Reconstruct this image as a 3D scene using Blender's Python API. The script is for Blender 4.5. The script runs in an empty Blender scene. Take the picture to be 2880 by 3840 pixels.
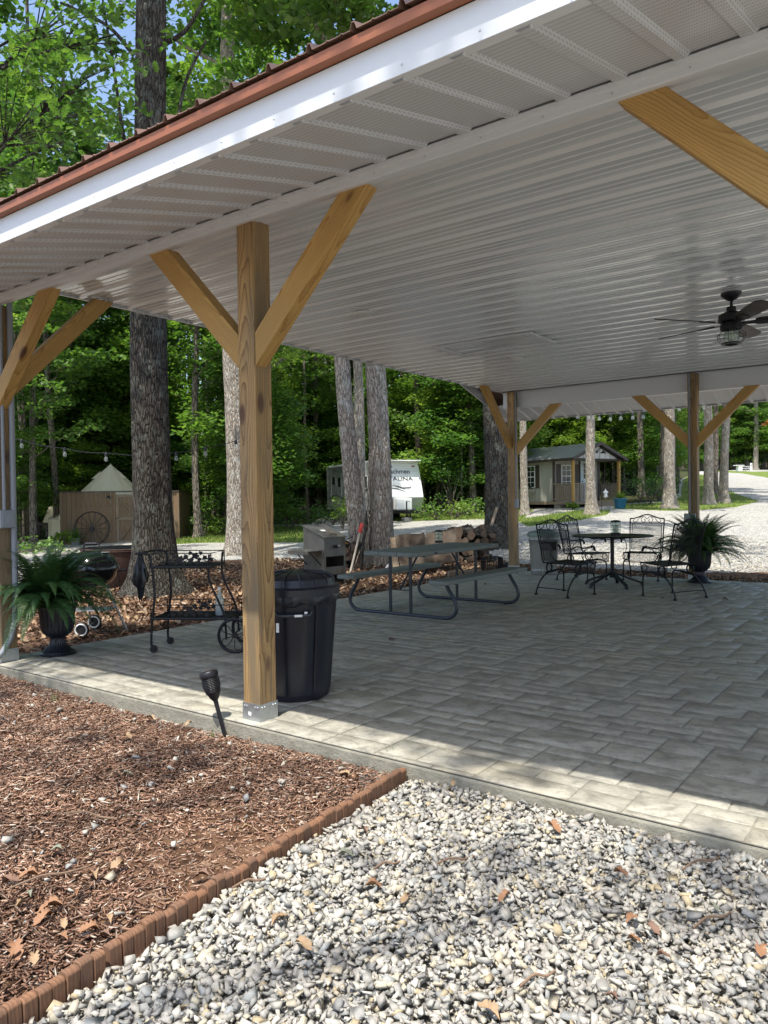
import bpy, math, random
import numpy as np
from mathutils import Vector, Matrix
random.seed(7); RNG = np.random.default_rng(7)
PI = math.pi
scn = bpy.context.scene
col = scn.collection
# ------------------------------------------------------------------ camera, world, sun, exposure
CAM = np.array([3.27883, -3.15330, 1.31317])
CR = np.array([0.80272, 0.59621, -0.01315]); CU = np.array([0.00114, 0.02052, 0.99979]); CF = np.array([-0.59635, 0.80257, -0.01579])
FPX = 2852.0
cd = bpy.data.cameras.new('camera'); co = bpy.data.objects.new('camera', cd); col.objects.link(co)
cd.sensor_fit = 'VERTICAL'; cd.sensor_height = 36.0; cd.sensor_width = 27.0; cd.lens = 36.0*FPX/3840.0
cd.clip_start = 0.05; cd.clip_end = 2000
co.matrix_world = Matrix(((CR[0], CU[0], -CF[0], CAM[0]), (CR[1], CU[1], -CF[1], CAM[1]), (CR[2], CU[2], -CF[2], CAM[2]), (0, 0, 0, 1)))
scn.camera = co
SUNV = Vector((0.09, -0.44, 1.0)).normalized()
elev = math.asin(SUNV.z); azim = math.atan2(SUNV.x, SUNV.y)
w = bpy.data.worlds.new("World"); scn.world = w; w.use_nodes = True
nt = w.node_tree; nt.nodes.clear()
sky = nt.nodes.new('ShaderNodeTexSky'); sky.sky_type = 'NISHITA'; sky.sun_disc = False
sky.sun_elevation = elev; sky.sun_rotation = azim; sky.air_density = 1.0; sky.dust_density = 2.0; sky.ozone_density = 1.0
bg = nt.nodes.new('ShaderNodeBackground'); bg.inputs['Strength'].default_value = 0.15
ow = nt.nodes.new('ShaderNodeOutputWorld')
nt.links.new(sky.outputs[0], bg.inputs[0]); nt.links.new(bg.outputs[0], ow.inputs[0])
sd = bpy.data.lights.new('sun', 'SUN'); sd.energy = 3.4; sd.angle = math.radians(0.6); sd.color = (1.0, 0.95, 0.86)
so = bpy.data.objects.new('sun', sd); col.objects.link(so); so.rotation_euler = SUNV.to_track_quat('Z', 'Y').to_euler(); so.location = (0, -10, 30)
scn.view_settings.view_transform = 'Standard'; scn.view_settings.look = 'None'
scn.view_settings.exposure = 1.0; scn.view_settings.gamma = 1.0
try:
    scn.cycles.max_bounces = 8; scn.cycles.diffuse_bounces = 4; scn.cycles.transparent_max_bounces = 12; scn.cycles.glossy_bounces = 3
except Exception: pass

# ------------------------------------------------------------------ geometry of the place
FH = np.array([CF[0], CF[1], 0]); FH /= np.linalg.norm(FH)
RH = np.array([FH[1], -FH[0], 0])
def slope(t): return np.interp(t, [-.4, .03, .19, .27, .47], [-.009, .019, .038, .047, .049])
def terr(x, y):
    qx = x-CAM[0]; qy = y-CAM[1]
    f = qx*FH[0]+qy*FH[1]; r = qx*RH[0]+qy*RH[1]
    ff = np.maximum(f, 12.0)
    g = (ff-12.0); g = g*g/(g+3.0)
    return -0.1+slope(r/np.maximum(f, 12.0))*g*1.06
def ray(px, py, D):
    return Vector(CAM+(CF*FPX+CR*(px-1440)-CU*(py-1920))/FPX*D)
def onz(px, py, z=0.0):
    r = CF*FPX+CR*(px-1440)-CU*(py-1920); t = (z-CAM[2])/r[2]; return Vector(CAM+r*t)
def ground(px, py):
    r = (CF*FPX+CR*(px-1440)-CU*(py-1920))/FPX
    t = 1.0
    while t < 400:
        P = CAM+r*t
        if P[2] <= terr(P[0], P[1]): break
        t *= 1.002
    return Vector((P[0], P[1], float(terr(P[0], P[1]))))
def atD(px, D, dz=0.0):            # ground point in the picture column px at depth D
    P = CAM+FH*D+RH*((px-1440)/FPX*D)
    return Vector((P[0], P[1], float(terr(P[0], P[1]))+dz))
def depth(P): return float((np.array(P)-CAM)@CF)
def frame_dir(r, f):               # world xy angle of a direction given as (right, forward) of the view
    v = RH*r+FH*f; return math.atan2(v[1], v[0])

# ------------------------------------------------------------------ object helpers
def link(o): col.objects.link(o); return o
def thing(name, label, cat, loc=(0, 0, 0), rz=0.0, group=None):
    o = link(bpy.data.objects.new(name, None)); o.location = loc; o.rotation_euler = (0, 0, rz); o.empty_display_size = .2
    return tag(o, label, cat, group)
def tag(o, label=None, cat=None, group=None, kind=None):
    if label: o['label'] = label
    if cat: o['category'] = cat
    if group: o['group'] = group
    if kind: o['kind'] = kind
    return o
def copy_tree(o, parent=None):
    c = o.copy(); col.objects.link(c); c.parent = parent
    for ch in list(o.children): copy_tree(ch, c)
    return c
class MB:
    def __init__(s): s.v = []; s.f = []
    def add(s, vs, fs):
        n = len(s.v); s.v.extend([tuple(v) for v in vs]); s.f.extend([tuple(i+n for i in f) for f in fs])
    def box(s, c, d, rot=None):
        x, y, z = d[0]/2, d[1]/2, d[2]/2
        vs = [Vector((a*x, b*y, e*z)) for a in (-1, 1) for b in (-1, 1) for e in (-1, 1)]
        if rot is not None: vs = [rot @ v for v in vs]
        s.add([v+Vector(c) for v in vs], [(0, 1, 3, 2), (4, 6, 7, 5), (0, 4, 5, 1), (2, 3, 7, 6), (0, 2, 6, 4), (1, 5, 7, 3)]); return s
    def bar(s, a, b, wd, th, up=(0, 0, 1)):
        a = Vector(a); b = Vector(b); d = (b-a); L = d.length; z = d.normalized(); u = Vector(up)
        if abs(z.dot(u)) > .98: u = Vector((1, 0, 0))
        x = u.cross(z).normalized(); y = z.cross(x)
        R = Matrix((x, y, z)).transposed()
        s.box((a+b)/2, (wd, th, L), R); return s
    def tube(s, pts, r, n=8, closed=False, cap=True):
        P = [Vector(p) for p in pts]; m = len(P)
        rr = r if isinstance(r, (list, tuple)) else [r]*m
        T = []
        for i in range(m):
            a = P[(i-1) % m] if (closed or i) else P[i]; b = P[(i+1) % m] if (closed or i < m-1) else P[i]
            T.append((b-a).normalized())
        u = Vector((0, 0, 1)) if abs(T[0].z) < .9 else Vector((1, 0, 0))
        x = u.cross(T[0]).normalized(); base = len(s.v)
        for i in range(m):
            x = (x-T[i]*x.dot(T[i])).normalized(); y = T[i].cross(x)
            for k in range(n):
                a = 2*PI*k/n; s.v.append(tuple(P[i]+(x*math.cos(a)+y*math.sin(a))*rr[i]))
        for i in range(m if closed else m-1):
            j = (i+1) % m
            for k in range(n):
                l = (k+1) % n; s.f.append((base+i*n+k, base+i*n+l, base+j*n+l, base+j*n+k))
        if cap and not closed:
            s.f.append(tuple(base+k for k in range(n-1, -1, -1))); s.f.append(tuple(base+(m-1)*n+k for k in range(n)))
        return s
    def lathe(s, prof, n=24, c=(0, 0, 0), flute=0.0, nf=0, sq=None):
        base = len(s.v)
        for (r, z) in prof:
            for k in range(n):
                a = 2*PI*k/n; q = r*(1+(flute*math.cos(nf*a) if nf else 0))
                s.v.append((c[0]+q*math.cos(a), c[1]+q*math.sin(a), c[2]+z))
        for i in range(len(prof)-1):
            for k in range(n):
                l = (k+1) % n; s.f.append((base+i*n+k, base+i*n+l, base+(i+1)*n+l, base+(i+1)*n+k))
        if prof[0][0] > 1e-6: s.f.append(tuple(base+k for k in range(n-1, -1, -1)))
        if prof[-1][0] > 1e-6: s.f.append(tuple(base+(len(prof)-1)*n+k for k in range(n)))
        return s
    def prism(s, poly, fn, h0, h1):
        n = len(poly); s.add([fn(p[0], p[1], h0) for p in poly]+[fn(p[0], p[1], h1) for p in poly],
              [tuple(range(n-1, -1, -1)), tuple(range(n, 2*n))]+[(i, (i+1) % n, n+(i+1) % n, n+i) for i in range(n)]); return s
    def sphere(s, c, r, sx=1, sy=1, sz=1, n=12, m=8):
        prof = [(max(1e-7, r*math.sin(PI*i/m)), -r*math.cos(PI*i/m)) for i in range(m+1)]
        t = MB(); t.lathe(prof, n); s.add([(c[0]+v[0]*sx, c[1]+v[1]*sy, c[2]+v[2]*sz) for v in t.v], t.f); return s
    def build(s, name, m, parent=None, smooth=False, bevel=0, loc=None, rot=None):
        me = bpy.data.meshes.new(name); me.from_pydata(s.v, [], s.f); me.update()
        if smooth:
            for p in me.polygons: p.use_smooth = True
            try: me.set_sharp_from_angle(angle=math.radians(40))
            except Exception: pass
        return mobj(name, me, m, parent, bevel, loc, rot)
def mobj(name, me, m, parent=None, bevel=0, loc=None, rot=None):
    o = link(bpy.data.objects.new(name, me)); me.materials.append(m)
    if parent: o.parent = parent
    if loc is not None: o.location = loc
    if rot is not None: o.rotation_euler = rot
    if bevel:
        b = o.modifiers.new('bevel', 'BEVEL'); b.width = bevel; b.segments = 2; b.limit_method = 'ANGLE'; b.angle_limit = math.radians(35); b.harden_normals = False
    return o
def np_mesh(name, V, Fc, colr=None, smooth=False):
    """V (N,3), Fc (M,k) all faces of k corners; colr (N,) or (N,3/4) vertex colour"""
    me = bpy.data.meshes.new(name); M, k = Fc.shape
    me.vertices.add(len(V)); me.vertices.foreach_set('co', np.ascontiguousarray(V, np.float32).ravel())
    me.loops.add(M*k); me.loops.foreach_set('vertex_index', np.ascontiguousarray(Fc, np.int32).ravel())
    me.polygons.add(M); me.polygons.foreach_set('loop_start', np.arange(0, M*k, k, dtype=np.int32)); me.polygons.foreach_set('loop_total', np.full(M, k, np.int32))
    if smooth: me.polygons.foreach_set('use_smooth', np.ones(M, bool))
    me.update(calc_edges=True)
    if colr is not None:
        a = me.color_attributes.new('Col', 'FLOAT_COLOR', 'POINT'); c = np.ones((len(V), 4), np.float32)
        if colr.ndim == 1: c[:, :3] = colr[:, None]
        else: c[:, :colr.shape[1]] = colr
        a.data.foreach_set('color', c.ravel())
    return me

# ------------------------------------------------------------------ materials
class N:
    def __init__(s, name):
        s.m = bpy.data.materials.new(name); s.m.use_nodes = True; s.t = s.m.node_tree; s.t.nodes.clear()
        s.out = s.t.nodes.new('ShaderNodeOutputMaterial')
    def n(s, typ, **kw):
        nd = s.t.nodes.new(typ)
        for k, v in kw.items():
            if k in nd.inputs.keys() if hasattr(nd.inputs, 'keys') else False: s.set(nd, k, v)
            elif hasattr(nd, k): setattr(nd, k, v)
            else: s.set(nd, k, v)
        return nd
    def set(s, nd, k, v):
        if isinstance(v, bpy.types.NodeSocket): s.t.links.new(v, nd.inputs[k])
        else: nd.inputs[k].default_value = v
    def co(s, kind='Object'): return s.n('ShaderNodeTexCoord').outputs[kind]
    def pos(s): return s.n('ShaderNodeNewGeometry').outputs['Position']
    def rnd(s): return s.n('ShaderNodeObjectInfo').outputs['Random']
    def map(s, v, scale=(1, 1, 1), loc=(0, 0, 0), rot=(0, 0, 0)):
        m = s.n('ShaderNodeMapping'); s.set(m, 'Vector', v); s.set(m, 'Scale', scale); s.set(m, 'Location', loc); s.set(m, 'Rotation', rot); return m.outputs[0]
    def noise(s, v, sc, det=4, rough=.5, dist=0.0, out='Fac'):
        m = s.n('ShaderNodeTexNoise'); s.set(m, 'Vector', v); s.set(m, 'Scale', sc); s.set(m, 'Detail', det); s.set(m, 'Roughness', rough); s.set(m, 'Distortion', dist); return m.outputs[out]
    def voro(s, v, sc, out='Distance', feat='F1', rand=1.0):
        m = s.n('ShaderNodeTexVoronoi'); m.feature = feat; s.set(m, 'Vector', v); s.set(m, 'Scale', sc); s.set(m, 'Randomness', rand); return m.outputs[out]
    def ramp(s, f, stops, interp='LINEAR'):
        m = s.n('ShaderNodeValToRGB'); s.set(m, 'Fac', f); cr = m.color_ramp; cr.interpolation = interp
        while len(cr.elements) < len(stops): cr.elements.new(.5)
        for e, (p, c) in zip(cr.elements, stops):
            e.position = p; e.color = (c[0], c[1], c[2], 1) if isinstance(c, (tuple, list)) else (c, c, c, 1)
        return m.outputs['Color']
    def mix(s, f, a, b, mode='MIX'):
        m = s.n('ShaderNodeMixRGB'); m.blend_type = mode
        s.set(m, 'Fac', f)
        for k, v in (('Color1', a), ('Color2', b)):
            if isinstance(v, (tuple, list)) and len(v) == 3: v = (*v, 1)
            s.set(m, k, v)
        return m.outputs[0]
    def math(s, op, a, b=0.0, clamp=False):
        m = s.n('ShaderNodeMath'); m.operation = op; m.use_clamp = clamp
        for i, v in ((0, a), (1, b)):
            if isinstance(v, bpy.types.NodeSocket): s.t.links.new(v, m.inputs[i])
            else: m.inputs[i].default_value = v
        return m.outputs[0]
    def bump(s, h, st=.3, dist=.01, nrm=None):
        m = s.n('ShaderNodeBump'); s.set(m, 'Height', h); s.set(m, 'Strength', st); s.set(m, 'Distance', dist)
        if nrm is not None: s.set(m, 'Normal', nrm)
        return m.outputs[0]
    def attr(s, nm='Col'):
        m = s.n('ShaderNodeAttribute'); m.attribute_name = nm; return m.outputs['Color']
    def pbr(s, colr, rough=.5, metal=0.0, nrm=None, spec=.5, coat=0.0, trans=0.0, alpha=None, link=True):
        p = s.n('ShaderNodeBsdfPrincipled')
        if isinstance(colr, (tuple, list)) and len(colr) == 3: colr = (*colr, 1)
        s.set(p, 'Base Color', colr); s.set(p, 'Roughness', rough); s.set(p, 'Metallic', metal); s.set(p, 'Specular IOR Level', spec)
        if coat: s.set(p, 'Coat Weight', coat); s.set(p, 'Coat Roughness', .15)
        if trans: s.set(p, 'Transmission Weight', trans)
        if nrm is not None: s.set(p, 'Normal', nrm)
        if link: s.t.links.new(p.outputs[0], s.out.inputs[0])
        return p
def simple(name, c, rough=.5, metal=0.0, var=.12, nsc=6.0, bump=0.0, bsc=60.0, spec=.5, dirt=None, coat=0.0, rv=1.0):
    n = N(name); v = n.co('Object'); f = n.noise(v, nsc, 5, .6)
    cc = n.mix(n.math('MULTIPLY', f, 1.0), tuple(x*(1-var) for x in c), tuple(min(1, x*(1+var)) for x in c))
    if dirt:
        g = n.ramp(n.noise(v, nsc*.6+1, 6, .65), [(.52, 0), (.68, 1)]); cc = n.mix(g, cc, dirt)
    r = n.ramp(n.noise(v, nsc*1.7, 4, .6), [(.2, max(0, rough-.08*rv)), (.8, min(1, rough+.1*rv))])
    nr = n.bump(n.noise(v, bsc, 4, .6), bump, .004) if bump else None
    n.pbr(cc, r, metal, nr, spec, coat); return n.m
M = {}
def wood(name, light, dark, ring=26.0, rough=.6, grey=None, knots=True, axis=2, greyamt=.5, bmp=.25):
    n = N(name); v = n.co('Object'); rn = n.rnd()
    off = n.n('ShaderNodeCombineXYZ'); n.set(off, 'X', n.math('MULTIPLY', rn, 3.1)); n.set(off, 'Y', n.math('MULTIPLY', rn, 7.3)); n.set(off, 'Z', n.math('MULTIPLY', rn, 11.7))
    if axis == 0: v = n.map(v, rot=(0, PI/2, 0))
    if axis == 1: v = n.map(v, rot=(PI/2, 0, 0))
    # local coordinates, rings about an axis just outside the piece, slightly tilted: straight grain and cathedrals
    base = n.map(v, (1, 1, 1), (.06, .045, 0), (.035, -.03, .5))
    add = n.n('ShaderNodeVectorMath'); add.operation = 'ADD'; n.set(add, 0, n.map(v, (1.0, 1.0, .22))); n.t.links.new(off.outputs[0], add.inputs[1])
    nv = n.n('ShaderNodeTexNoise'); n.set(nv, 'Vector', add.outputs[0]); n.set(nv, 'Scale', 5.0); n.set(nv, 'Detail', 2.0)
    sub = n.n('ShaderNodeVectorMath'); sub.operation = 'SUBTRACT'; n.t.links.new(nv.outputs['Color'], sub.inputs[0]); sub.inputs[1].default_value = (.5, .5, .5)
    sc = n.n('ShaderNodeVectorMath'); sc.operation = 'SCALE'; n.t.links.new(sub.outputs[0], sc.inputs[0]); sc.inputs['Scale'].default_value = .085
    ad2 = n.n('ShaderNodeVectorMath'); ad2.operation = 'ADD'; n.t.links.new(base, ad2.inputs[0]); n.t.links.new(sc.outputs[0], ad2.inputs[1])
    wv = n.n('ShaderNodeTexWave'); wv.wave_type = 'RINGS'; wv.rings_direction = 'Z'; wv.wave_profile = 'SAW'
    n.set(wv, 'Vector', ad2.outputs[0]); n.set(wv, 'Scale', ring); n.set(wv, 'Distortion', 1.2); n.set(wv, 'Detail', 2.0); n.set(wv, 'Detail Scale', 1.5)
    g = n.ramp(wv.outputs['Fac'], [(0, 0), (.35, .1), (.72, .45), (.9, 1), (1, .1)])
    cc = n.mix(g, light, dark)
    ad3 = n.n('ShaderNodeVectorMath'); ad3.operation = 'ADD'; n.set(ad3, 0, v); n.t.links.new(off.outputs[0], ad3.inputs[1])
    fine = n.noise(n.map(ad3.outputs[0], (1, 1, .03)), 260, 3, .7)
    cc = n.mix(.35, cc, n.ramp(fine, [(.3, .35), (.7, 1.0)]), 'MULTIPLY')
    tone = n.noise(n.map(ad3.outputs[0], (1, 1, .25)), 4.0, 3, .6)
    cc = n.mix(.5, cc, n.ramp(tone, [(.3, (.68, .68, .66)), (.7, (1.12, 1.06, .98))]), 'MULTIPLY')
    if knots:
        k = n.voro(n.map(ad3.outputs[0], (1, 1, .42)), 4.2, 'Distance')
        km = n.ramp(k, [(.055, 1), (.10, .75), (.13, .15), (.2, 0)])
        cc = n.mix(km, cc, (.10, .04, .018))
    if grey:
        gm = n.ramp(n.noise(n.map(ad3.outputs[0], (1, 1, .12)), 7.0, 5, .65), [(.42, 0), (.62, 1)])
        cc = n.mix(n.math('MULTIPLY', gm, greyamt), cc, grey)
    h = n.math('ADD', n.math('MULTIPLY', g, .5), n.math('MULTIPLY', fine, .5))
    n.pbr(cc, rough, 0, n.bump(h, bmp, .002), .35); return n.m
M['brace'] = wood('treated_pine', (.55, .345, .115), (.36, .19, .055), 30, bmp=.35)
M['post'] = wood('weathered_pine', (.50, .32, .135), (.20, .10, .035), 34, grey=(.13, .11, .075), greyamt=.75, bmp=.4)
M['plank'] = wood('cedar_plank', (.27, .175, .10), (.15, .09, .05), 14, rough=.8, grey=(.17, .14, .11), knots=False)
M['greyplank'] = wood('deck_plank', (.30, .23, .16), (.16, .12, .08), 14, rough=.8, grey=(.25, .22, .18), knots=False)
M['redwood'] = wood('stained_edging', (.285, .15, .085), (.17, .085, .05), 24, rough=.8, grey=(.13, .08, .055), knots=False, greyamt=.7)
M['ply'] = wood('old_board', (.085, .062, .045), (.055, .038, .028), 9, rough=.85, grey=(.12, .10, .08), knots=False)
def bark_mat(name, dark, light, sc=9.0, lich=.5, lichcol=(.30, .33, .28)):
    n = N(name); v = n.co('Object')
    vv = n.map(v, (1, 1, .2)); w1 = n.n('ShaderNodeTexNoise'); n.set(w1, 'Vector', vv); n.set(w1, 'Scale', sc*.6); n.set(w1, 'Detail', 3.0)
    mx = n.mix(.12, vv, w1.outputs['Color'])
    cr = n.voro(mx, sc*2.2, 'Distance', 'DISTANCE_TO_EDGE'); fi = n.noise(n.map(v, (1, 1, .4)), sc*6, 6, .7)
    h = n.math('ADD', n.ramp(cr, [(0, 0), (.18, .8), (.5, 1)]), n.math('MULTIPLY', fi, .6))
    cc = n.mix(n.ramp(h, [(.35, 0), (1.2, 1)]), dark, light)
    lm = n.ramp(n.noise(n.map(v, (1, 1, .6)), sc*.55, 6, .72), [(.53, 0), (.6, 1)])
    cc = n.mix(n.math('MULTIPLY', lm, lich), cc, lichcol)
    n.pbr(cc, .92, 0, n.bump(h, .9, .03), .15); return n.m
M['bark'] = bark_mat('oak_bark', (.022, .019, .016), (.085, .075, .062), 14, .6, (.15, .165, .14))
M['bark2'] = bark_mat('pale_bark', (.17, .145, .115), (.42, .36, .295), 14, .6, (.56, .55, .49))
M['bark3'] = bark_mat('forest_bark', (.05, .042, .034), (.22, .185, .15), 8, .4, (.22, .23, .18))
M['stick'] = bark_mat('peeled_branch', (.16, .12, .09), (.42, .36, .28), 14, .2)
def leaf_mat(name, c1, c2, c3, tr=.45):
    n = N(name); a = n.attr('Col'); sep = n.n('ShaderNodeSeparateColor'); n.t.links.new(a, sep.inputs[0])
    cc = n.ramp(sep.outputs[0], [(0, c1), (.5, c2), (1, c3)])
    cc = n.mix(.35, cc, n.ramp(n.rnd(), [(0, (.75, .8, .8)), (1, (1.2, 1.15, .9))]), 'MULTIPLY')
    p = n.pbr(cc, .42, 0, None, .35, link=False)
    t = n.n('ShaderNodeBsdfTranslucent'); n.set(t, 'Color', n.mix(1.0, cc, (1.45, 1.65, .7), 'MULTIPLY'))
    ms = n.n('ShaderNodeMixShader'); n.set(ms, 0, tr); n.t.links.new(p.outputs[0], ms.inputs[1]); n.t.links.new(t.outputs[0], ms.inputs[2])
    n.t.links.new(ms.outputs[0], n.out.inputs[0]); return n.m
M['leaf'] = leaf_mat('leaf_green', (.055, .12, .032), (.105, .195, .048), (.18, .28, .065))
M['leafy'] = leaf_mat('leaf_yellow_green', (.09, .165, .032), (.155, .24, .048), (.24, .32, .07))
M['leafd'] = leaf_mat('leaf_deep_green', (.04, .10, .03), (.075, .16, .042), (.13, .22, .05), .45)
M['fernleaf'] = leaf_mat('fern_green', (.025, .07, .025), (.05, .12, .04), (.11, .20, .06), .25)
M['orangeleaf'] = leaf_mat('turned_leaves', (.25, .09, .03), (.35, .14, .04), (.45, .22, .06), .35)
M['black'] = simple('black_metal', (.018, .018, .022), .42, .3, .2, 20, .1, 80)
M['blackiron'] = simple('wrought_iron', (.012, .012, .015), .38, .4, .2, 25, .15, 120)
M['whitemetal'] = simple('white_painted_metal', (.64, .655, .67), .36, 0, .03, 3, 0, rv=.15)
M['canmetal'] = simple('dull_can_metal', (.27, .275, .255), .4, .6, .2, 6)
M['galv'] = simple('galvanised_steel', (.45, .47, .48), .42, .85, .2, 25, .05, 60)
M['greyplastic'] = simple('grey_conduit', (.23, .25, .275), .45, 0, .08, 6)
M['stainless'] = simple('tarnished_stainless', (.17, .165, .15), .42, .6, .25, 5, .05, 40, dirt=(.12, .085, .055))
M['darkplastic'] = simple('black_plastic', (.008, .010, .017), .34, 0, .25, 4, .12, 90, dirt=(.018, .02, .026))
M['tabletop'] = simple('grey_plastic_planks', (.17, .19, .175), .5, 0, .06, 8, .25, 160)
M['bluesteel'] = simple('charcoal_painted_steel', (.035, .042, .055), .35, .2, .1, 8)
M['enamel'] = simple('black_enamel', (.008, .009, .012), .10, 0, .1, 3, spec=.5, coat=.25)
M['alu'] = simple('brushed_aluminium', (.5, .5, .48), .4, .9, .1, 8)
M['rubber'] = simple('black_rubber', (.015, .015, .016), .7)
M['rust'] = simple('rusty_steel', (.07, .036, .026), .8, .2, .35, 10, .3, 50, dirt=(.06, .03, .02))
M['roofrust'] = simple('rust_red_painted_metal', (.30, .105, .045), .45, 0, .1, 5)
M['rooftop'] = simple('copper_tone_metal_roof', (.22, .13, .09), .45, 0, .1, 5)
M['soil'] = simple('potting_soil', (.03, .02, .013), .95, 0, .4, 30, .5, 90)
M['canvas'] = simple('canvas', (.68, .62, .46), .9, 0, .08, 3, .15, 30)
M['rvwhite'] = simple('rv_white_siding', (.78, .79, .78), .35, 0, .04, 2)
M['rvgrey'] = simple('rv_grey_band', (.42, .42, .40), .4, 0, .08, 4)
M['darkglass'] = simple('dark_window_glass', (.02, .025, .03), .08, 0, .2, 2, spec=.8)
M['cabinwall'] = simple('cabin_panel', (.32, .315, .275), .6, 0, .06, 3, .05, 30)
M['cabingable'] = simple('cabin_gable_panel', (.62, .60, .55), .6, 0, .06, 3)
M['browntrim'] = simple('dark_brown_trim', (.05, .036, .028), .5)
M['roofgrey'] = simple('grey_metal_roof', (.30, .30, .32), .35, .3, .1, 3)
M['doorblue'] = simple('pale_blue_door', (.50, .60, .64), .4, 0, .04, 3)
M['white'] = simple('white_paint', (.75, .75, .73), .5, 0, .05, 5)
M['bluepot'] = simple('blue_glazed_pot', (.02, .13, .22), .3, 0, .15, 5)
M['red'] = simple('red_plastic', (.55, .035, .02), .45)
M['greywood'] = simple('bare_handle_wood', (.36, .32, .26), .7, 0, .2, 12)
M['mortar'] = simple('cinder_block', (.28, .27, .25), .9, 0, .15, 20, .3, 80)
M['bagblack'] = simple('black_bag_plastic', (.012, .014, .02), .3, 0, .3, 12, .5, 18)
M['fadedgreen'] = simple('greenish_galvanised_lid', (.20, .26, .23), .5, .5, .15, 12)
M['candle'] = simple('ivory_wax', (.70, .66, .56), .6)
M['bulb'] = None
def glass(name, tint=(1, 1, 1), alpha=.25, rough=.03):
    n = N(name); p = n.pbr(tint, rough, 0, None, .6, link=False); t = n.n('ShaderNodeBsdfTransparent'); n.set(t, 'Color', (*tint, 1))
    ms = n.n('ShaderNodeMixShader'); n.set(ms, 0, alpha); n.t.links.new(t.outputs[0], ms.inputs[1]); n.t.links.new(p.outputs[0], ms.inputs[2]); n.t.links.new(ms.outputs[0], n.out.inputs[0]); return n.m
M['glass'] = glass('clear_glass', (.9, .95, .92), .13)
M['blueliq'] = simple('blue_liquid', (.02, .09, .35), .15, 0, .05)
M['frost'] = glass('frosted_bottle', (.75, .8, .75), .4, .3)
# ceiling panels: glossy white paint, a little waviness so the reflections break up
n = N('ceiling_panel'); v = n.co('Object')
h = n.noise(n.map(v, (.35, 6, 1)), 2.2, 3, .5)
n.pbr(n.mix(n.noise(v, 1.3, 3), (.68, .71, .72), (.74, .77, .78)), n.ramp(n.noise(n.map(v, (.5, 3, 1)), 3, 3), [(.3, .10), (.7, .17)]), 0, n.bump(h, .10, .02), .8, coat=.8); M['ceiling'] = n.m
# perforated vented soffit: real dark holes as a dot pattern
n = N('vented_soffit'); v = n.co('Object')
d = n.voro(v, 118, 'Distance', 'F1', 0.0)
hole = n.ramp(d, [(.24, 1), (.36, 0)])
n.pbr(n.mix(hole, (.60, .605, .625), (.16, .155, .155)), .4, 0, n.bump(hole, -.4, .002), .5); M['soffit'] = n.m
# stamped concrete
n = N('stamped_concrete'); v = n.co('Object'); a = n.attr('Col'); sep = n.n('ShaderNodeSeparateColor'); n.t.links.new(a, sep.inputs[0])
b1 = n.noise(v, 2.2, 6, .62); b2 = n.noise(n.map(v, (1, 1, 1), (5, 3, 0)), 11, 6, .7)
cc = n.mix(b1, (.35, .335, .28), (.50, .475, .395)); cc = n.mix(n.math('MULTIPLY', n.ramp(b2, [(.5, 0), (.62, 1)]), .5), cc, (.17, .165, .145))
cc = n.mix(n.ramp(n.noise(v, 1.1, 5, .6, 1.0), [(.55, 0), (.75, .7)]), cc, (.46, .41, .30))
cc = n.mix(1.0, cc, n.ramp(sep.outputs[0], [(0, .88), (1, 1.05)]), 'MULTIPLY')
st = n.ramp(n.noise(n.map(v, (1, 1.6, 1), (2, 9, 0)), 3.4, 7, .72, .6), [(.50, 0), (.55, .35), (.66, .62)]); cc = n.mix(st, cc, (.19, .175, .14)); s4 = n.ramp(n.noise(v, 14, 7, .75, .5), [(.52, 0), (.60, .45)]); cc = n.mix(s4, cc, (.20, .19, .155))
cc = n.mix(n.math('MULTIPLY', sep.outputs[1], .62), cc, (.09, .086, .072))
hh = n.math('ADD', n.noise(v, 9, 8, .7), n.math('MULTIPLY', n.noise(v, 60, 4, .6), .25))
n.pbr(cc, n.ramp(n.noise(v, 5, 4), [(.3, .36), (.7, .6)]), 0, n.bump(hh, .45, .012), .4); M['slab'] = n.m
n = N('slab_side'); v = n.pos()
n.pbr(n.mix(n.noise(v, 9, 6, .7), (.13, .12, .09), (.40, .38, .31)), .9, 0, n.bump(n.noise(v, 25, 6, .7), .6, .02), .2); M['slabside'] = n.m
# coloured-by-attribute scatter materials
def attr_mat(name, mulc=(1, 1, 1), rough=.85, nsc=60, amt=.3, spec=.3, patch=0):
    n = N(name); a = n.attr('Col'); v = n.pos()
    c = n.mix(amt, a, n.ramp(n.noise(v, nsc, 5, .6), [(.25, .35), (.75, 1.25)]), 'MULTIPLY'); c = n.mix(1.0, c, mulc, 'MULTIPLY')
    if patch: c = n.mix(patch, c, n.ramp(n.noise(v, 2.6, 5, .65, .8), [(.35, (.62, .58, .56)), (.5, (1, 1, 1)), (.68, (1.3, 1.3, 1.28))]), 'MULTIPLY')
    n.pbr(c, rough, 0, n.bump(n.noise(v, nsc*2.5, 3), .3, .003), spec); return n.m
M['stone'] = attr_mat('crushed_limestone', nsc=70, amt=.4, patch=.35)
M['chip'] = attr_mat('mulch_chip', (.94, 1.0, 1.04), nsc=80, amt=.5, patch=.9)
M['deadleaf'] = attr_mat('dry_leaf', nsc=50, amt=.3, rough=.7)
M['twig'] = simple('twig', (.20, .13, .085), .85, 0, .3, 30, .4, 150)
M['endgrain'] = simple('split_log_face', (.15, .105, .072), .9, 0, .45, 22, .6, 60)
n = N('grass_blade'); a = n.attr('Col'); p = n.pbr(a, .6, 0, None, .25, link=False); t = n.n('ShaderNodeBsdfTranslucent'); n.t.links.new(a, t.inputs[0])
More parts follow.
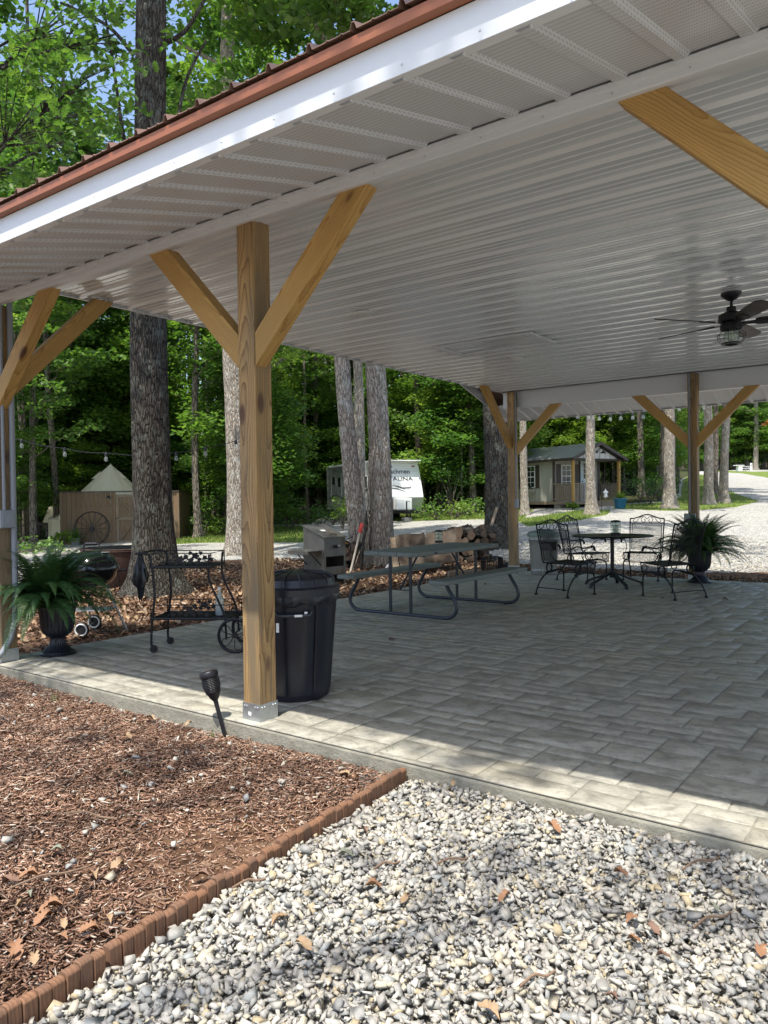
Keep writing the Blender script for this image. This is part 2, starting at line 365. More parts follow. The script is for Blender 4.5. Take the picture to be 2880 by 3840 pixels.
ms = n.n('ShaderNodeMixShader'); n.set(ms, 0, .35); n.t.links.new(p.outputs[0], ms.inputs[1]); n.t.links.new(t.outputs[0], ms.inputs[2]); n.t.links.new(ms.outputs[0], n.out.inputs[0]); M['grass'] = n.m
# ground: gravel, grass, leaf litter, woodland floor chosen by vertex masks
n = N('ground_cover'); v = n.pos(); a = n.attr('Col'); sep = n.n('ShaderNodeSeparateColor'); n.t.links.new(a, sep.inputs[0])
vc = n.n('ShaderNodeTexVoronoi'); n.set(vc, 'Vector', v); n.set(vc, 'Scale', 22.0)
s2 = n.n('ShaderNodeSeparateColor'); n.t.links.new(vc.outputs['Color'], s2.inputs[0])
gv = n.ramp(s2.outputs[0], [(0, (.30, .30, .30)), (.35, (.42, .42, .40)), (.7, (.52, .50, .44)), (1, (.66, .64, .58))])
gv = n.mix(n.ramp(vc.outputs['Distance'], [(.35, 0), (.75, .75)]), gv, (.13, .12, .10))
gv = n.mix(n.ramp(n.noise(v, .8, 5, .6), [(.45, 0), (.7, .45)]), gv, (.46, .44, .38))
gr = n.mix(n.noise(v, 6, 5, .7), (.07, .125, .022), (.19, .25, .05)); gr = n.mix(n.ramp(n.noise(v, 1.1, 4, .6), [(.5, 0), (.7, .7)]), gr, (.24, .22, .09))
vl = n.n('ShaderNodeTexVoronoi'); n.set(vl, 'Vector', n.map(v, (1, 1.8, 1))); n.set(vl, 'Scale', 16.0); s3 = n.n('ShaderNodeSeparateColor'); n.t.links.new(vl.outputs['Color'], s3.inputs[0])
lt = n.ramp(s3.outputs[0], [(0, (.045, .024, .014)), (.5, (.11, .06, .035)), (.85, (.17, .10, .06)), (1, (.26, .18, .12))])
fo = n.mix(n.ramp(n.noise(v, 1.7, 5, .65), [(.4, 0), (.6, 1)]), (.05, .032, .018), (.045, .075, .02))
brk = n.math('MULTIPLY', n.math('SUBTRACT', n.noise(v, 2.4, 5, .7), .5), .9)
def msk(ch): return n.ramp(n.math('ADD', sep.outputs[ch], brk), [(.45, 0), (.55, 1)])
cc = n.mix(msk(1), gv, lt); cc = n.mix(msk(0), cc, gr); cc = n.mix(msk(2), cc, fo)
hb = n.math('ADD', n.math('MULTIPLY', vc.outputs['Distance'], -1.0), n.noise(v, 30, 4, .6))
n.pbr(cc, .95, 0, n.bump(hb, .8, .03), .15); M['ground'] = n.m
# ------------------------------------------------------------------ ground
def inpoly(P, poly):
    x, y = P[:, 0], P[:, 1]; r = np.zeros(len(P), bool); j = len(poly)-1
    for i in range(len(poly)):
        xi, yi = poly[i]; xj, yj = poly[j]
        c = ((yi > y) != (yj > y)) & (x < (xj-xi)*(y-yi)/(yj-yi+1e-12)+xi); r ^= c; j = i
    return r
def gpoly(pix): return [tuple(ground(*p)[:2]) for p in pix]
Z_LITTER = gpoly([(-500, 2290), (100, 2225), (430, 2190), (690, 2110), (860, 2100), (1150, 2100), (1300, 2088), (1480, 2082), (1700, 2080), (1960, 2118), (2120, 2132), (2500, 2146), (2900, 2146), (3300, 2150)])+[(9.5, 9.3), (9.5, 9.0), (-3.2, 9.0), (-3.2, -.1), (1.05, -.1), (1.3, -2.2), (1.4, -9), (-12, -9)]
Z_GRASS = [gpoly(p) for p in (
    [(560, 1990), (760, 1968), (900, 1975), (1160, 1972), (1240, 1990), (1200, 2035), (900, 2035), (760, 2036), (560, 2045)],
    [(1480, 1925), (1960, 1898), (2000, 1915), (1960, 1945), (1480, 1955)],
    [(1930, 1950), (2180, 1912), (2290, 1915), (2280, 1930), (2180, 1950), (1980, 1975)],
    [(2300, 1895), (2500, 1882), (2555, 1862), (2560, 1800), (2590, 1776), (2640, 1782), (2700, 1825), (2760, 1852), (2850, 1880), (2760, 1902), (2640, 1912), (2500, 1916), (2300, 1908)],
    [(2650, 1762), (2800, 1768), (3300, 1772), (3300, 1800), (2900, 1795), (2780, 1775), (2650, 1768)])]
Z_FOREST = gpoly([(-900, 2060), (-300, 2030), (120, 2030), (300, 2010), (600, 1976), (1160, 1966), (1210, 1940), (1500, 1925), (1960, 1897), (2280, 1893), (2480, 1880), (2545, 1850), (2550, 1800), (2620, 1768), (2800, 1762), (3300, 1760)])
_e = [(-900, 2060), (3300, 1760)]
Z_FOREST = Z_FOREST+[tuple((CAM+FH*380+RH*300)[:2]), tuple((CAM+FH*380-RH*330)[:2])]
def ground_sheet():
    az = np.unique(np.concatenate([np.linspace(-PI, PI, 121), np.linspace(-.62, .62, 520)]))
    az = az[:-1]
    rad = np.concatenate([[0.02], np.geomspace(.6, 9, 40), np.geomspace(9.2, 60, 230), np.geomspace(61, 420, 90)])
    A, R_ = np.meshgrid(az, rad)
    X = CAM[0]+R_*(np.cos(A)*FH[0]+np.sin(A)*RH[0]); Y = CAM[1]+R_*(np.cos(A)*FH[1]+np.sin(A)*RH[1])
    Z = terr(X, Y)
    nr, na = X.shape; V = np.stack([X.ravel(), Y.ravel(), Z.ravel()], 1)
    i, j = np.meshgrid(np.arange(nr-1), np.arange(na), indexing='ij'); j2 = (j+1) % na
    F4 = np.stack([(i*na+j).ravel(), ((i+1)*na+j).ravel(), ((i+1)*na+j2).ravel(), (i*na+j2).ravel()], 1)
    # tiny undulation away from the slab
    P = V[:, :2]; c = np.zeros((len(V), 3), np.float32)
    c[:, 1] = inpoly(P, Z_LITTER)
    for z in Z_GRASS: c[:, 0] = np.maximum(c[:, 0], inpoly(P, z))
    c[:, 2] = inpoly(P, Z_FOREST) & (c[:, 0] < .5)
    def soften(c):
        g = c.reshape(nr, na, 3).copy()
        for _ in range(2):
            g[1:-1] = (g[:-2]+2*g[1:-1]+g[2:])/4; g = (np.roll(g, 1, 1)+2*g+np.roll(g, -1, 1))/4
        return g.reshape(-1, 3)
    c = soften(c)
    me = np_mesh('ground', V, F4, c, True)
    o = mobj('ground', me, M['ground']); tag(o, kind='structure')
    return o
ground_sheet()
# ------------------------------------------------------------------ patio slab: stamped ashlar stones on a grout sheet
XL, XR, YF, YB = -3.245, 9.4, -0.062, 9.33
def slab():
    m = MB(); m.box(((XL+XR)/2, (YF+YB)/2, -.16), (XR-XL, YB-YF, .308)); o = m.build('patio_slab', M['slabside'], bevel=.012); tag(o, kind='structure')
    g = .118; nx = int((XR-XL)/g)+1; ny = int((YB-YF+.07)/g)+1
    used = np.zeros((nx, ny), bool); V = []; Fc = []; C_ = []
    sizes = [(3, 2), (2, 2), (3, 2), (2, 1), (3, 1), (2, 3), (3, 3), (2, 2), (4, 2)]
    rs = random.Random(3)
    for ix in range(nx):
        for iy in range(ny):
            if used[ix, iy]: continue
            opts = sizes[:]; rs.shuffle(opts); opts += [(2, 1), (1, 2), (1, 1)]
            for (a, b) in opts:
                if ix+a <= nx and iy+b <= ny and not used[ix:ix+a, iy:iy+b].any(): break
            used[ix:ix+a, iy:iy+b] = True
            x0 = XL+ix*g; y0 = YF-.07+iy*g; x1 = min(x0+a*g, XR-.004); y1 = min(y0+b*g, YB-.004); x0 = max(x0, XL+.004); y0 = max(y0, YF+.004)
            if x1-x0 < .05 or y1-y0 < .04: continue
            q = .003;  t = rs.uniform(.0, 1.0)
            nn = len(V)
            # jittered outline with slightly chipped edges
            def ring(ins, z, gr):
                pts = []
                for (ax, ay, bx, by) in ((x0, y0, x1, y0), (x1, y0, x1, y1), (x1, y1, x0, y1), (x0, y1, x0, y0)):
                    L = math.hypot(bx-ax, by-ay); k = max(2, int(L/.05))
                    for s in range(k):
                        u = s/k; pts.append((ax+(bx-ax)*u, ay+(by-ay)*u))
                cx, cy = (x0+x1)/2, (y0+y1)/2; out = []
                for idx, (px, py) in enumerate(pts):
                    j = rs.uniform(-.0018, .0018)
                    sx = (cx-px); sy = (cy-py)
                    dx = ins+j if abs(px-x0) < 1e-6 else (-(ins+j) if abs(px-x1) < 1e-6 else 0)
                    dy = ins+j if abs(py-y0) < 1e-6 else (-(ins+j) if abs(py-y1) < 1e-6 else 0)
                    out.append((px+dx, py+dy, z)); C_.append((t, gr, 0))
                return out
            r0 = ring(q, .0005-.006+.006, 1.0); r1 = ring(q+.006, .0045, .0)
            k = len(r0); V.extend(r0); V.extend(r1)
            cz = len(V); V.append(((x0+x1)/2, (y0+y1)/2, .0045)); C_.append((t, 0, 0))
            if y1 < .42: C_[nn:nn+k] = [(t, .28, 0)]*k
            for s in range(k):
                s2_ = (s+1) % k; Fc.append((nn+s, nn+s2_, nn+k+s2_)); Fc.append((nn+s, nn+k+s2_, nn+k+s)); Fc.append((nn+k+s, nn+k+s2_, cz))
    # grout sheet
    nn = len(V); V += [(XL+.003, YF+.003, -.001), (XR-.003, YF+.003, -.001), (XR-.003, YB-.003, -.001), (XL+.003, YB-.003, -.001)]; C_ += [(.5, .35, 0)]*4; Fc += [(nn, nn+1, nn+2), (nn, nn+2, nn+3)]
    me = np_mesh('stamped_surface', np.array(V, np.float32), np.array(Fc), np.array(C_, np.float32))
    s = mobj('stamped_surface', me, M['slab'], o)
slab()
# ------------------------------------------------------------------ pavilion
ZT, ZC, ZH = 2.965, 3.223, 2.94
PX = [-3.115, -.07, 3.09, 6.13]      # post centres along the front
pav = thing('pavilion', 'long open picnic pavilion with timber posts, white fascia and ribbed white metal ceiling', 'pavilion', (0, 0, 0))
pav.location = (0, 0, 0)
RX0, RX1 = -3.72, 9.5
def post(cx, cy, h):
    m = MB(); m.box((0, 0, h/2+.01), (.139, .139, h-.02)); p = m.build('post', M['post'], pav, bevel=.006, loc=(cx, cy, 0))
    b = MB(); z = .055
    for s in (-1, 1): b.box((0, s*.0725, z), (.148, .003, .105)); b.box((s*.0725, 0, z), (.003, .142, .105))
    b.box((0, 0, .005), (.13, .13, .006)); b.box((.0745, .005, z), (.0016, .0015, .104))
    for s in (-1, 1):
        for t in (-.055, -.035, .035, .055):
            b.lathe([(.0065, 0), (.0065, .006), (.004, .009)], 6, (0, 0, 0)) if 0 else None
            b.sphere((t, s*.076, .088), .0075, 1, .8, 1, 8, 5); b.sphere((s*.076, t, .088), .0075, .8, 1, 1, 8, 5)
    b.build('post_base', M['galv'], p, bevel=0)
    return p
post_objs = {}
for i, x in enumerate(PX): post_objs[('f', i)] = post(x, .072, 2.975)
BX = [-3.012, .095, 3.15, 6.2]
for i, x in enumerate(BX): post_objs[('b', i)] = post(x, 9.352-.0, 3.2) if 0 else post(x, 9.21, 3.21)
# paper tag on the near post foot
tg = MB(); tg.box((-.012, -.0752, .045), (.026, .0006, .022), Matrix.Rotation(.22, 3, 'Y')); tg.build('paper_tag', M['white'], post_objs[('f', 1)])
def brace(x, y, zlow, ztop, dx, dy, wd=.14, th=.089):
    """45-degree brace: foot against the post, head cut level"""
    L = (ztop-zlow); h = wd/2*math.sqrt(2)
    d = Vector((dx, dy, 0))
    m = MB()
    # side profile in (along d, z): parallelogram with vertical foot cut and level head cut
    prof = [(0, -h), (0, h), (L-h, L), (L+h, L)]
    ang = PI/4
    R = Matrix.Rotation(-ang, 2)
    # local frame with z along the board so that the grain follows it
    ax = Vector((d.x, d.y, 1)).normalized(); nx_ = Vector((-d.y, d.x, 0)); side = nx_.cross(ax)
    pts = [d*a+Vector((0, 0, b)) for a, b in prof]
    mat3 = Matrix((side, nx_, ax)).transposed()
    inv = mat3.inverted(); loc = [inv @ p for p in pts]
    vs = [l+Vector((0, -th/2, 0)) for l in loc]+[l+Vector((0, th/2, 0)) for l in loc]
    m.add(vs, [(0, 1, 2, 3), (7, 6, 5, 4), (0, 4, 5, 1), (1, 5, 6, 2), (2, 6, 7, 3), (3, 7, 4, 0)])
    return m.build('brace', M['brace'], pav, bevel=.004, loc=(x, y, zlow), rot=mat3.to_euler())
# the foot of each brace at the post face, the head under the header
for i, x in enumerate(PX):
    if i < 3 or True: brace(x+.07, .052, 2.21, ZT-.002, 1, 0)
    if i > 0: brace(x-.07, .052, 2.21, ZT-.002, -1, 0)
for i, x in enumerate(BX):
    brace(x+.07, 9.20, 2.16, ZH-.002, 1, 0)
    if i > 0: brace(x-.07, 9.20, 2.16, ZH-.002, -1, 0)
brace(PX[0]-.02, .142, 2.30, ZC-.004, 0, 1); brace(BX[0]-.02, 9.14, 2.30, ZC-.004, 0, -1)
# header beams, clad
for (y0, y1, z0, z1, nm) in ((.0, .048, ZT, 3.22, 'front_header'), (9.275, 9.40, ZH, 3.235, 'back_header')):
    m = MB(); m.box(((RX0+.5+RX1-.1)/2, (y0+y1)/2, (z0+z1)/2), (RX1-.1-RX0-.5, y1-y0, z1-z0)); m.build('header', M['whitemetal'], pav, bevel=.002)
bp = MB()                                # clad face of the back header toward the patio, leaves the posts free
xs = [RX0+.5]+[q for x in BX for q in (x-.072, x+.072)]+[RX1-.1]
for i in range(0, len(xs), 2): bp.box(((xs[i]+xs[i+1])/2, 9.2705, (ZH+3.21)/2), (xs[i+1]-xs[i], .006, 3.2-ZH))
bp.build('header_cladding', M['whitemetal'], pav)
# front wall trim: two-step J channel below the soffit
t = MB(); xm = (RX0+.1+RX1-.05)/2; xl = RX1-.05-RX0-.1
t.box((xm, -.012, 2.993), (xl, .024, .06)); t.box((xm, -.034, 3.009), (xl, .022, .028)); t.box((xm, -.003, ZT-.002), (xl, .035, .006))
t.build('header_trim', M['whitemetal'], pav, bevel=.002)
# ceiling panels: ribs run along the pavilion
def ribbed(y0, y1, x0, x1, pitch, prof, zf, name, m, th=.0):
    """profile extruded along x; prof = list of (fraction, dz) over one pitch; zf(y) -> z"""
    ys = []; n_ = int((y1-y0)/pitch)+1
    for k in range(n_):
        for f, dz in prof:
            y = y0+(k+f)*pitch
            if y <= y1: ys.append((y, dz))
    V = []; 
    for (y, dz) in ys: V += [(x0, y, zf(y)+dz), (x1, y, zf(y)+dz)]
    Fc = [(2*i, 2*i+1, 2*i+3, 2*i+2) for i in range(len(ys)-1)]
    b = MB(); b.add(V, Fc); return b.build(name, m, pav)
RIB = [(0, 0), (.04, 0), (.10, -.024), (.22, -.024), (.28, 0), (.50, 0), (.52, -.006), (.58, -.006), (.60, 0), (.76, 0), (.78, -.006), (.84, -.006), (.86, 0)]
ribbed(.05, 9.272, -3.225, 9.38, .2635, RIB, lambda y: ZC+.022, 'ceiling_panel', M['ceiling'])
e = MB(); e.box((-3.232, 4.71, ZC+.022), (.012, 9.12, .05)); e.box((-3.222, 4.71, ZC-.002), (.03, 9.12, .003)); e.build('ceiling_edge_trim', M['whitemetal'], pav, bevel=.001)
for _y in (9.255, .064): e = MB(); e.box((3.07, _y, ZC-.012), (12.6, .028, .01)); e.build('ceiling_cove_trim', M['whitemetal'], pav)
# gable end wall above the ceiling, left
g = MB(); g.prism([(.0, ZC+.05), (9.3, ZC+.05), (4.65, 4.62)], lambda a, b, h: (h, a, b), -3.27, -3.25); g.build('gable_panel', M['whitemetal'], pav)
# soffits, fascia, roof (front and back are mirror images about the ridge)
SOFR = [(0, 0), (.08, 0), (.15, -.017), (.32, -.017), (.39, 0), (.99, 0)]
def soffit(side):
    yA, zA, yB, zB = (-.045, 3.032, -.93, 2.812) if side == 0 else (9.405, 3.03, 10.235, 2.812)
    V = []; xs = []
    k = 0; x = RX0+.03; n_ = int((RX1-RX0)/.243)
    for k in range(n_+1):
        for f, dz in SOFR:
            xx = x+(k+f)*.243
            if xx < RX1-.03: xs.append((xx, dz))
    for (xx, dz) in xs: V += [(xx, yA, zA+dz), (xx, yB, zB+dz)]
    b = MB(); b.add(V, [(2*i, 2*i+1, 2*i+3, 2*i+2) for i in range(len(xs)-1)]); b.build('soffit', M['soffit'], pav)
    fy = -.947 if side == 0 else 10.247; s = -1 if side == 0 else 1
    b = MB(); xm = (RX0+RX1)/2; L = RX1-RX0
    b.box((xm, fy-s*.008, 2.873), (L, .016, .138)); b.box((xm, fy-s*.022, 2.806), (L, .046, .006)); b.build('fascia', M['whitemetal'], pav, bevel=.002)
    b = MB(); b.box((xm, fy+s*.020, 2.965), (L+.01, .040, .042)); b.build('drip_edge', M['roofrust'], pav, bevel=.002)
soffit(0); soffit(1)
def roof():
    pr = [(0, 0), (.30, 0), (.34, .006), (.38, 0), (.62, 0), (.66, .006), (.70, 0), (.85, .0), (.89, .027), (.945, .027), (1., 0)]
    P_ = .213; xs = []; x = RX0-.02; k = 0
    while x+k*P_ < RX1:
        for f, dz in pr[:-1]: xs.append((x+(k+f)*P_, dz))
        k += 1
    V = []; Fc = []
    L3 = [(-1.0, 3.001), (4.65, 4.70), (10.30, 3.001)]
    for (xx, dz) in xs:
        for (y, z) in L3: V.append((xx, y, z+dz))
    nn = len(V)
    for (xx, dz) in xs:
        for (y, z) in L3: V.append((xx, y, z+dz-.004))
    for i in range(len(xs)-1):
        for j in range(2):
            a = i*3+j; Fc.append((a, a+1, a+4, a+3)); Fc.append((nn+a+3, nn+a+4, nn+a+1, nn+a))
        Fc.append((i*3, i*3+3, nn+i*3+3, nn+i*3)); Fc.append((i*3+2, nn+i*3+2, nn+i*3+5, i*3+5))
    b = MB(); b.add(V, Fc); b.build('metal_roof', M['rooftop'], pav)
    b = MB(); 
    for s in (0, 1):
        ya, za, yb, zb = (-.97, 3.0, 4.65, 4.7) if s == 0 else (10.27, 3.0, 4.65, 4.7)
        b.bar((RX0, ya, za-.07), (RX0, yb, zb-.07), .03, .16, (0, 0, 1)) if 0 else b.add([(RX0, ya, za), (RX0, yb, zb), (RX0, yb, zb-.16), (RX0, ya, za-.16), (RX0+.03, ya, za), (RX0+.03, yb, zb), (RX0+.03, yb, zb-.16), (RX0+.03, ya, za-.16)], [(0, 1, 2, 3), (7, 6, 5, 4), (0, 4, 5, 1), (3, 2, 6, 7), (0, 3, 7, 4)])
    b.build('rake_board', M['whitemetal'], pav)
    # screws on the fascia
    s = MB(); xx = RX0+.2
    while xx < RX1: s.sphere((xx, -.958, 2.83), .005, 1, .6, 1, 6, 4); s.sphere((xx+.1, -.026, 2.985), .0045, 1, .6, 1, 6, 4); xx += .31
    s.build('screw', M['galv'], pav)
roof()
# ceiling hatch frame and recessed lights
a, b_, c, d_ = onz(1640, 1303, ZC), onz(1990, 1247, ZC), onz(2070, 1283, ZC), onz(1730, 1328, ZC)
x0, x1, y0, y1 = -1.89, -.61, 4.95, 5.58; z = ZC-.006
h = MB(); zz = ZC-.004
for (p, q) in (((x0, y0), (x1, y0)), ((x0, y1), (x1, y1))): h.box(((p[0]+q[0])/2, p[1], zz), (x1-x0+.06, .06, .026))
for xx in (x0, x1): h.box((xx, (y0+y1)/2, zz-.0005), (.06, y1-y0-.062, .026))
h.box(((x0+x1)/2, (y0+y1)/2, ZC+.003), (x1-x0-.05, y1-y0-.05, .006)); h.build('attic_hatch', M['whitemetal'], pav, bevel=.003)
for (px, py) in ((1366, 1178), (1935, 1346), (2700, 1290)):
    c_ = onz(px, py, ZC-.01); l = MB(); l.lathe([(.001, -.004), (.07, -.004), (.085, -.006), (.095, 0), (.095, .012)], 32, (0, 0, 0)); l.build('recessed_light', M['white'], pav, smooth=True, loc=(c_.x, c_.y, ZC-.008))
# conduits and boxes
def conduit(pts, r=.017, name='conduit'): 
    t = MB(); t.tube(pts, r, 12); t.build(name, M['greyplastic'], pav, smooth=True)
fx = PX[0]
conduit([(fx+.094, .115, 3.0), (fx+.094, .115, .50), (fx+.094, .108, .34), (fx+.092, .07, .2), (fx+.088, .0, .09), (fx+.08, -.06, .035), (fx+.06, -.14, .015)], .024)
conduit([(fx+.088, .04, 3.0), (fx+.088, .04, 1.27)], .014)
bx = MB(); bx.box((fx+.098, .055, 1.195), (.05, .125, .15)); bx.box((fx+.126, .055, 1.195), (.008, .11, .135)); bx.box((fx+.132, .07, 1.195), (.006, .05, .085)); bx.build('outlet_box', M['greyplastic'], pav, bevel=.005)
bx = MB(); bx.box((PX[1]-.085, .10, 1.17), (.028, .07, .21)); bx.box((PX[1]-.101, .10, 1.17), (.006, .06, .18)); bx.build('outlet_box', M['bluesteel'], pav, bevel=.004)
x4 = BX[1]; conduit([(x4-.035, 9.118, 3.2), (x4-.035, 9.118, 1.05)], .014)
bx = MB(); bx.box((x4-.03, 9.105, .98), (.17, .06, .125)); bx.box((x4-.03, 9.07, .98), (.15, .012, .105)); bx.build('outlet_box', M['greyplastic'], pav, bevel=.005)
x3 = BX[0]; conduit([(x3+.09, 9.16, 3.2), (x3+.09, 9.16, 1.3)], .014)
bx = MB(); bx.box((x3+.095, 9.16, 1.22), (.045, .09, .15)); bx.build('outlet_box', M['greyplastic'], pav, bevel=.005)
# ------------------------------------------------------------------ things on and around the patio
def mesh_grid(m, a, b, c, d, na, nb, wd=.0022):
    """woven wire panel between corners a,b (bottom) and c,d (top): diagonal expanded-metal strands"""
    a, b, c, d = map(Vector, (a, b, c, d)); nrm = (b-a).cross(d-a).normalized()
    def P(u, v): return (a*(1-u)+b*u)*(1-v)+(d*(1-u)+c*u)*v
    def strand(p, q):
        t = (q-p).normalized(); s = t.cross(nrm)*wd; h = nrm*wd*.5
        m.add([p-s-h, p+s-h, q+s-h, q-s-h, p-s+h, p+s+h, q+s+h, q-s+h], [(3, 2, 1, 0), (4, 5, 6, 7), (0, 1, 5, 4), (1, 2, 6, 5), (2, 3, 7, 6), (3, 0, 4, 7)])
    W = (b-a).length; H = (d-a).length; k = W/na; S = H/k
    steps = na
    for i in range(-int(S)-1, steps+1):
        for sg in (1, -1):
            # lines of slope +-1 in (u*na, v*S) space
            x0 = i if sg == 1 else i+int(S)+1
            pts = []
            lo, hi = 0.0, S
            x_at = lambda y: x0+sg*y
            y0, y1 = lo, hi
            if sg == 1:
                y0 = max(lo, -x0); y1 = min(hi, na-x0)
            else:
                y0 = max(lo, x0-na); y1 = min(hi, x0)
            if y1-y0 < .05: continue
            strand(P(x_at(y0)/na, y0/S), P(x_at(y1)/na, y1/S))
def circle(c, r, ax, n=16, a0=0, a1=2*PI):
    c = Vector(c); out = []
    for i in range(n+1 if abs(a1-a0) < 2*PI-1e-3 else n):
        a = a0+(a1-a0)*i/n
        u, v = {'x': (Vector((0, 1, 0)), Vector((0, 0, 1))), 'y': (Vector((1, 0, 0)), Vector((0, 0, 1))), 'z': (Vector((1, 0, 0)), Vector((0, 1, 0)))}[ax]
        out.append(c+u*r*math.cos(a)+v*r*math.sin(a))
    return out
def spline(pts, n=6):
    P = [Vector(p) for p in pts]; out = []
    for i in range(len(P)-1):
        p0 = P[max(i-1, 0)]; p1 = P[i]; p2 = P[i+1]; p3 = P[min(i+2, len(P)-1)]
        for k in range(n):
            t = k/n; out.append(.5*((2*p1)+(p2-p0)*t+(2*p0-5*p1+4*p2-p3)*t*t+(3*p1-p0-3*p2+p3)*t**3))
    return out+[P[-1]]
# --- black lidded garbage can
def garbage_can():
    t = thing('garbage_can', 'tall black plastic garbage can with domed lid behind the central timber post', 'garbage can', (-.27, .60, 0), .5)
    m = MB(); prof = [(.205, 0), (.222, .02), (.228, .05)]
    for k in range(9): prof.append((.228+.046*k/8, .05+.60*k/8))
    prof += [(.282, .655), (.282, .70), (.290, .71), (.290, .725), (.262, .725), (.255, .68), (.20, .06), (.001, .06)]
    m.lathe(prof, 72, flute=.010, nf=12); m.build('body', M['darkplastic'], t, smooth=True)
    for a in [0, .8, 1.6, 2.35, 3.14, 3.95, 4.7, 5.5]:
        r = MB(); r.bar((.232*math.cos(a), .232*math.sin(a), .06), (.281*math.cos(a), .281*math.sin(a), .64), .012, .008); r.build('rib', M['darkplastic'], t)
    l = MB(); l.lathe([(.305, .700), (.305, .742), (.298, .750), (.275, .755), (.262, .80), (.225, .822), (.14, .838), (.05, .843), (.001, .843)], 48)
    lid = l.build('lid', M['darkplastic'], t, smooth=True)
    for a in range(0, 16):
        r = MB(); b = 2*PI*a/16; c, s = math.cos(b), math.sin(b)
        r.tube([(.272*c, .272*s, .76), (.263*c, .263*s, .803), (.226*c, .226*s, .826), (.08*c, .08*s, .844)], .006, 6); r.build('lid_rib', M['darkplastic'], lid, smooth=True)
    for s in (1, -1):
        h = MB(); b = -1.35 if s > 0 else 1.8
        c, d = math.cos(b), math.sin(b); tx, ty = -d, c
        pts = [(c*.27+tx*q*.11, d*.27+ty*q*.11, .60) for q in (-1,)]+[(c*.31+tx*q*.10, d*.31+ty*q*.10, .585) for q in (-1, 0, 1)]+[(c*.27+tx*.11, d*.27+ty*.11, .60)]
        h.tube(pts, .013, 8); h.build('handle', M['darkplastic'], t, smooth=True)
    b = MB(); n_ = 96; V = []
    for ring, (z, r) in enumerate([(.70, .296), (.672, .300), (.652, .294), (.64, .287)]):
        for k in range(n_):
            a = 2*PI*k/n_; w_ = math.sin(a*9+ring)*.004+math.sin(a*23)*.003
            V.append(((r+w_)*math.cos(a), (r+w_)*math.sin(a), z+(math.sin(a*5)+math.sin(a*11+1))*.006*ring/3))
    b.add(V, [(i*n_+k, (i+1)*n_+k, (i+1)*n_+(k+1) % n_, i*n_+(k+1) % n_) for i in range(3) for k in range(n_)])
    b.build('liner_bag', M['bagblack'], t, smooth=True)
    p = MB(); b0 = -1.35-.5
    for (a, z, wv, hh) in ((-1.95, .585, .022, .02), (-1.75, .50, .02, .06), (-1.25, .585, .05, .014), (-1.1, .60, .018, .02)):
        r = .272+.0*z; r = .228+.046*(z-.05)/.60+.0045 if z < .56 else .325
        c, s = math.cos(a), math.sin(a); R = Matrix.Rotation(a+PI/2, 3, 'Z')
        p.box((c*r, s*r, z), (wv, .002, hh), R)
    p.build('torn_sticker', M['white'], t)
    p = MB(); a = -2.75; r = .262; p.box((r*math.cos(a), r*math.sin(a), .50), (.035, .002, .10), Matrix.Rotation(a+PI/2, 3, 'Z')); tg = p.build('label_sticker', M['white'], t)
    q = MB(); 
    for k in range(7): q.box(((r+.0015)*math.cos(a+.02-k*.012), (r+.0015)*math.sin(a+.02-k*.012), .468), (.0014, .0012, .022), Matrix.Rotation(a+PI/2, 3, 'Z'))
    q.box(((r+.0015)*math.cos(a), (r+.0015)*math.sin(a), .50), (.03, .0012, .01), Matrix.Rotation(a+PI/2, 3, 'Z')); q.build('barcode', M['black'], tg)
garbage_can()
# --- galvanised trash can at the back
def metal_can():
    p = onz(2042, 2157, 0); p.y -= 0; 
    t = thing('trash_can', 'corrugated galvanised metal trash can with greenish lid near the far post', 'trash can', (-2.30, 8.93, 0), .2)
    m = MB(); prof = [(.21, 0), (.215, .01), (.213, .06), (.222, .07), (.215, .08)]
    for k in range(7): prof.append((.216+.028*k/6, .12+.46*k/6))
    prof += [(.252, .60), (.246, .61), (.25, .66), (.262, .668), (.262, .68), (.24, .68), (.2, .1), (.001, .1)]
    m.lathe(prof, 160, flute=.018, nf=32); m.build('body', M['canmetal'], t, smooth=True)
    l = MB(); l.lathe([(.27, .655), (.275, .69), (.272, .715), (.255, .73), (.12, .765), (.001, .775)], 48); ld = l.build('lid', M['fadedgreen'], t, smooth=True)
    h = MB(); h.tube(spline([(-.05, 0, .77), (-.04, 0, .80), (.04, 0, .80), (.05, 0, .77)]), .006, 8); h.build('lid_handle', M['galv'], ld, smooth=True)
    for s in (-1, 1):
        h = MB(); h.tube(spline([(s*.25, -.05, .58), (s*.28, -.04, .54), (s*.28, .04, .54), (s*.25, .05, .58)]), .005, 6); h.build('handle', M['galv'], t, smooth=True)
metal_can()
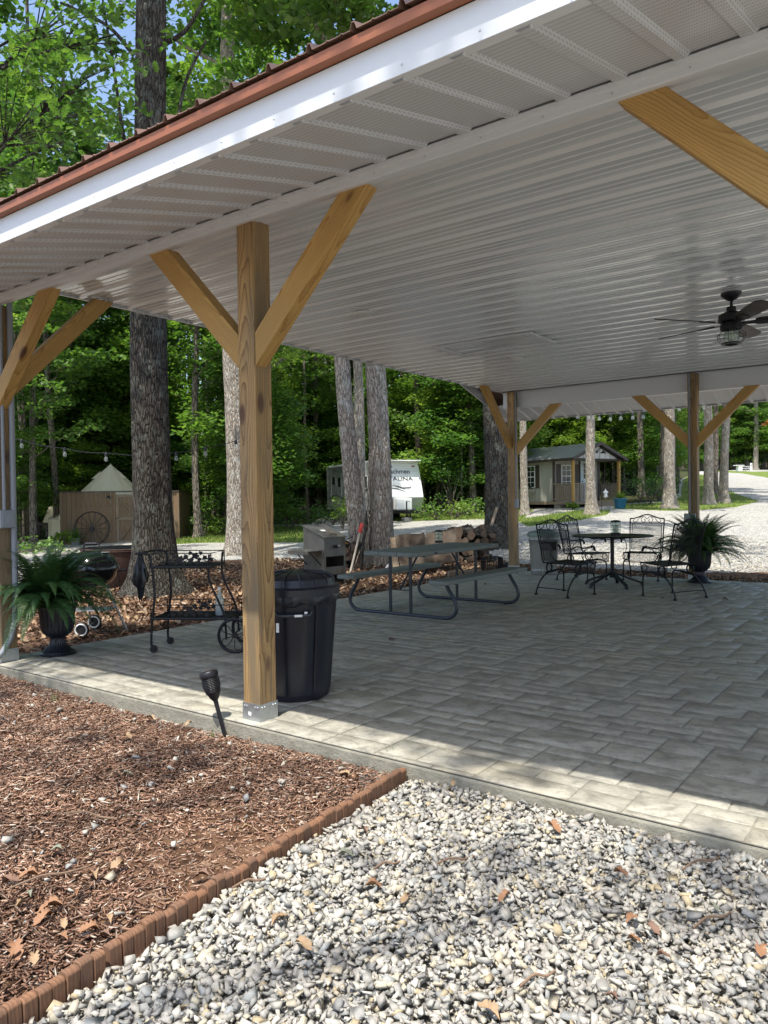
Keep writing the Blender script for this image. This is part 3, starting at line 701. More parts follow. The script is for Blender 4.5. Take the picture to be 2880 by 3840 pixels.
# --- picnic table
def picnic_table():
    t = thing('picnic_table', 'grey plastic-topped picnic table on curved charcoal steel tube frames', 'picnic table', (-1.70, 4.57, 0), .0)
    L = 1.95; hy = L/2
    for k, x in enumerate((-.245, 0, .245)):
        m = MB(); pl = [(x-.1215, -hy), (x+.1215, -hy), (x+.1215, hy), (x-.1215, hy)]
        if k == 0: pl = [(x-.1215, -hy+.05), (x-.07, -hy), (x+.1215, -hy), (x+.1215, hy), (x-.07, hy), (x-.1215, hy-.05)]
        if k == 2: pl = [(x-.1215, -hy), (x+.07, -hy), (x+.1215, -hy+.05), (x+.1215, hy-.05), (x+.07, hy), (x-.1215, hy)]
        m.prism(pl, lambda a, b, h: (a, b, h), .69, .738); m.build('table_plank', M['tabletop'], t, bevel=.008)
    for s in (-1, 1):
        x = s*.635; m = MB()
        m.prism([(x-.125, -hy+.04), (x-.085, -hy), (x+.085, -hy), (x+.125, -hy+.04), (x+.125, hy-.04), (x+.085, hy), (x-.085, hy), (x-.125, hy-.04)], lambda a, b, h: (a, b, h), .405, .45); m.build('bench', M['tabletop'], t, bevel=.008)
    for s in (-1, 1):
        y = s*.73
        m = MB(); q = spline([(-.60, y, .405), (-.64, y, .33), (-.71, y, .22), (-.735, y, .13), (-.69, y, .055), (-.58, y, .022), (-.3, y, .021), (.3, y, .021), (.58, y, .022), (.69, y, .055), (.735, y, .13), (.71, y, .22), (.64, y, .33), (.60, y, .405)], 6)
        m.tube(q, .021, 10); m.build('frame_tube', M['bluesteel'], t, smooth=True)
        for x in (-.14, .14): l = MB(); l.tube([(x, y, .02), (x, y, .69)], .019, 12); l.build('upright', M['bluesteel'], t, smooth=True)
        b = MB(); b.tube([(0, y, .30), (0, y-s*.38, .685)], .011, 8); b.build('diagonal_brace', M['bluesteel'], t, smooth=True)
        b = MB(); b.bar((-.14, y, .295), (.14, y, .295), .02, .01); b.build('crossbar', M['bluesteel'], t)
        b = MB(); b.box((0, y, .685), (.7, .03, .012)); b.box((-.635, y, .40), (.2, .03, .012)); b.box((.635, y, .40), (.2, .03, .012)); b.build('mounting_plate', M['bluesteel'], t)
    for s in (-1, 1):
        f = MB(); f.box((s*.58, -.70, .005), (.04, .045, .014)); f.box((s*.58, .70, .005), (.04, .045, .014)); f.build('foot_pad', M['rubber'], t)
    e = MB(); e.box((.3685, -.55, .712), (.004, .06, .018)); e.build('badge', M['black'], t)
picnic_table()
def lantern_jar(P, label, s=1.0, wax=True):
    t = thing('candle_lantern', label, 'lantern', P)
    b = MB(); b.lathe([(.055*s, 0), (.055*s, .02*s), (.048*s, .028*s)], 20); b.build('base', M['black'], t, smooth=True)
    g = MB(); g.lathe([(.046*s, .028*s), (.046*s, .145*s), (.044*s, .145*s), (.044*s, .03*s)], 20); g.build('glass_chimney', M['glass'], t, smooth=True)
    b = MB(); b.lathe([(.05*s, .145*s), (.052*s, .16*s), (.03*s, .168*s), (.001, .17*s)], 20); b.build('cap', M['black'], t, smooth=True)
    for k in range(4):
        w_ = MB(); a = k*PI/2+.4; w_.tube([(.052*s*math.cos(a), .052*s*math.sin(a), .02*s), (.052*s*math.cos(a), .052*s*math.sin(a), .152*s)], .002*s, 5); w_.build('guard_wire', M['black'], t)
    for z in (.06, .11):
        w_ = MB(); w_.tube(circle((0, 0, z*s), .052*s, 'z', 20), .0016*s, 5, closed=True); w_.build('guard_ring', M['black'], t)
    if wax: c = MB(); c.lathe([(.03*s, .028*s), (.03*s, .105*s), (.001, .1*s)], 16); c.build('candle', M['candle'], t, smooth=True)
lp = onz(1646, 2035, .739); lantern_jar((lp.x, lp.y, .739), 'clear glass lantern with black base on the grey picnic table', 1.0, False)
# --- round wrought iron table
TC = onz(2297, 2199, 0)
def round_table():
    t = thing('round_table', 'round black mesh-top patio table on a five-legged pedestal', 'patio table', (TC.x, TC.y, 0), .3)
    R_ = .575; m = MB(); m.lathe([(R_-.03, .735), (R_, .735), (R_+.004, .745), (R_, .755), (R_-.03, .755)], 56); m.tube(circle((0, 0, .74), R_*.5, 'z', 32), .008, 6, closed=True); m.build('table_rim', M['blackiron'], t, smooth=True)
    g = MB(); k = .016; n_ = int(R_*2/k)
    for i in range(1, n_):
        u = -R_+i*k; h = math.sqrt(max(0, (R_-.02)**2-u*u))
        if h > .02: g.box((u, 0, .7465), (.0055, 2*h, .003)); g.box((0, u, .7495), (2*h, .0055, .003))
    g.build('mesh_top', M['blackiron'], t)
    p = MB(); p.tube([(0, 0, .20), (0, 0, .735)], .028, 14); p.build('pedestal', M['blackiron'], t, smooth=True)
    p = MB(); p.lathe([(.05, .715), (.12, .73), (.12, .735)], 20); p.lathe([(.04, .13), (.045, .22), (.03, .26)], 16); p.build('pedestal_collar', M['blackiron'], t, smooth=True)
    for k in range(5):
        a = 2*PI*k/5+.2; c, s = math.cos(a), math.sin(a)
        l = MB(); l.bar((.03*c, .03*s, .20), (.40*c, .40*s, .06), .045, .03); l.bar((.40*c, .40*s, .075), (.43*c, .43*s, .0), .045, .03); l.build('leg', M['blackiron'], t, bevel=.006)
    for k in range(4):
        a = 2*PI*k/4+.2; c, s = math.cos(a), math.sin(a)
        l = MB(); l.bar((.03*c, .03*s, .69), (.42*c, .42*s, .73), .02, .012); l.build('support_arm', M['blackiron'], t)
round_table()
lantern_jar((TC.x+.06, TC.y-.02, .757), 'wire candle lantern with ivory candle on the round black table', 1.3, True)
cb = MB(); cb.box((0, 0, .008), (.13, .09, .012)); o = cb.build('coaster_box', M['black'], None, bevel=.003, loc=(TC.x+.30, TC.y+.12, .756)); tag(o, 'flat dark box lying on the round table beside the candle lantern', 'box')
# --- wrought iron spring chairs
def chair():
    t = thing('patio_chair', 'x', 'patio chair', (0, 0, 0), 0, 'wrought iron chairs round the patio table')
    W = .27
    # back frame: y forward is the facing direction
    for s in (-1, 1):
        m = MB(); m.tube(spline([(s*.245, .27, .44), (s*.25, .0, .43), (s*.25, -.19, .425), (s*.25, -.24, .46), (s*.255, -.28, .65), (s*.265, -.345, .93), (s*.245, -.35, .955)], 5), .010, 8); m.build('side_rail', M['blackiron'], t, smooth=True)
        m = MB(); m.tube([(s*.225, -.235, .46), (s*.232, -.335, .88)], .006, 6); m.build('inner_rail', M['blackiron'], t, smooth=True)
    cr = [(-.245, -.35, .955), (-.19, -.352, .962), (-.12, -.354, .985), (-.05, -.356, 1.012), (0, -.357, 1.018), (.05, -.356, 1.012), (.12, -.354, .985), (.19, -.352, .962), (.245, -.35, .955)]
    m = MB(); m.tube(spline(cr, 4), .010, 8); m.build('crest_rail', M['blackiron'], t, smooth=True)
    m = MB(); m.tube([(-.262, -.335, .885), (.262, -.335, .885)], .007, 6); m.build('back_crossbar', M['blackiron'], t, smooth=True)
    for s in (-1, 1):
        m = MB(); y = -.345
        m.tube(spline([(s*.005, y, .945), (s*.04, y, .985), (s*.09, y, .955), (s*.075, y, .905), (s*.04, y, .90), (s*.028, y, .93), (s*.045, y, .945)], 5), .005, 6)
        m.tube(spline([(s*.06, y, .99), (s*.12, y, .965), (s*.16, y, .91), (s*.20, y, .90), (s*.215, y, .925), (s*.195, y, .94)], 5), .005, 6); m.build('scroll', M['blackiron'], t, smooth=True)
    m = MB(); mesh_grid(m, (-.225, -.235, .455), (.225, -.235, .455), (.232, -.335, .88), (-.232, -.335, .88), 26, 26, .0013); m.build('back_mesh', M['blackiron'], t)
    m = MB(); mesh_grid(m, (-.24, .27, .438), (.24, .27, .438), (.24, -.21, .432), (-.24, -.21, .432), 28, 28, .0016); m.build('seat_mesh', M['blackiron'], t)
    m = MB(); mesh_grid(m, (-.22, .255, .30), (.22, .255, .30), (.235, .27, .43), (-.235, .27, .43), 26, 8, .0013); m.tube([(-.235, .27, .432), (-.225, .255, .295), (.225, .255, .295), (.235, .27, .432)], .006, 6); m.build('front_apron', M['blackiron'], t)
    m = MB(); m.tube([(-.245, .27, .437), (.245, .27, .437)], .008, 6); m.tube([(-.25, -.2, .425), (.25, -.2, .425)], .007, 6); m.build('seat_crossbar', M['blackiron'], t, smooth=True)
    for s in (-1, 1):
        x = s*.265
        m = MB(); m.tube(spline([(x, -.27, .63), (x+s*.02, -.18, .665), (x+s*.03, -.05, .64), (x+s*.03, .08, .655), (x+s*.03, .15, .645), (x+s*.03, .17, .60)], 5), .009, 8); m.tube([(x+s*.03, .10, .655), (x+s*.03, .15, .648), (x+s*.03, .172, .60)], .017, 8); m.build('armrest', M['blackiron'], t, smooth=True)
        m = MB(); m.tube(spline([(x+s*.02, .14, .64), (x+s*.01, .02, .62), (x, -.06, .54), (x-s*.005, .0, .46), (x-s*.01, .08, .435)], 6), .0065, 6); m.build('arm_support', M['blackiron'], t, smooth=True)
        for dx in (0, .012):
            m = MB(); m.tube(circle((s*(.25-dx), -.12, .36), .055, 'x', 20), .007, 6, closed=True); m.build('coil_spring', M['blackiron'], t, smooth=True)
        m = MB(); m.tube(circle((s*.262, .17, .372), .045, 'x', 20), .006, 6, closed=True); m.build('side_ring', M['blackiron'], t, smooth=True)
        m = MB(); m.tube(spline([(s*.27, -.36, .012), (s*.265, -.345, .08), (s*.26, -.27, .20), (s*.25, -.15, .285), (s*.25, 0, .31), (s*.25, .12, .315), (s*.255, .185, .29), (s*.26, .20, .22), (s*.262, .20, .012)], 5), .011, 8); m.build('leg_frame', M['blackiron'], t, smooth=True)
        m = MB(); m.tube([(s*.25, -.18, .285), (s*.25, .05, .318)], .016, 8); m.build('spring_clamp', M['blackiron'], t, smooth=True)
        for y in (-.36, .20):
            m = MB(); m.lathe([(.02, 0), (.024, .004), (.024, .018), (.014, .026)], 12, (s*.27 if y < 0 else s*.262, y, 0)); m.build('foot_cap', M['blackiron'], t, smooth=True)
    m = MB(); m.tube([(-.265, -.33, .10), (.265, -.33, .10)], .007, 6); m.build('stretcher', M['blackiron'], t, smooth=True)
    return t
ch0 = chair()
def seat_at(o, px, D, dr, df, label):
    P = CAM+FH*D+RH*((px-1440)/FPX*D); o.location = (P[0], P[1], .002); o.rotation_euler = (0, 0, frame_dir(dr, df)-PI/2); o['label'] = label
for i, (px, D, dr, df, lb) in enumerate([
    (2132, 10.3, .80, .60, 'iron patio chair nearest the picnic table, a dark basket hanging on its back'),
    (2196, 12.0, .66, -.75, 'iron patio chair behind the basket chair, close to the metal trash can'),
    (2410, 12.0, -.50, -.87, 'iron patio chair facing the camera from behind the round table'),
    (2508, 9.95, -.42, .90, 'iron patio chair with its back to the camera before the far fern urn')]):
    o = ch0 if i == 0 else copy_tree(ch0)
    seat_at(o, px, D, dr, df, lb)
# basket on the back of the first chair
P = ray(2060, 2035, 10.25)
t = thing('hanging_basket', 'small black rectangular basket hanging on the back of an iron chair', 'basket', P, frame_dir(.93, -.36)+.0)
m = MB(); m.box((0, 0, -.05), (.20, .10, .10)); m.build('basket_body', M['black'], t, bevel=.006)
m = MB(); m.tube([(-.105, -.055, 0), (.105, -.055, 0), (.105, .055, 0), (-.105, .055, 0)], .006, 6, closed=True); m.build('basket_rim', M['blackiron'], t)
for s in (-.07, .07):
    m = MB(); m.tube([(s, .055, 0), (s, .10, .03), (s, .11, .0)], .004, 6); m.build('hook', M['blackiron'], t)
# --- fluted urns and ferns
def urn(name_label, P, s=1.0, rz=0):
    t = thing('urn_planter', name_label, 'urn', P, rz)
    b = MB(); b.lathe([(.165*s, 0), (.17*s, .006*s), (.17*s, .022*s), (.158*s, .03*s), (.156*s, .036*s), (.135*s, .048*s), (.125*s, .052*s)], 48); b.build('base', M['darkplastic'], t, smooth=True)
    b = MB(); b.lathe([(.128*s, .05*s), (.10*s, .075*s), (.078*s, .105*s), (.066*s, .14*s), (.066*s, .165*s)], 144, flute=.035, nf=24); b.build('stem', M['darkplastic'], t, smooth=True)
    b = MB(); b.lathe([(.070*s, .163*s), (.07*s, .172*s), (.10*s, .19*s), (.135*s, .225*s), (.152*s, .27*s), (.158*s, .33*s), (.162*s, .40*s), (.172*s, .45*s), (.18*s, .47*s)], 144, flute=.025, nf=24)
    b.build('bowl', M['darkplastic'], t, smooth=True)
    b = MB(); b.lathe([(.178*s, .465*s), (.20*s, .475*s), (.20*s, .49*s), (.175*s, .49*s), (.165*s, .44*s), (.001, .44*s)], 48); b.build('rim', M['darkplastic'], t, smooth=True)
    b = MB(); b.lathe([(.166*s, .455*s), (.1*s, .46*s), (.001, .465*s)], 24); b.build('soil', M['soil'], t)
    return t
def fern_mesh(nf, Lmin, Lmax, seed, droop=1.0):
    r = np.random.default_rng(seed); V = []; Fc = []; C_ = []
    for i in range(nf):
        az = r.uniform(0, 2*PI); L = r.uniform(Lmin, Lmax); el = r.uniform(.2, 1.5); nseg = 30
        p = np.array([math.cos(az)*.04, math.sin(az)*.04, 0.0]); a = el; tw = r.uniform(-.5, .5); shade = r.uniform(0, 1)
        pts = [p.copy()]; T = []
        for k in range(nseg):
            dirv = np.array([math.cos(az)*math.cos(a), math.sin(az)*math.cos(a), math.sin(a)]); T.append(dirv)
            p = p+dirv*L/nseg; pts.append(p.copy()); a -= droop*(.028+.055*(k/nseg))*(.72 if el > 1.05 else 1.1 if el > .7 else .85)*(L/.5); az += tw*.012
        T.append(T[-1])
        for k in range(2, nseg+1):
            u = k/nseg; w_ = (.012+L*.10)*math.sin(PI*min(1, u*.93+.10))**.55*(1-.72*u**2.2)
            t_ = T[k]; side = np.cross(t_, [0, 0, 1]); side /= (np.linalg.norm(side)+1e-9); up = np.cross(side, t_)
            for sg in (-1, 1):
                for half in (0, .5):
                    o = pts[k]-t_*L/nseg*half; d = side*sg*.93+t_*.33-up*(.18+r.uniform(-.12, .2)); d /= np.linalg.norm(d)
                    wid = t_*L/nseg*.18; tip = o+d*w_*r.uniform(.88, 1.08); mid = o+d*w_*.55
                    n0 = len(V); V += [o-wid*.6, o+wid*.6, mid+wid*1.0, tip, mid-wid*1.0]; c = min(1, max(0, shade*.6+.3*u+r.uniform(-.1, .15)))
                    Fc.append((n0, n0+1, n0+2, n0+4)); Fc.append((n0+4, n0+2, n0+3, n0+3)); C_ += [c]*5
        # rachis
        for k in range(nseg):
            t_ = T[k]; side = np.cross(t_, [0, 0, 1]); side /= (np.linalg.norm(side)+1e-9); n0 = len(V); s_ = side*.0018
            V += [pts[k]-s_, pts[k]+s_, pts[k+1]+s_, pts[k+1]-s_]; Fc.append((n0, n0+1, n0+2, n0+3)); C_ += [.3]*4
    V = np.array(V); F4 = [f for f in Fc if len(set(f)) == 4]; F3 = [f[:3] for f in Fc if len(set(f)) == 3]
    F_ = np.array([(a, b, c) for a, b, c, d in F4]+[(a, c, d) for a, b, c, d in F4]+F3)
    return np_mesh('fern', V, F_, np.array(C_))
def fern(P, label, **k):
    t = thing('fern', label, 'fern', P)
    mobj('fronds', fern_mesh(**k), M['fernleaf'], t)
    m = MB()
    for i in range(9):
        a = i*.7; m.tube([(0, 0, -.05), (.02*math.cos(a), .02*math.sin(a), .03)], .004, 5)
    m.build('crown', M['fernleaf'], t)
U1 = onz(209, 2455, 0); urn('dark fluted urn planter at the left edge of the patio by the first post', (U1.x, U1.y+.02, 0), .88)
fern((U1.x-.09, U1.y-.03, .45), 'big drooping sword fern in the left urn planter', nf=320, Lmin=.34, Lmax=.84, seed=5, droop=.85)
P = onz(2628, 2186, 0); urn('dark fluted urn planter beside the far right timber post', (P.x-.02, P.y+.02, 0), 1.0)
fern((P.x-.02, P.y+.02, .47), 'bushy dark fern in the urn planter at the far right post', nf=330, Lmin=.42, Lmax=.86, seed=8, droop=.72)
# --- serving cart
def cart():
    A = Vector((-2.33, .955, 0)); ang = math.atan2(.4, .64)
    t = thing('serving_cart', 'black wrought iron serving cart with leaf ornaments and one large spoked wheel', 'serving cart', A, ang)
    L = .71; W = .40; bi = M['blackiron']      # local x along the cart, y away
    def leg(y, near):
        m = MB(); m.tube(spline([(0, y, .06), (.0, y, .15), (.012, y, .30), (.035, y, .48), (.03, y, .62), (.015, y, .75), (-.005, y, .85), (-.06, y, .875), (-.13, y, .87)], 5), .011, 8); return m.build('front_leg', bi, t, smooth=True)
    leg(0, 1); leg(W, 0)
    m = MB(); m.tube([(-.13, 0, .87), (-.13, W, .87)], .010, 8); m.build('push_handle', bi, t, smooth=True)
    for y in (0, W):
        m = MB(); m.tube(spline([(.67, y, .12), (.66, y, .30), (.63, y, .40), (.56, y, .55), (.525, y, .65), (.52, y, .75), (.53, y, .86)], 5), .010, 8); m.build('rear_leg', bi, t, smooth=True)
    for y in (0, W):
        c = MB(); c.lathe([(.001, -.016), (.03, -.016), (.034, -.008), (.034, .008), (.03, .016), (.001, .016)], 20)
        o = c.build('caster', M['rubber'], t, smooth=True, loc=(.02, y, .035), rot=(PI/2, 0, .5))
        h = MB(); h.lathe([(.001, -.019), (.012, -.019), (.012, .019), (.001, .019)], 12); h.build('caster_hub', bi, o)
    for y in (-.02, W+.02):
        c = MB(); c.tube(circle((0, 0, 0), .142, 'y', 40), .014, 8, closed=True)
        o = c.build('wheel', bi, t, smooth=True, loc=(.75, y, .157))
        s = MB(); s.lathe([(.001, -.02), (.022, -.02), (.022, .02), (.001, .02)], 14); s.v = [(a, c_, b) for a, b, c_ in s.v]; s.build('hub', bi, o, smooth=True)
        for k in range(5):
            a = 2*PI*k/5; s = MB()
            def q(r, b): return (r*math.cos(a+b), 0, r*math.sin(a+b))
            s.tube(spline([q(.015, 0), q(.06, .35), q(.115, .28), q(.13, 0), q(.115, -.28), q(.06, -.35), q(.015, 0)], 5), .004, 5); s.build('spoke_loop', bi, o, smooth=True)
    for z, x0, x1, rn in ((.75, .0, .545, 'upper'), (.30, .0, .70, 'lower')):
        m = MB(); m.tube([(x0, 0, z), (x1, 0, z), (x1, W, z), (x0, W, z)], .012, 8, closed=True); m.build('shelf_frame', bi, t, smooth=True)
        m = MB(); mesh_grid(m, (x0, 0, z), (x1, 0, z), (x1, W, z), (x0, W, z), 34, 24, .0018); m.build('shelf_mesh', bi, t)
        m = MB(); m.tube([(x0, 0, z+.12), (x1, 0, z+.12), (x1, W, z+.12), (x0, W, z+.12)], .005, 6, closed=True)
        for (x, y) in ((x0, 0), (x1, 0), (x1, W), (x0, W)): m.tube([(x, y, z), (x, y, z+.12)], .005, 6)
        m.build('gallery_rail', bi, t, smooth=True)
        for y in (0, W):
            xc = (x0+x1)/2; m = MB()
            for (dx, dz, s_, r) in ((0, .07, .033, 0), (-.05, .095, .02, .5), (.05, .095, .02, -.5), (-.09, .055, .022, .4), (.09, .055, .022, -.4), (-.15, .035, .02, .3), (.15, .035, .02, -.3), (-.035, .035, .018, 0), (.035, .035, .018, 0)):
                pl = [(s_*math.cos(b)*(1+.22*math.cos(5*b)), s_*.85*math.sin(b)*(1+.22*math.cos(5*b))) for b in [2*PI*k/20 for k in range(20)]]
                m.prism(pl, lambda a, b, h, dx=dx, dz=dz, r=r: (xc+dx+a*math.cos(r)-b*math.sin(r), y+h, z+dz+a*math.sin(r)+b*math.cos(r)), -.004, .004)
            m.tube(spline([(xc-.20, y, z+.02), (xc-.16, y, z+.05), (xc-.09, y, z+.04), (xc, y, z+.05), (xc+.09, y, z+.04), (xc+.16, y, z+.05), (xc+.20, y, z+.02)], 5), .004, 5)
            m.tube(spline([(xc-.12, y, z+.01), (xc-.05, y, z+.045), (xc, y, z+.07), (xc+.05, y, z+.045), (xc+.12, y, z+.01)], 5), .004, 5)
            m.build('leaf_ornament', bi, t)
    # bag over the handle
    g = thing('plastic_bag', 'dark plastic bag hanging from the serving cart handle', 'bag', A+Vector((math.cos(ang)*-.13-math.sin(ang)*.1, math.sin(ang)*-.13+math.cos(ang)*.1, .87)), ang)
    m = MB(); n_ = 28; V = []
    for ring, (z, r) in enumerate([(.01, .02), (-.04, .03), (-.12, .06), (-.22, .085), (-.27, .07), (-.30, .04), (-.38, .03), (-.42, .012)]):
        for k in range(n_):
            a = 2*PI*k/n_; q = r*(1+.22*math.sin(a*5+ring)+.12*math.sin(a*9+2*ring)); V.append((q*math.cos(a)*.7, q*math.sin(a), z+.015*math.sin(3*a)))
    m.add(V, [(i*n_+k, (i+1)*n_+k, (i+1)*n_+(k+1) % n_, i*n_+(k+1) % n_) for i in range(7) for k in range(n_)]); m.build('bag_body', M['bagblack'], g, smooth=True)
    bp_ = A+Vector((math.cos(ang)*.55-math.sin(ang)*.22, math.sin(ang)*.55+math.cos(ang)*.22, .302))
    bt = thing('bottle', 'clear plastic bottle with a little blue liquid on the lower cart shelf', 'bottle', bp_)
    m = MB(); m.lathe([(.038, 0), (.04, .01), (.04, .13), (.03, .17), (.014, .205), (.013, .23)], 20); m.build('bottle_body', M['frost'], bt, smooth=True)
    m = MB(); m.lathe([(.037, .003), (.037, .045), (.001, .045)], 20); m.build('liquid', M['blueliq'], bt, smooth=True)
    m = MB(); m.lathe([(.016, .228), (.016, .25), (.001, .25)], 16); m.build('cap', M['white'], bt, smooth=True)
cart()
# --- kettle grill
def grill():
    D = 8.25; c = ray(345, 2133, D); g0 = -.1
    t = thing('kettle_grill', 'black enamel kettle charcoal grill with silver legs and white-walled wheels on the mulch', 'grill', (c.x, c.y, g0), frame_dir(1, 0))
    z0 = c.z-g0; r = .275
    m = MB(); m.lathe([(.001, z0-.20), (.10, z0-.195), (.19, z0-.155), (.245, z0-.09), (r-.006, z0-.01), (r, z0)], 48); m.build('bowl', M['enamel'], t, smooth=True)
    m = MB(); m.lathe([(r+.006, z0-.004), (r+.008, z0+.012), (r-.004, z0+.05), (.235, z0+.12), (.16, z0+.175), (.08, z0+.195), (.001, z0+.20)], 48); lid = m.build('lid', M['enamel'], t, smooth=True)
    h = MB(); h.tube(spline([(-.09, 0, z0+.19), (-.085, 0, z0+.25), (-.05, 0, z0+.275), (.05, 0, z0+.275), (.085, 0, z0+.25), (.09, 0, z0+.19)], 4), .010, 8); h.tube([(-.06, 0, z0+.272), (.06, 0, z0+.272)], .018, 8); h.build('lid_handle', M['black'], lid, smooth=True)
    v_ = MB(); v_.lathe([(.001, 0), (.05, 0), (.05, .006), (.001, .008)], 24, (.16, -.03, z0+.178)); v_.build('lid_vent', M['alu'], lid, smooth=True)
    h = MB(); h.tube([(r, 0, z0-.03), (r+.07, 0, z0-.015), (r+.10, 0, z0-.015)], .012, 8); h.build('bowl_handle', M['black'], t, smooth=True)
    h = MB(); h.tube(spline([(r, -.02, z0-.04), (r+.03, -.03, z0-.12), (r+.02, -.03, z0-.17), (r-.01, -.03, z0-.16)], 4), .005, 6); h.build('tool_hook', M['black'], t, smooth=True)
    for (x, y, xe, ye, zb, nm) in ((.13, .03, .33, .13, 0, 'leg'), (-.12, -.10, -.17, -.22, .09, 'leg'), (-.10, .12, -.14, .28, .09, 'leg')):
        l = MB(); l.tube([(x, y, z0-.17), (xe, ye, zb)], .0125, 10); l.build('leg', M['alu'], t, smooth=True)
    for y in (-.24, .30):
        w_ = MB(); w_.tube(circle((0, 0, 0), .062, 'y', 28), .019, 10, closed=True); o = w_.build('wheel', M['rubber'], t, smooth=True, loc=(-.03 if y < 0 else -.10, y, .085))
        q = MB(); q.tube(circle((0, -.017, 0), .060, 'y', 28), .0085, 8, closed=True); q.build('whitewall', M['white'], o, smooth=True)
        q = MB(); q.tube([(0, -.012, 0), (0, .012, 0)], .052, 20); q.build('hub', M['black'], o)
    a = MB(); a.tube([(-.03, -.24, .085), (-.10, .30, .085)], .006, 8); a.build('axle', M['alu'], t, smooth=True)
    a = MB(); a.box((0, 0, .27), (.44, .30, .008)); a.build('ash_shelf', M['galv'], t, bevel=.002)
grill()
# --- solar torch stake
def torch():
    b = onz(840, 2748, -.07); top = ray(787, 2545, depth(b)+.02)
    t = thing('solar_torch', 'black slatted solar garden torch leaning in the mulch by the patio edge', 'solar light', b)
    ax = (top-b); ax.normalize(); R = ax.to_track_quat('Z', 'X').to_matrix()
    def put(m): m.v = [tuple(R @ Vector(v)) for v in m.v]; return m
    m = MB(); m.lathe([(.004, -.06), (.011, 0), (.013, .16), (.014, .20)], 14); put(m).build('stake', M['black'], t, smooth=True)
    h = .20; m = MB(); m.lathe([(.017, h), (.03, h+.02), (.042, h+.05)], 24); put(m).build('cup', M['black'], t, smooth=True)
    for k in range(9):
        z = h+.055+k*.0095; r = .043+.010*math.sin(PI*k/9*.8); m = MB(); m.tube(circle((0, 0, z), r, 'z', 28), .0034, 6, closed=True); put(m).build('slat', M['black'], t, smooth=True)
    for k in range(6):
        a = k*PI/3; m = MB(); m.tube([(.043*math.cos(a), .043*math.sin(a), h+.045), (.053*math.cos(a), .053*math.sin(a), h+.10), (.052*math.cos(a), .052*math.sin(a), h+.145)], .005, 6); put(m).build('frame_bar', M['black'], t, smooth=True)
    m = MB(); m.lathe([(.030, h+.05), (.038, h+.14)], 20); put(m).build('inner_sleeve', M['darkglass'], t, smooth=True)
    m = MB(); m.lathe([(.052, h+.140), (.055, h+.145), (.055, h+.172), (.050, h+.178), (.001, h+.178)], 32); put(m).build('solar_cap', M['black'], t, smooth=True)
    m = MB(); m.box((0, 0, h+.180), (.055, .055, .003)); put(m).build('solar_panel', M['darkglass'], t)
torch()
# --- ceiling fan
def fan():
    P = onz(2742, 1097, ZC); t = thing('ceiling_fan', 'dark five-blade ceiling fan with caged glass lantern light', 'ceiling fan', (P.x, P.y, ZC-.003)); t.scale = (1.2, 1.2, 1.2)
    bk = M['black']
    m = MB(); m.lathe([(.072, 0), (.078, -.006), (.075, -.02), (.05, -.045), (.022, -.062), (.012, -.066)], 32); m.build('canopy', bk, t, smooth=True)
    m = MB(); m.tube([(0, 0, -.06), (0, 0, -.115)], .012, 12); m.build('downrod', bk, t, smooth=True)
    m = MB(); m.lathe([(.034, -.11), (.036, -.115), (.036, -.145), (.055, -.152), (.095, -.175), (.097, -.225), (.06, -.235), (.075, -.24), (.082, -.255), (.082, -.29), (.06, -.30)], 40); m.build('motor_housing', bk, t, smooth=True)
    for k in range(5):
        a = 2*PI*k/5+.25; R = Matrix.Rotation(a, 3, 'Z') @ Matrix.Rotation(-.24, 3, 'X')
        m = MB(); pl = [(.17, -.035), (.19, -.055), (.40, -.068), (.60, -.070), (.655, -.045), (.66, 0), (.655, .045), (.60, .070), (.40, .068), (.19, .055), (.17, .035)]
        m.prism(pl, lambda x, y, h: tuple(R @ Vector((x, y, h))+Vector((0, 0, -.235))), -.004, .004); b = m.build('blade', M['browntrim'], t, bevel=.002)
        m = MB(); m.prism([(.07, -.015), (.15, -.022), (.20, -.04), (.27, -.03), (.285, 0), (.27, .03), (.20, .04), (.15, .022), (.07, .015)], lambda x, y, h: tuple(R @ Vector((x, y, h))+Vector((0, 0, -.2425))), -.003, .003); m.build('blade_iron', bk, b)
    m = MB(); m.lathe([(.045, -.30), (.052, -.31), (.052, -.385), (.048, -.39), (.046, -.31)], 28, flute=.02, nf=1); m.build('glass_shade', M['glass'], t, smooth=True)
    m = MB(); m.lathe([(.012, -.30), (.012, -.325), (.022, -.34), (.022, -.36), (.001, -.375)], 16); m.build('bulb', M['candle'], t, smooth=True)
    for k in range(8):
        a = 2*PI*k/8; c, s = math.cos(a), math.sin(a); m = MB(); m.tube(spline([(.065*c, .065*s, -.295), (.098*c, .098*s, -.32), (.103*c, .103*s, -.35), (.085*c, .085*s, -.385), (.07*c, .07*s, -.395)], 4), .0022, 5); m.build('cage_wire', bk, t)
    for z, r in ((-.335, .103),): m = MB(); m.tube(circle((0, 0, z), r, 'z', 32), .0024, 5, closed=True); m.build('cage_ring', bk, t)
    m = MB(); m.lathe([(.05, -.39), (.074, -.392), (.074, -.403), (.05, -.405), (.05, -.39)], 32); m.build('cage_base', bk, t, smooth=True)
    m = MB(); m.tube([(.0, -.09, -.27), (.0, -.092, -.50)], .0015, 4) if 0 else m.sphere((0, 0, -.41), .01); m.build('finial', bk, t, smooth=True)
fan()
# ------------------------------------------------------------------ things on the ground around the patio
def local_frame(P, dr, df): return P, frame_dir(dr, df)
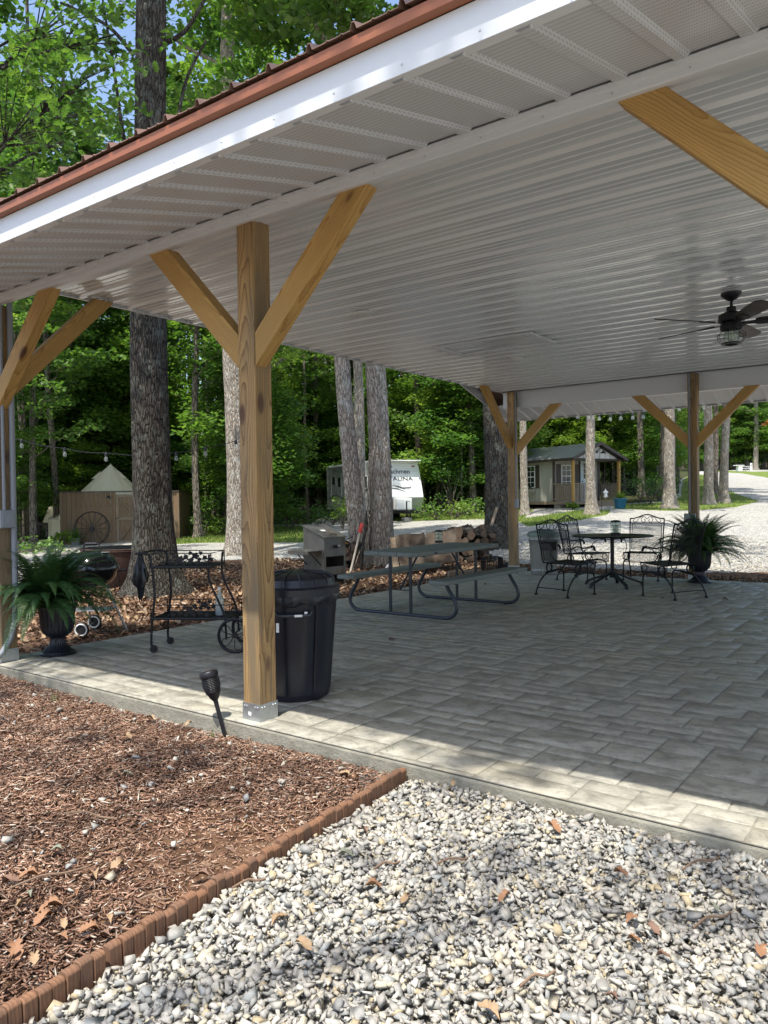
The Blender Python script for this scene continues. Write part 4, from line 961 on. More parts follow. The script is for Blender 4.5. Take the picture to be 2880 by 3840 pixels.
# metal cooker with sloping lid
def cooker():
    P = ray(1218, 2190, 12.35); P.z = -.1
    rz = frame_dir(.72, -.69)            # local x: the low front side; local y: to the right and away
    t = thing('pig_roaster', 'tall tarnished stainless box cooker with sloping lid and fold-out side shelf', 'cooker', P, rz)
    # near vertical corner at origin; body extends -x (left-back) and +y (right-back)
    Lx, Ly = .52, .47; zl, zh = .80, .985
    m = MB(); m.add([(0, 0, .0), (-Lx, 0, .0), (-Lx, 0, zh), (0, 0, zl), (0, Ly, 0), (-Lx, Ly, 0), (-Lx, Ly, zh), (0, Ly, zl)], [(0, 3, 2, 1), (4, 5, 6, 7), (1, 2, 6, 5), (3, 7, 6, 2), (0, 1, 5, 4)])
    # front face with an opening
    m.add([(0, 0, .50), (0, Ly, .50), (0, Ly, zl), (0, 0, zl)], [(0, 1, 2, 3)])
    for (y0, y1, z0, z1) in ((0, .035, 0, .50), (Ly-.035, Ly, 0, .50), (.035, Ly-.035, .20, .33)): m.box((-.004, (y0+y1)/2, (z0+z1)/2), (.008, y1-y0, z1-z0))
    m.build('body', M['stainless'], t)
    sl = (zh-zl)/Lx
    m = MB(); m.add([(.03, -.02, zl+.004), (.03, Ly+.02, zl+.004), (-Lx-.02, Ly+.02, zh+.012), (-Lx-.02, -.02, zh+.012), (.03, -.02, zl+.022), (.03, Ly+.02, zl+.022), (-Lx-.02, Ly+.02, zh+.03), (-Lx-.02, -.02, zh+.03)], [(3, 2, 1, 0), (4, 5, 6, 7), (0, 1, 5, 4), (1, 2, 6, 5), (2, 3, 7, 6), (3, 0, 4, 7)])
    lid = m.build('lid', M['stainless'], t, bevel=.004)
    h = MB(); h.tube([(-.02, .14, zl+.03), (.0, .15, zl+.065), (.0, .27, zl+.065), (-.02, .28, zl+.03)], .006, 6); h.build('lid_handle', M['black'], lid, smooth=True)
    h = MB(); h.box((-.25, .2, zl+.115), (.08, .10, .004), Matrix.Rotation(math.atan(sl), 3, 'Y')); h.build('lid_label', M['white'], lid)
    for z, c in ((.66, .03),):
        h = MB(); h.lathe([(.001, 0), (.03, 0), (.03, .05), (.001, .06)], 14); h.v = [(zz*1.0+.0, Ly*.5+x, z+y) for x, y, zz in h.v]; h.build('vent_knob', M['black'], t, smooth=True)
        h = MB(); h.sphere((.06, Ly*.5+.04, z+.01), .028, .5, 1, .5); h.build('vent_flap', M['alu'], t, smooth=True)
    h = MB(); h.box((-Lx/2-.02, -.16, .60), (.46, .32, .02)); h.box((-Lx/2-.02, -.005, .54), (.5, .012, .13)); h.box((-Lx/2-.02, -.325, .58), (.5, .012, .06)); h.build('side_shelf', M['stainless'], t, bevel=.004)
    for x in (-Lx+.08, -.08): h = MB(); h.tube([(x, -.01, .36), (x, -.25, .59)], .009, 6); h.build('shelf_strut', M['black'], t)
    h = MB(); h.tube(spline([(-.1, Ly+.02, .75), (-.05, Ly+.14, .70), (-.05, Ly+.16, .58), (-.1, Ly+.10, .46), (-.15, Ly+.04, .50)]), .012, 8); h.tube([(-.1, Ly, .72), (-.08, Ly+.25, .80)], .009, 6); h.build('side_crank', M['black'], t, smooth=True)
    b = thing('wire_crate', 'low brown wire-fronted box on the ground beside the metal cooker', 'crate', P+Vector((-.35, -.52, 0)), rz)
    m = MB(); m.box((0, 0, .13), (.48, .30, .24)); m.build('crate_body', M['rust'], b, bevel=.008)
    m = MB(); m.box((0, 0, .26), (.52, .34, .03)); m.build('crate_top', M['ply'], b, bevel=.006)
    for k in range(2): m = MB(); m.box((.12-.24*k, -.153, .13), (.20, .006, .16)); m.build('mesh_window', M['black'], b)
cooker()
def ground_at(px, D): return atD(px, D)
# implements leaning on the twin oak
def lean(name, label, cat, pb, Db, pt, Dt, r0, r1, m, wob=0.0, extra=None):
    a = ray(*pb, Db); a.z = float(terr(a.x, a.y)) if pb[1] > 2050 else a.z; b = ray(*pt, Dt)
    t = thing(name, label, cat, a)
    pts = []; n_ = 10
    for i in range(n_+1):
        u = i/n_; q = (b-a)*u; pts.append(q+Vector((random.uniform(-1, 1), random.uniform(-1, 1), 0))*wob*(1 if 0 < i < n_ else 0))
    mm = MB(); mm.tube(pts, [r0+(r1-r0)*i/n_ for i in range(n_+1)], 8); mm.build('shaft', m, t, smooth=True)
    if extra: extra(t, (b-a))
    return t
def redgrip(t, d):
    e = d; m = MB(); m.tube([e*.80, e*.83, e*.97, e*1.0], [.028, .04, .038, .02], 10); m.build('red_head', M['red'], t, smooth=True)
lean('splitting_tool', 'long grey tool handle with a bright red head leaning on the twin oak', 'tool', (1313, 2138), 14.6, (1358, 1962), 15.0, .022, .022, M['greywood'], 0, redgrip)
lean('leaning_branch', 'tall thin barkless branch leaning between the two oak trunks', 'branch', (1377, 2105), 15.2, (1386, 1700), 15.6, .03, .018, M['stick'], .02)
lean('leaning_branch', 'short dark branch stub leaning beside the red tool', 'branch', (1352, 2125), 15.0, (1376, 1925), 15.4, .032, .03, M['bark'], .02)
lean('leaning_branch', 'thin pale stick leaning low against the twin oak', 'branch', (1322, 2140), 14.9, (1352, 2060), 15.1, .012, .010, M['stick'], .005)
# old boards leaning on the woodpile
def panel(pix, D0, D1, label, mat):
    P = [ray(*p, d) for p, d in zip(pix, (D0, D0, D1, D1))]
    o = P[0].copy(); t = thing('old_panel', label, 'board', o)
    m = MB(); nrm = ((P[1]-P[0]).cross(P[3]-P[0])).normalized()*.02
    top = [P[2].lerp(P[3], k/7)+Vector((0, 0, random.uniform(-.02, .012) if 0 < k < 7 else 0)) for k in range(8)]; Q = [P[0], P[1]]+top; k = len(Q)
    m.add([p-o-nrm for p in Q]+[p-o+nrm for p in Q], [tuple(range(k)), tuple(range(2*k-1, k-1, -1))]+[(i, i+k, (i+1) % k+k, (i+1) % k) for i in range(k)])
    m.build('panel', mat, t, bevel=.004); return t
panel([(1505, 2150), (1640, 2130), (1590, 1998), (1480, 2010)], 14.1, 14.5, 'weathered brown board leaning on the woodpile behind the picnic table', M['ply'])
panel([(1600, 2135), (1725, 2100), (1705, 1985), (1598, 1998)], 14.5, 14.9, 'second brown board leaning on the woodpile, nearer the firewood', M['ply'])
panel([(1475, 2150), (1500, 2150), (1482, 2012), (1462, 2016)], 14.2, 14.5, 'narrow yellow board edge standing at the left of the leaning boards', M['greyplank'])
# firewood
def log(P, rz, L, r, tilt, label, end=True):
    t = thing('firewood_log', label, 'log', P, rz, 'split logs in the woodpile')
    m = MB(); n_ = 12; pr = [r*random.uniform(.68, 1.15) for _ in range(n_)]
    if random.random() < .75:
        k0 = random.randrange(12)
        for k in range(5): pr[(k0+k) % 12] *= (.75, .5, .38, .5, .75)[k]
    rings = []
    for q in range(6):
        x = -L/2+L*q/5
        rings.append([(x, pr[k]*(1+random.uniform(-.05, .05))*math.cos(2*PI*k/n_), pr[k]*(1+random.uniform(-.05, .05))*math.sin(2*PI*k/n_)+r) for k in range(n_)])
    V = [v for g in rings for v in g]; m.add(V, [(a*n_+k, a*n_+(k+1) % n_, (a+1)*n_+(k+1) % n_, (a+1)*n_+k) for a in range(5) for k in range(n_)])
    b = m.build('bark', M['bark'], t); 
    for q, s in ((0, -1), (5, 1)):
        e = MB(); e.add([(v[0]+s*.002, v[1], v[2]) for v in rings[q]], [tuple(range(n_)) if s > 0 else tuple(range(n_-1, -1, -1))]); e.build('cut_end', M['endgrain'], t)
    t.rotation_euler = (0, tilt, rz)
rs = random.Random(11)
LOGS = []
for i in range(64):
    lev = 0 if i < 16 else (1 if i < 32 else 2 if i < 50 else 3)
    px = 1500+ (i*61 % 350) if lev < 2 else 1640+(i*47 % 210) if lev < 3 else 1680+(i*41 % 150)
    D = 16.3+rs.uniform(-.35, .5); P = atD(px, D); P.z += lev*.17-.03
    log(P, frame_dir(rs.uniform(-.5, .5)-.2, -1)+rs.uniform(-.5, .5), rs.uniform(.38, .52), rs.uniform(.09, .14), rs.uniform(-.12, .12), 'split firewood log '+('at the bottom', 'in the lower middle', 'in the upper middle', 'on top')[lev]+' of the heap, '+('behind the leaning boards' if px < 1700 else 'beside the right-hand oak'))
for i in range(16):
    px = 1262+(i*37 % 75); lev = i//6; D = 15.6+rs.uniform(-.2, .3); P = atD(px, D); P.z += lev*.17-.03
    log(P, frame_dir(rs.uniform(-.4, .4), -1), rs.uniform(.36, .45), rs.uniform(.08, .12), rs.uniform(-.1, .1), 'split firewood log '+('at the bottom', 'in the middle', 'on top')[lev]+' of the small stack behind the metal cooker')
lean('leaning_plank', 'short plank leaning against the oak at the right end of the woodpile', 'plank', (1822, 2040), 16.6, (1862, 1905), 17.2, .035, .035, M['greyplank'])
sb = thing('timber_offcut', 'pale sawn timber offcut lying in the mulch behind the picnic table', 'timber', atD(1740, 13.6, .0), frame_dir(1, .25))
m = MB(); m.box((0, 0, .06), (.62, .12, .11)); m.build('timber', M['greyplank'], sb, bevel=.006)
def milk_crate():
    P = atD(1842, 14.3); t = thing('milk_crate', 'black plastic lattice milk crate in front of the right-hand oak', 'crate', P, frame_dir(1, .1))
    m = MB(); w_ = .33; h_ = .27
    for s in (-1, 1):
        for k in range(9):
            u = -w_/2+w_*k/8; m.box((u, s*w_/2, h_/2), (.01, .008, h_)); m.box((s*w_/2, u, h_/2), (.008, .01, h_))
        for k in range(6):
            z = h_*k/5; tk = .02 if k in (0, 5) else .008
            m.box((0, s*w_/2+.001, z), (w_, .01, tk)); m.box((s*w_/2+.001, 0, z), (.01, w_, tk))
    m.build('lattice', M['black'], t); m = MB(); m.box((0, 0, .01), (w_-.02, w_-.02, .015)); m.build('floor', M['black'], t)
milk_crate()
def spot():
    P = atD(1900, 13.9); t = thing('spotlight', 'small black cup-shaped ground spotlight by the far corner post', 'light', P, .3)
    m = MB(); m.tube([(0, 0, -.02), (.01, 0, .10)], .008, 6); m.build('stake', M['black'], t)
    m = MB(); m.lathe([(.02, 0), (.05, .03), (.06, .13), (.058, .135), (.045, .04), (.001, .03)], 18); m.v = [tuple(Matrix.Rotation(-.5, 3, 'Y') @ Vector(v)+Vector((.02, 0, .08))) for v in m.v]; m.build('lamp_cup', M['black'], t, smooth=True)
spot()
P = atD(1452, 14.6); t = thing('garden_ornament', 'small white bird-like garden ornament at the foot of the twin oak', 'ornament', P, frame_dir(1, 0))
m = MB(); m.tube(spline([(-.04, 0, 0), (-.02, 0, .08), (.02, 0, .14), (.035, 0, .20), (.02, 0, .235)], 4), [.035]*4+[.032]*4+[.02]*4+[.013]*4+[.018], 8) ; m.build('figure', M['white'], t, smooth=True)
# fire ring behind the grill
def fire_ring():
    P = atD(452, 12.9); t = thing('fire_ring', 'big rusty steel fire pit tub behind the kettle grill', 'fire pit', P, 0)
    m = MB(); m.lathe([(.48, 0), (.60, .30), (.64, .62), (.66, .63), (.65, .655), (.62, .65), (.58, .32), (.45, .08), (.001, .08)], 40); m.build('tub', M['rust'], t, smooth=True)
    m = MB(); m.tube(circle((0, 0, .66), .65, 'z', 40), .014, 6, closed=True); m.build('rim', M['rust'], t, smooth=True)
    m = MB()
    for k in range(13): m.tube([(-.6+.1*k, -math.sqrt(max(.01, .64**2-(-.6+.1*k)**2)), .67), (-.6+.1*k, math.sqrt(max(.01, .64**2-(-.6+.1*k)**2)), .67)], .006, 5)
    m.build('grate', M['black'], t)
    m = MB(); m.box((.25, -.585, .36), (.12, .05, .11), Matrix.Rotation(.35, 3, 'Z')); m.build('air_vent', M['black'], t)
fire_ring()
# --- plank fence round the bell tent
def fence():
    D = 29.0; a = atD(232, 29.0); b = atD(668, 29.6); z0 = -.27; ht = 2.03
    d = (b-a); d.z = 0; L = d.length; rz = math.atan2(d.y, d.x)
    t = thing('plank_fence', 'tall brown cedar plank privacy fence with braced gate around a bell tent', 'fence', (a.x, a.y, z0), rz)
    rs = random.Random(4); x = 0; gx0 = L*.462; gx1 = gx0+1.62
    k = 0
    m = MB(); gap = False
    while x < L-.02:
        wdt = .18+rs.uniform(-.012, .012)
        if not (gx0-.02 < x+wdt/2 < gx1+.02):
            m.box((x+wdt/2, rs.uniform(-.006, .006), ht/2), (wdt-.012, .022, ht-.04))
        elif not gap: m.build('planks', M['plank'], t); m = MB(); gap = True
        x += wdt
    m.build('planks', M['plank'], t)
    m = MB(); m.box((L/2, -.005, ht+.01), (L+.1, .12, .05)); m.build('top_cap', M['browntrim'], t)
    m = MB(); m.box((L/2, .05, .5), (L, .05, .09)); m.box((L/2, .05, 1.5), (L, .05, .09)); m.build('rails', M['plank'], t)
    for x in (-.02, gx0-.06, gx1+.06, L): p = MB(); p.box((x, -.01, ht/2), (.09, .06, ht-.03)); p.build('fence_post', M['plank'], t)
    g = MB(); x = gx0
    while x < gx1-.03: g.box((x+.08, .0, ht/2-.03), (.152, .02, ht-.16)); x += .16
    gate = g.build('gate', M['plank'], t)
    f = MB(); f.box(((gx0+gx1)/2, -.02, .10), (gx1-gx0, .025, .12)); f.box(((gx0+gx1)/2, -.02, ht/2-.02), (gx1-gx0, .025, .10)); f.box(((gx0+gx1)/2, -.02, ht-.15), (gx1-gx0, .025, .10))
    f.box((gx0+.05, -.021, ht/2-.03), (.10, .025, ht-.17)); f.box((gx1-.05, -.021, ht/2-.03), (.10, .025, ht-.17)); f.build('gate_frame', M['greyplank'], gate)
    xm = (gx0+gx1)/2
    for (za, zb) in ((ht-.2, ht/2), (ht/2-.05, .15)):
        for s in (-1, 1):
            f = MB()
            if zb == ht/2: f.bar((xm+s*.68, -.024, za), (xm+s*.04, -.024, zb), .025, .10, (0, 1, 0))
            else: f.bar((xm+s*.04, -.024, za), (xm+s*.68, -.024, zb), .025, .10, (0, 1, 0))
            f.build('gate_brace', M['greyplank'], gate)
    f = MB(); f.tube([(gx0-.02, -.05, 1.02), (gx0+.12, -.05, 1.02)], .012, 6); f.build('latch', M['black'], gate)
    # side returns
    for x, s in ((0, 1), (L, 1)):
        m = MB()
        for k in range(22): m.box((x, .12+k*.18, ht/2), (.022, .168, ht-.04))
        m.build('side_planks', M['plank'], t)
        m = MB(); m.box((x, 2.0, ht+.012), (.1, 4.0, .045)); m.build('side_cap', M['browntrim'], t)
    lx = L*.405; lm = thing('wall_lamp', 'small black barn lamp mounted on the plank fence beside the gate', 'lamp', (a.x+math.cos(rz)*lx+math.sin(rz)*.05, a.y+math.sin(rz)*lx-math.cos(rz)*.05, z0+1.85), rz)
    q = MB(); q.box((.0, 0, -.02), (.07, .03, .12)); q.build('back_plate', M['black'], lm); q = MB(); q.tube(spline([(0, -.01, 0), (0, -.08, .05), (0, -.14, 0)], 5), .01, 6); q.build('arm', M['black'], lm)
    q = MB(); q.lathe([(.015, .02), (.03, 0), (.09, -.06), (.09, -.065), (.001, -.02)], 18, (0, -.14, 0)); q.build('shade', M['black'], lm, smooth=True)
    q = MB(); q.sphere((0, -.14, -.06), .03); q.build('bulb', M['candle'], lm)
    # wagon wheel leaning on the fence
    wx = L*.255; W_ = thing('wagon_wheel', 'big black iron spoked wagon wheel leaning on the plank fence', 'wheel', (a.x+math.cos(rz)*wx+math.sin(rz)*.16, a.y+math.sin(rz)*wx-math.cos(rz)*.16, z0+.01), rz)
    R_ = .635; tl = Matrix.Rotation(-.12, 3, 'X')
    q = MB(); q.tube([tl @ Vector((R_*math.cos(u), 0, R_+R_*math.sin(u))) for u in [2*PI*i/48 for i in range(48)]], .022, 6, closed=True); q.build('rim', M['rust'] if 0 else M['black'], W_, smooth=True)
    q = MB(); q.tube([tl @ Vector((0, -.06, R_)), tl @ Vector((0, .05, R_))], .065, 16); q.build('hub', M['black'], W_)
    for i in range(14): q = MB(); u = 2*PI*i/14; q.tube([tl @ Vector((.05*math.cos(u), 0, R_+.05*math.sin(u))), tl @ Vector((R_*math.cos(u), 0, R_+R_*math.sin(u)))], .009, 5); q.build('spoke', M['black'], W_)
    # fern pot
    fx_ = L*.135; Pp = Vector((a.x+math.cos(rz)*fx_+math.sin(rz)*.45, a.y+math.sin(rz)*fx_-math.cos(rz)*.45, z0)); pt = thing('plant_pot', 'grey metal bucket planter with a fern at the fence corner', 'planter', Pp)
    q = MB(); q.lathe([(.13, 0), (.17, .30), (.18, .31), (.16, .30), (.001, .28)], 24); q.build('bucket', M['galv'], pt, smooth=True)
    q = fern_mesh(46, .4, .65, 12, .8); f_ = mobj('fronds', q, M['leaf'], pt); f_.location = (0, 0, .28)
    # bell tent behind
    c = atD(418, 32.6); T = thing('bell_tent', 'cream canvas bell tent rising to a point behind the plank fence', 'tent', (c.x, c.y, -.3), .2)
    q = MB(); n_ = 16; R2 = 2.5; hw = 1.0; H = 3.28
    for (r0, z0_, r1, z1) in ((R2, 0, R2, hw),): 
        q.add([(r0*math.cos(2*PI*k/n_), r0*math.sin(2*PI*k/n_), z0_) for k in range(n_)]+[(r1*math.cos(2*PI*k/n_), r1*math.sin(2*PI*k/n_), z1) for k in range(n_)], [(k, (k+1) % n_, n_+(k+1) % n_, n_+k) for k in range(n_)])
    q.build('tent_wall', M['canvas'], T)
    q = MB(); V = []; lv = 7
    for i in range(lv):
        u = i/(lv-1)
        for k in range(n_*2):
            a_ = 2*PI*k/(n_*2); sag = 1-(0.035*math.sin(PI*u)+.05*u*(1-u))-(.02*(k % 2))*math.sin(PI*u)
            r = R2*(1-u)*sag+.03; V.append((r*math.cos(a_), r*math.sin(a_), hw+(H-hw)*u**1.0))
    q.add(V, [(i*2*n_+k, i*2*n_+(k+1) % (2*n_), (i+1)*2*n_+(k+1) % (2*n_), (i+1)*2*n_+k) for i in range(lv-1) for k in range(2*n_)]); q.build('tent_roof', M['canvas'], T)
    for s in (frame_dir(1, -.5), frame_dir(-1, -.3)): 
        q = MB(); r = .62; z = hw+(H-hw)*.76; q.add([(r*math.cos(s-.2)*.9, r*math.sin(s-.2)*.9, z-.02), (r*math.cos(s+.2)*.9, r*math.sin(s+.2)*.9, z-.02), (r*.62*math.cos(s), r*.62*math.sin(s), z+.28), (r*1.28*math.cos(s), r*1.28*math.sin(s), z-.06)], [(0, 3, 2), (3, 1, 2)]); q.build('vent_flap', M['canvas'], T)
    q = MB(); q.tube([(0, 0, 0), (0, 0, H+.05)], .025, 8); q.build('centre_pole', M['greywood'], T)
    # cream canvas shelter far left, half hidden in the wood
    c = atD(205, 33); S = thing('deck_platform', 'dark timber deck with a cream canvas wall left of the plank fence', 'deck', (c.x, c.y, float(terr(c.x, c.y))), rz)
    q = MB(); q.box((0, 0, .75), (1.3, 1.5, .09)); q.build('deck_floor', M['browntrim'], S)
    for x in (-.55, 0, .55): q = MB(); q.box((x, -.65, .36), (.09, .09, .7)); q.build('deck_post', M['browntrim'], S)
    q = MB(); q.add([(-.5, 0, .8), (.6, 0, .8), (.5, 0, 1.6), (-.25, 0, 1.5), (-.5, 1, .8), (.6, 1, .8), (.5, 1, 1.6), (-.25, 1, 1.5)], [(0, 1, 2, 3), (7, 6, 5, 4), (0, 3, 7, 4), (1, 5, 6, 2), (3, 2, 6, 7)]); q.build('canvas_wall', M['canvas'], S)
fence()
# --- travel trailer
def text_mesh(s, size, m, parent, loc, rot, ext=.004, sx=1.0, shear=0.0, font=None):
    cu = bpy.data.curves.new('lettering', 'FONT'); cu.body = s; cu.size = size; cu.extrude = ext; cu.shear = shear; cu.align_x = 'CENTER'
    tmp = bpy.data.objects.new('tmp_text', cu); col.objects.link(tmp); bpy.context.view_layer.update()
    me = bpy.data.meshes.new_from_object(tmp.evaluated_get(bpy.context.evaluated_depsgraph_get())); bpy.data.objects.remove(tmp); me.name = 'lettering'
    o = mobj('lettering', me, m, parent, loc=loc, rot=rot); o.scale = (sx, 1, 1); return o
def siding(m, pts_fn, z0, z1, step=.075):
    pass
def trailer():
    fc = ray(1498, 1913, 35.8); g = atD(1498, 35.8)
    rz = frame_dir(.37, -.93)                # local +x points to the hitch
    z0 = g.z; t = thing('travel_trailer', 'white ribbed travel trailer parked among the trees behind the twin oak', 'travel trailer', (fc.x, fc.y, z0), rz)
    L = 7.4; W = 2.44; zb = fc.z-z0; zt = zb+2.32
    # local x: 0 at the foot of the front; body goes to -L; front slopes back at the top; ribbed siding as real steps
    def front_x(z):
        u = (z-zb)/(zt-zb)
        return (.02+.32*(u/.26) if u < .26 else .34-.62*((u-.26)/.74)) - .34
    m = MB(); zs = []; z = zb
    n_ = 30
    for i in range(n_+1):
        z = zb+(zt-zb)*i/n_; zs += [(z, 0.0), (z+(zt-zb)/n_*.55, .014)] if i < n_ else [(z, 0.0)]
    V = []
    for (z, o) in zs:
        fx_ = front_x(z); V += [(-L-o, -W/2-o, z), (fx_+o, -W/2-o, z), (fx_+o, W/2+o, z), (-L-o, W/2+o, z)]
    k = len(zs); m.add(V, [(i*4+j, i*4+(j+1) % 4, (i+1)*4+(j+1) % 4, (i+1)*4+j) for i in range(k-1) for j in range(4)]+[(3, 2, 1, 0), ((k-1)*4, (k-1)*4+1, (k-1)*4+2, (k-1)*4+3)])
    m.build('body', M['rvwhite'], t)
    # smooth front cap band low (grey)
    m = MB(); z1 = zb+.60
    m.add([(front_x(zb)+.02, -W/2-.02, zb-.01), (front_x(zb)+.02, W/2+.02, zb-.01), (front_x(z1)+.022, W/2+.02, z1), (front_x(z1)+.022, -W/2-.02, z1)], [(0, 1, 2, 3)]); m.build('front_band', M['rvgrey'], t)
    m = MB(); m.box((-L/2+.0, 0, zt+.02), (L-.2, W-.05, .06)); m.build('roof', M['white'], t, bevel=.02)
    for s in (-1, 1):
        m = MB(); P_ = [(front_x(zb+(zt-zb)*i/12)+.012, s*(W/2+.012), zb+(zt-zb)*i/12) for i in range(13)]; m.tube(P_, .018, 6); m.build('corner_trim', M['white'], t, smooth=True)
    m = MB(); m.box((-L/2-.1, 0, zb-.08), (L-.1, W-.1, .15)); m.build('chassis', M['black'], t)
    y = -W/2-.02
    for (x, z, w_, h_) in ((-1.3, zb+1.35, .75, .62), (-3.9, zb+1.3, 1.0, .75), (-6.1, zb+1.55, .55, .5), (-.75, zb+1.2, .3, .5)):
        m = MB(); m.box((x, y, z), (w_, .03, h_)); f_ = m.build('window_frame', M['white'], t, bevel=.01); m = MB(); m.box((x, y-.017, z), (w_-.09, .008, h_-.09)); m.build('pane', M['darkglass'], f_)
    m = MB(); m.box((-5.15, y, zb+.98), (.70, .03, 1.85)); d_ = m.build('door', M['rvwhite'], t, bevel=.01); m = MB(); m.box((-5.15, y-.018, zb+1.45), (.42, .006, .5)); m.build('door_window', M['darkglass'], d_); m = MB(); m.box((-4.87, y-.02, zb+.95), (.05, .02, .12)); m.build('door_handle', M['black'], d_)
    m = MB(); m.tube([(-6.6, y-.07, zt-.06), (-1.7, y-.07, zt-.06)], .07, 10); m.build('awning_roll', M['white'], t, smooth=True)
    for x in (-6.4, -1.9): m = MB(); m.tube([(x, y-.05, zt-.1), (x, y-.05, zb+.5)], .02, 6); m.build('awning_arm', M['white'], t)
    for x in (-3.1, -3.95):
        for s in (-1, 1):
            m = MB(); m.tube([(x, s*(W/2-.24), .33), (x, s*(W/2-.02), .33)], .33, 20); w_ = m.build('wheel', M['rubber'], t); m = MB(); m.tube([(x, s*(W/2-.03), .33), (x, s*(W/2-.01), .33)], .18, 16); m.build('rim', M['white'], w_)
    m = MB(); m.box((-3.52, y+.004, zb+.03), (1.9, .02, .18)); m.build('wheel_arch', M['black'], t)
    # graphics on the side: sweeping dark stripes
    m = MB(); S = [(-6.9, zb+.62), (-5.9, zb+.80), (-4.6, zb+.62), (-2.6, zb+.70), (-1.0, zb+1.0), (-.5, zb+1.05)]
    m.tube([(x, y-.004, z) for x, z in S], .03, 4); m.build('side_stripe', M['black'], t)
    # front lettering, on the sloped face
    za = zb+(zt-zb)*.26; zc_ = zt; dz = zc_-za; dx = front_x(zt)-front_x(za); lean_ = math.atan2(-dx, dz)
    def fp(u, v, off=.03):                     # u across to the viewer's right, v height on the face 0..1
        z = za+dz*v; return Vector((front_x(z)+off, u, z))
    R3 = Matrix(((0, -math.sin(lean_), math.cos(lean_)), (1, 0, 0), (0, math.cos(lean_), math.sin(lean_)))).to_euler()
    text_mesh('Coachmen', .33, M['bluesteel'], t, fp(.02, .66), R3, sx=1.0)
    text_mesh('CATALINA', .27, M['bluesteel'], t, fp(-.05, .47), R3, sx=1.35)
    m = MB(); m.tube([fp(-.95, .24), fp(-.5, .27), fp(-.1, .25), fp(.15, .20), fp(.42, .14)], [.008, .022, .02, .014, .004], 5); m.tube([fp(-.6, .38), fp(-.1, .31), fp(.2, .26), fp(.62, .27), fp(.70, .30)], [.004, .012, .02, .018, .01], 5); m.tube([fp(-.25, .36), fp(.1, .29), fp(.35, .23)], [.004, .014, .01], 5); m.build('front_swoosh', M['black'], t)
    m = MB(); m.tube([fp(-.75, .72), fp(-.6, .80), fp(-.5, .755), fp(-.4, .84), fp(-.25, .80)], .007, 4); m.tube([fp(-.62, .70), fp(-.5, .74), fp(-.42, .70)], .006, 4); m.tube([fp(-.22, .81), fp(-.17, .86), fp(-.13, .83)], [.006, .03, .01], 5); m.build('dog_emblem', M['bluesteel'], t)
    m = MB(); m.box(fp(.95, .86), (.02, .14, .06)); m.build('marker_light', M['orangeleaf'] if 0 else M['roofrust'], t)
    # propane cover, hitch, jack
    m = MB(); m.box((.16, .10, zb+.28), (.45, .80, .56)); m.build('propane_cover', M['rvwhite'], t, bevel=.05)
    m = MB(); m.bar((-.3, -.55, zb-.05), (1.15, .0, zb-.1), .06, .12); m.bar((-.3, .55, zb-.05), (1.15, 0, zb-.1), .06, .12); m.build('hitch_frame', M['black'], t)
    m = MB(); m.tube([(.85, .0, .12), (.85, 0, zb+.42)], .035, 10); m.tube([(.85, 0, zb+.40), (.85, .14, zb+.42), (.85, .14, zb+.36)], .014, 6); m.tube([(.85, -.2, .35), (.85, 0, .55), (.85, .2, .3)], .02, 6); m.tube([(.85, -.25, .05), (.85, 0, .3), (.85, .25, .05)], .018, 6); m.build('tongue_jack', M['black'], t)
    m = MB(); m.box((.85, 0, .09), (.35, .38, .18)); m.build('cinder_block', M['mortar'], t, bevel=.01)
    for x in (-.6, -6.9):
        for s in (-.8, .8): m = MB(); m.bar((x, s, zb-.1), (x+.1, s, 0), .05, .05); m.build('stabiliser', M['black'], t)
trailer()
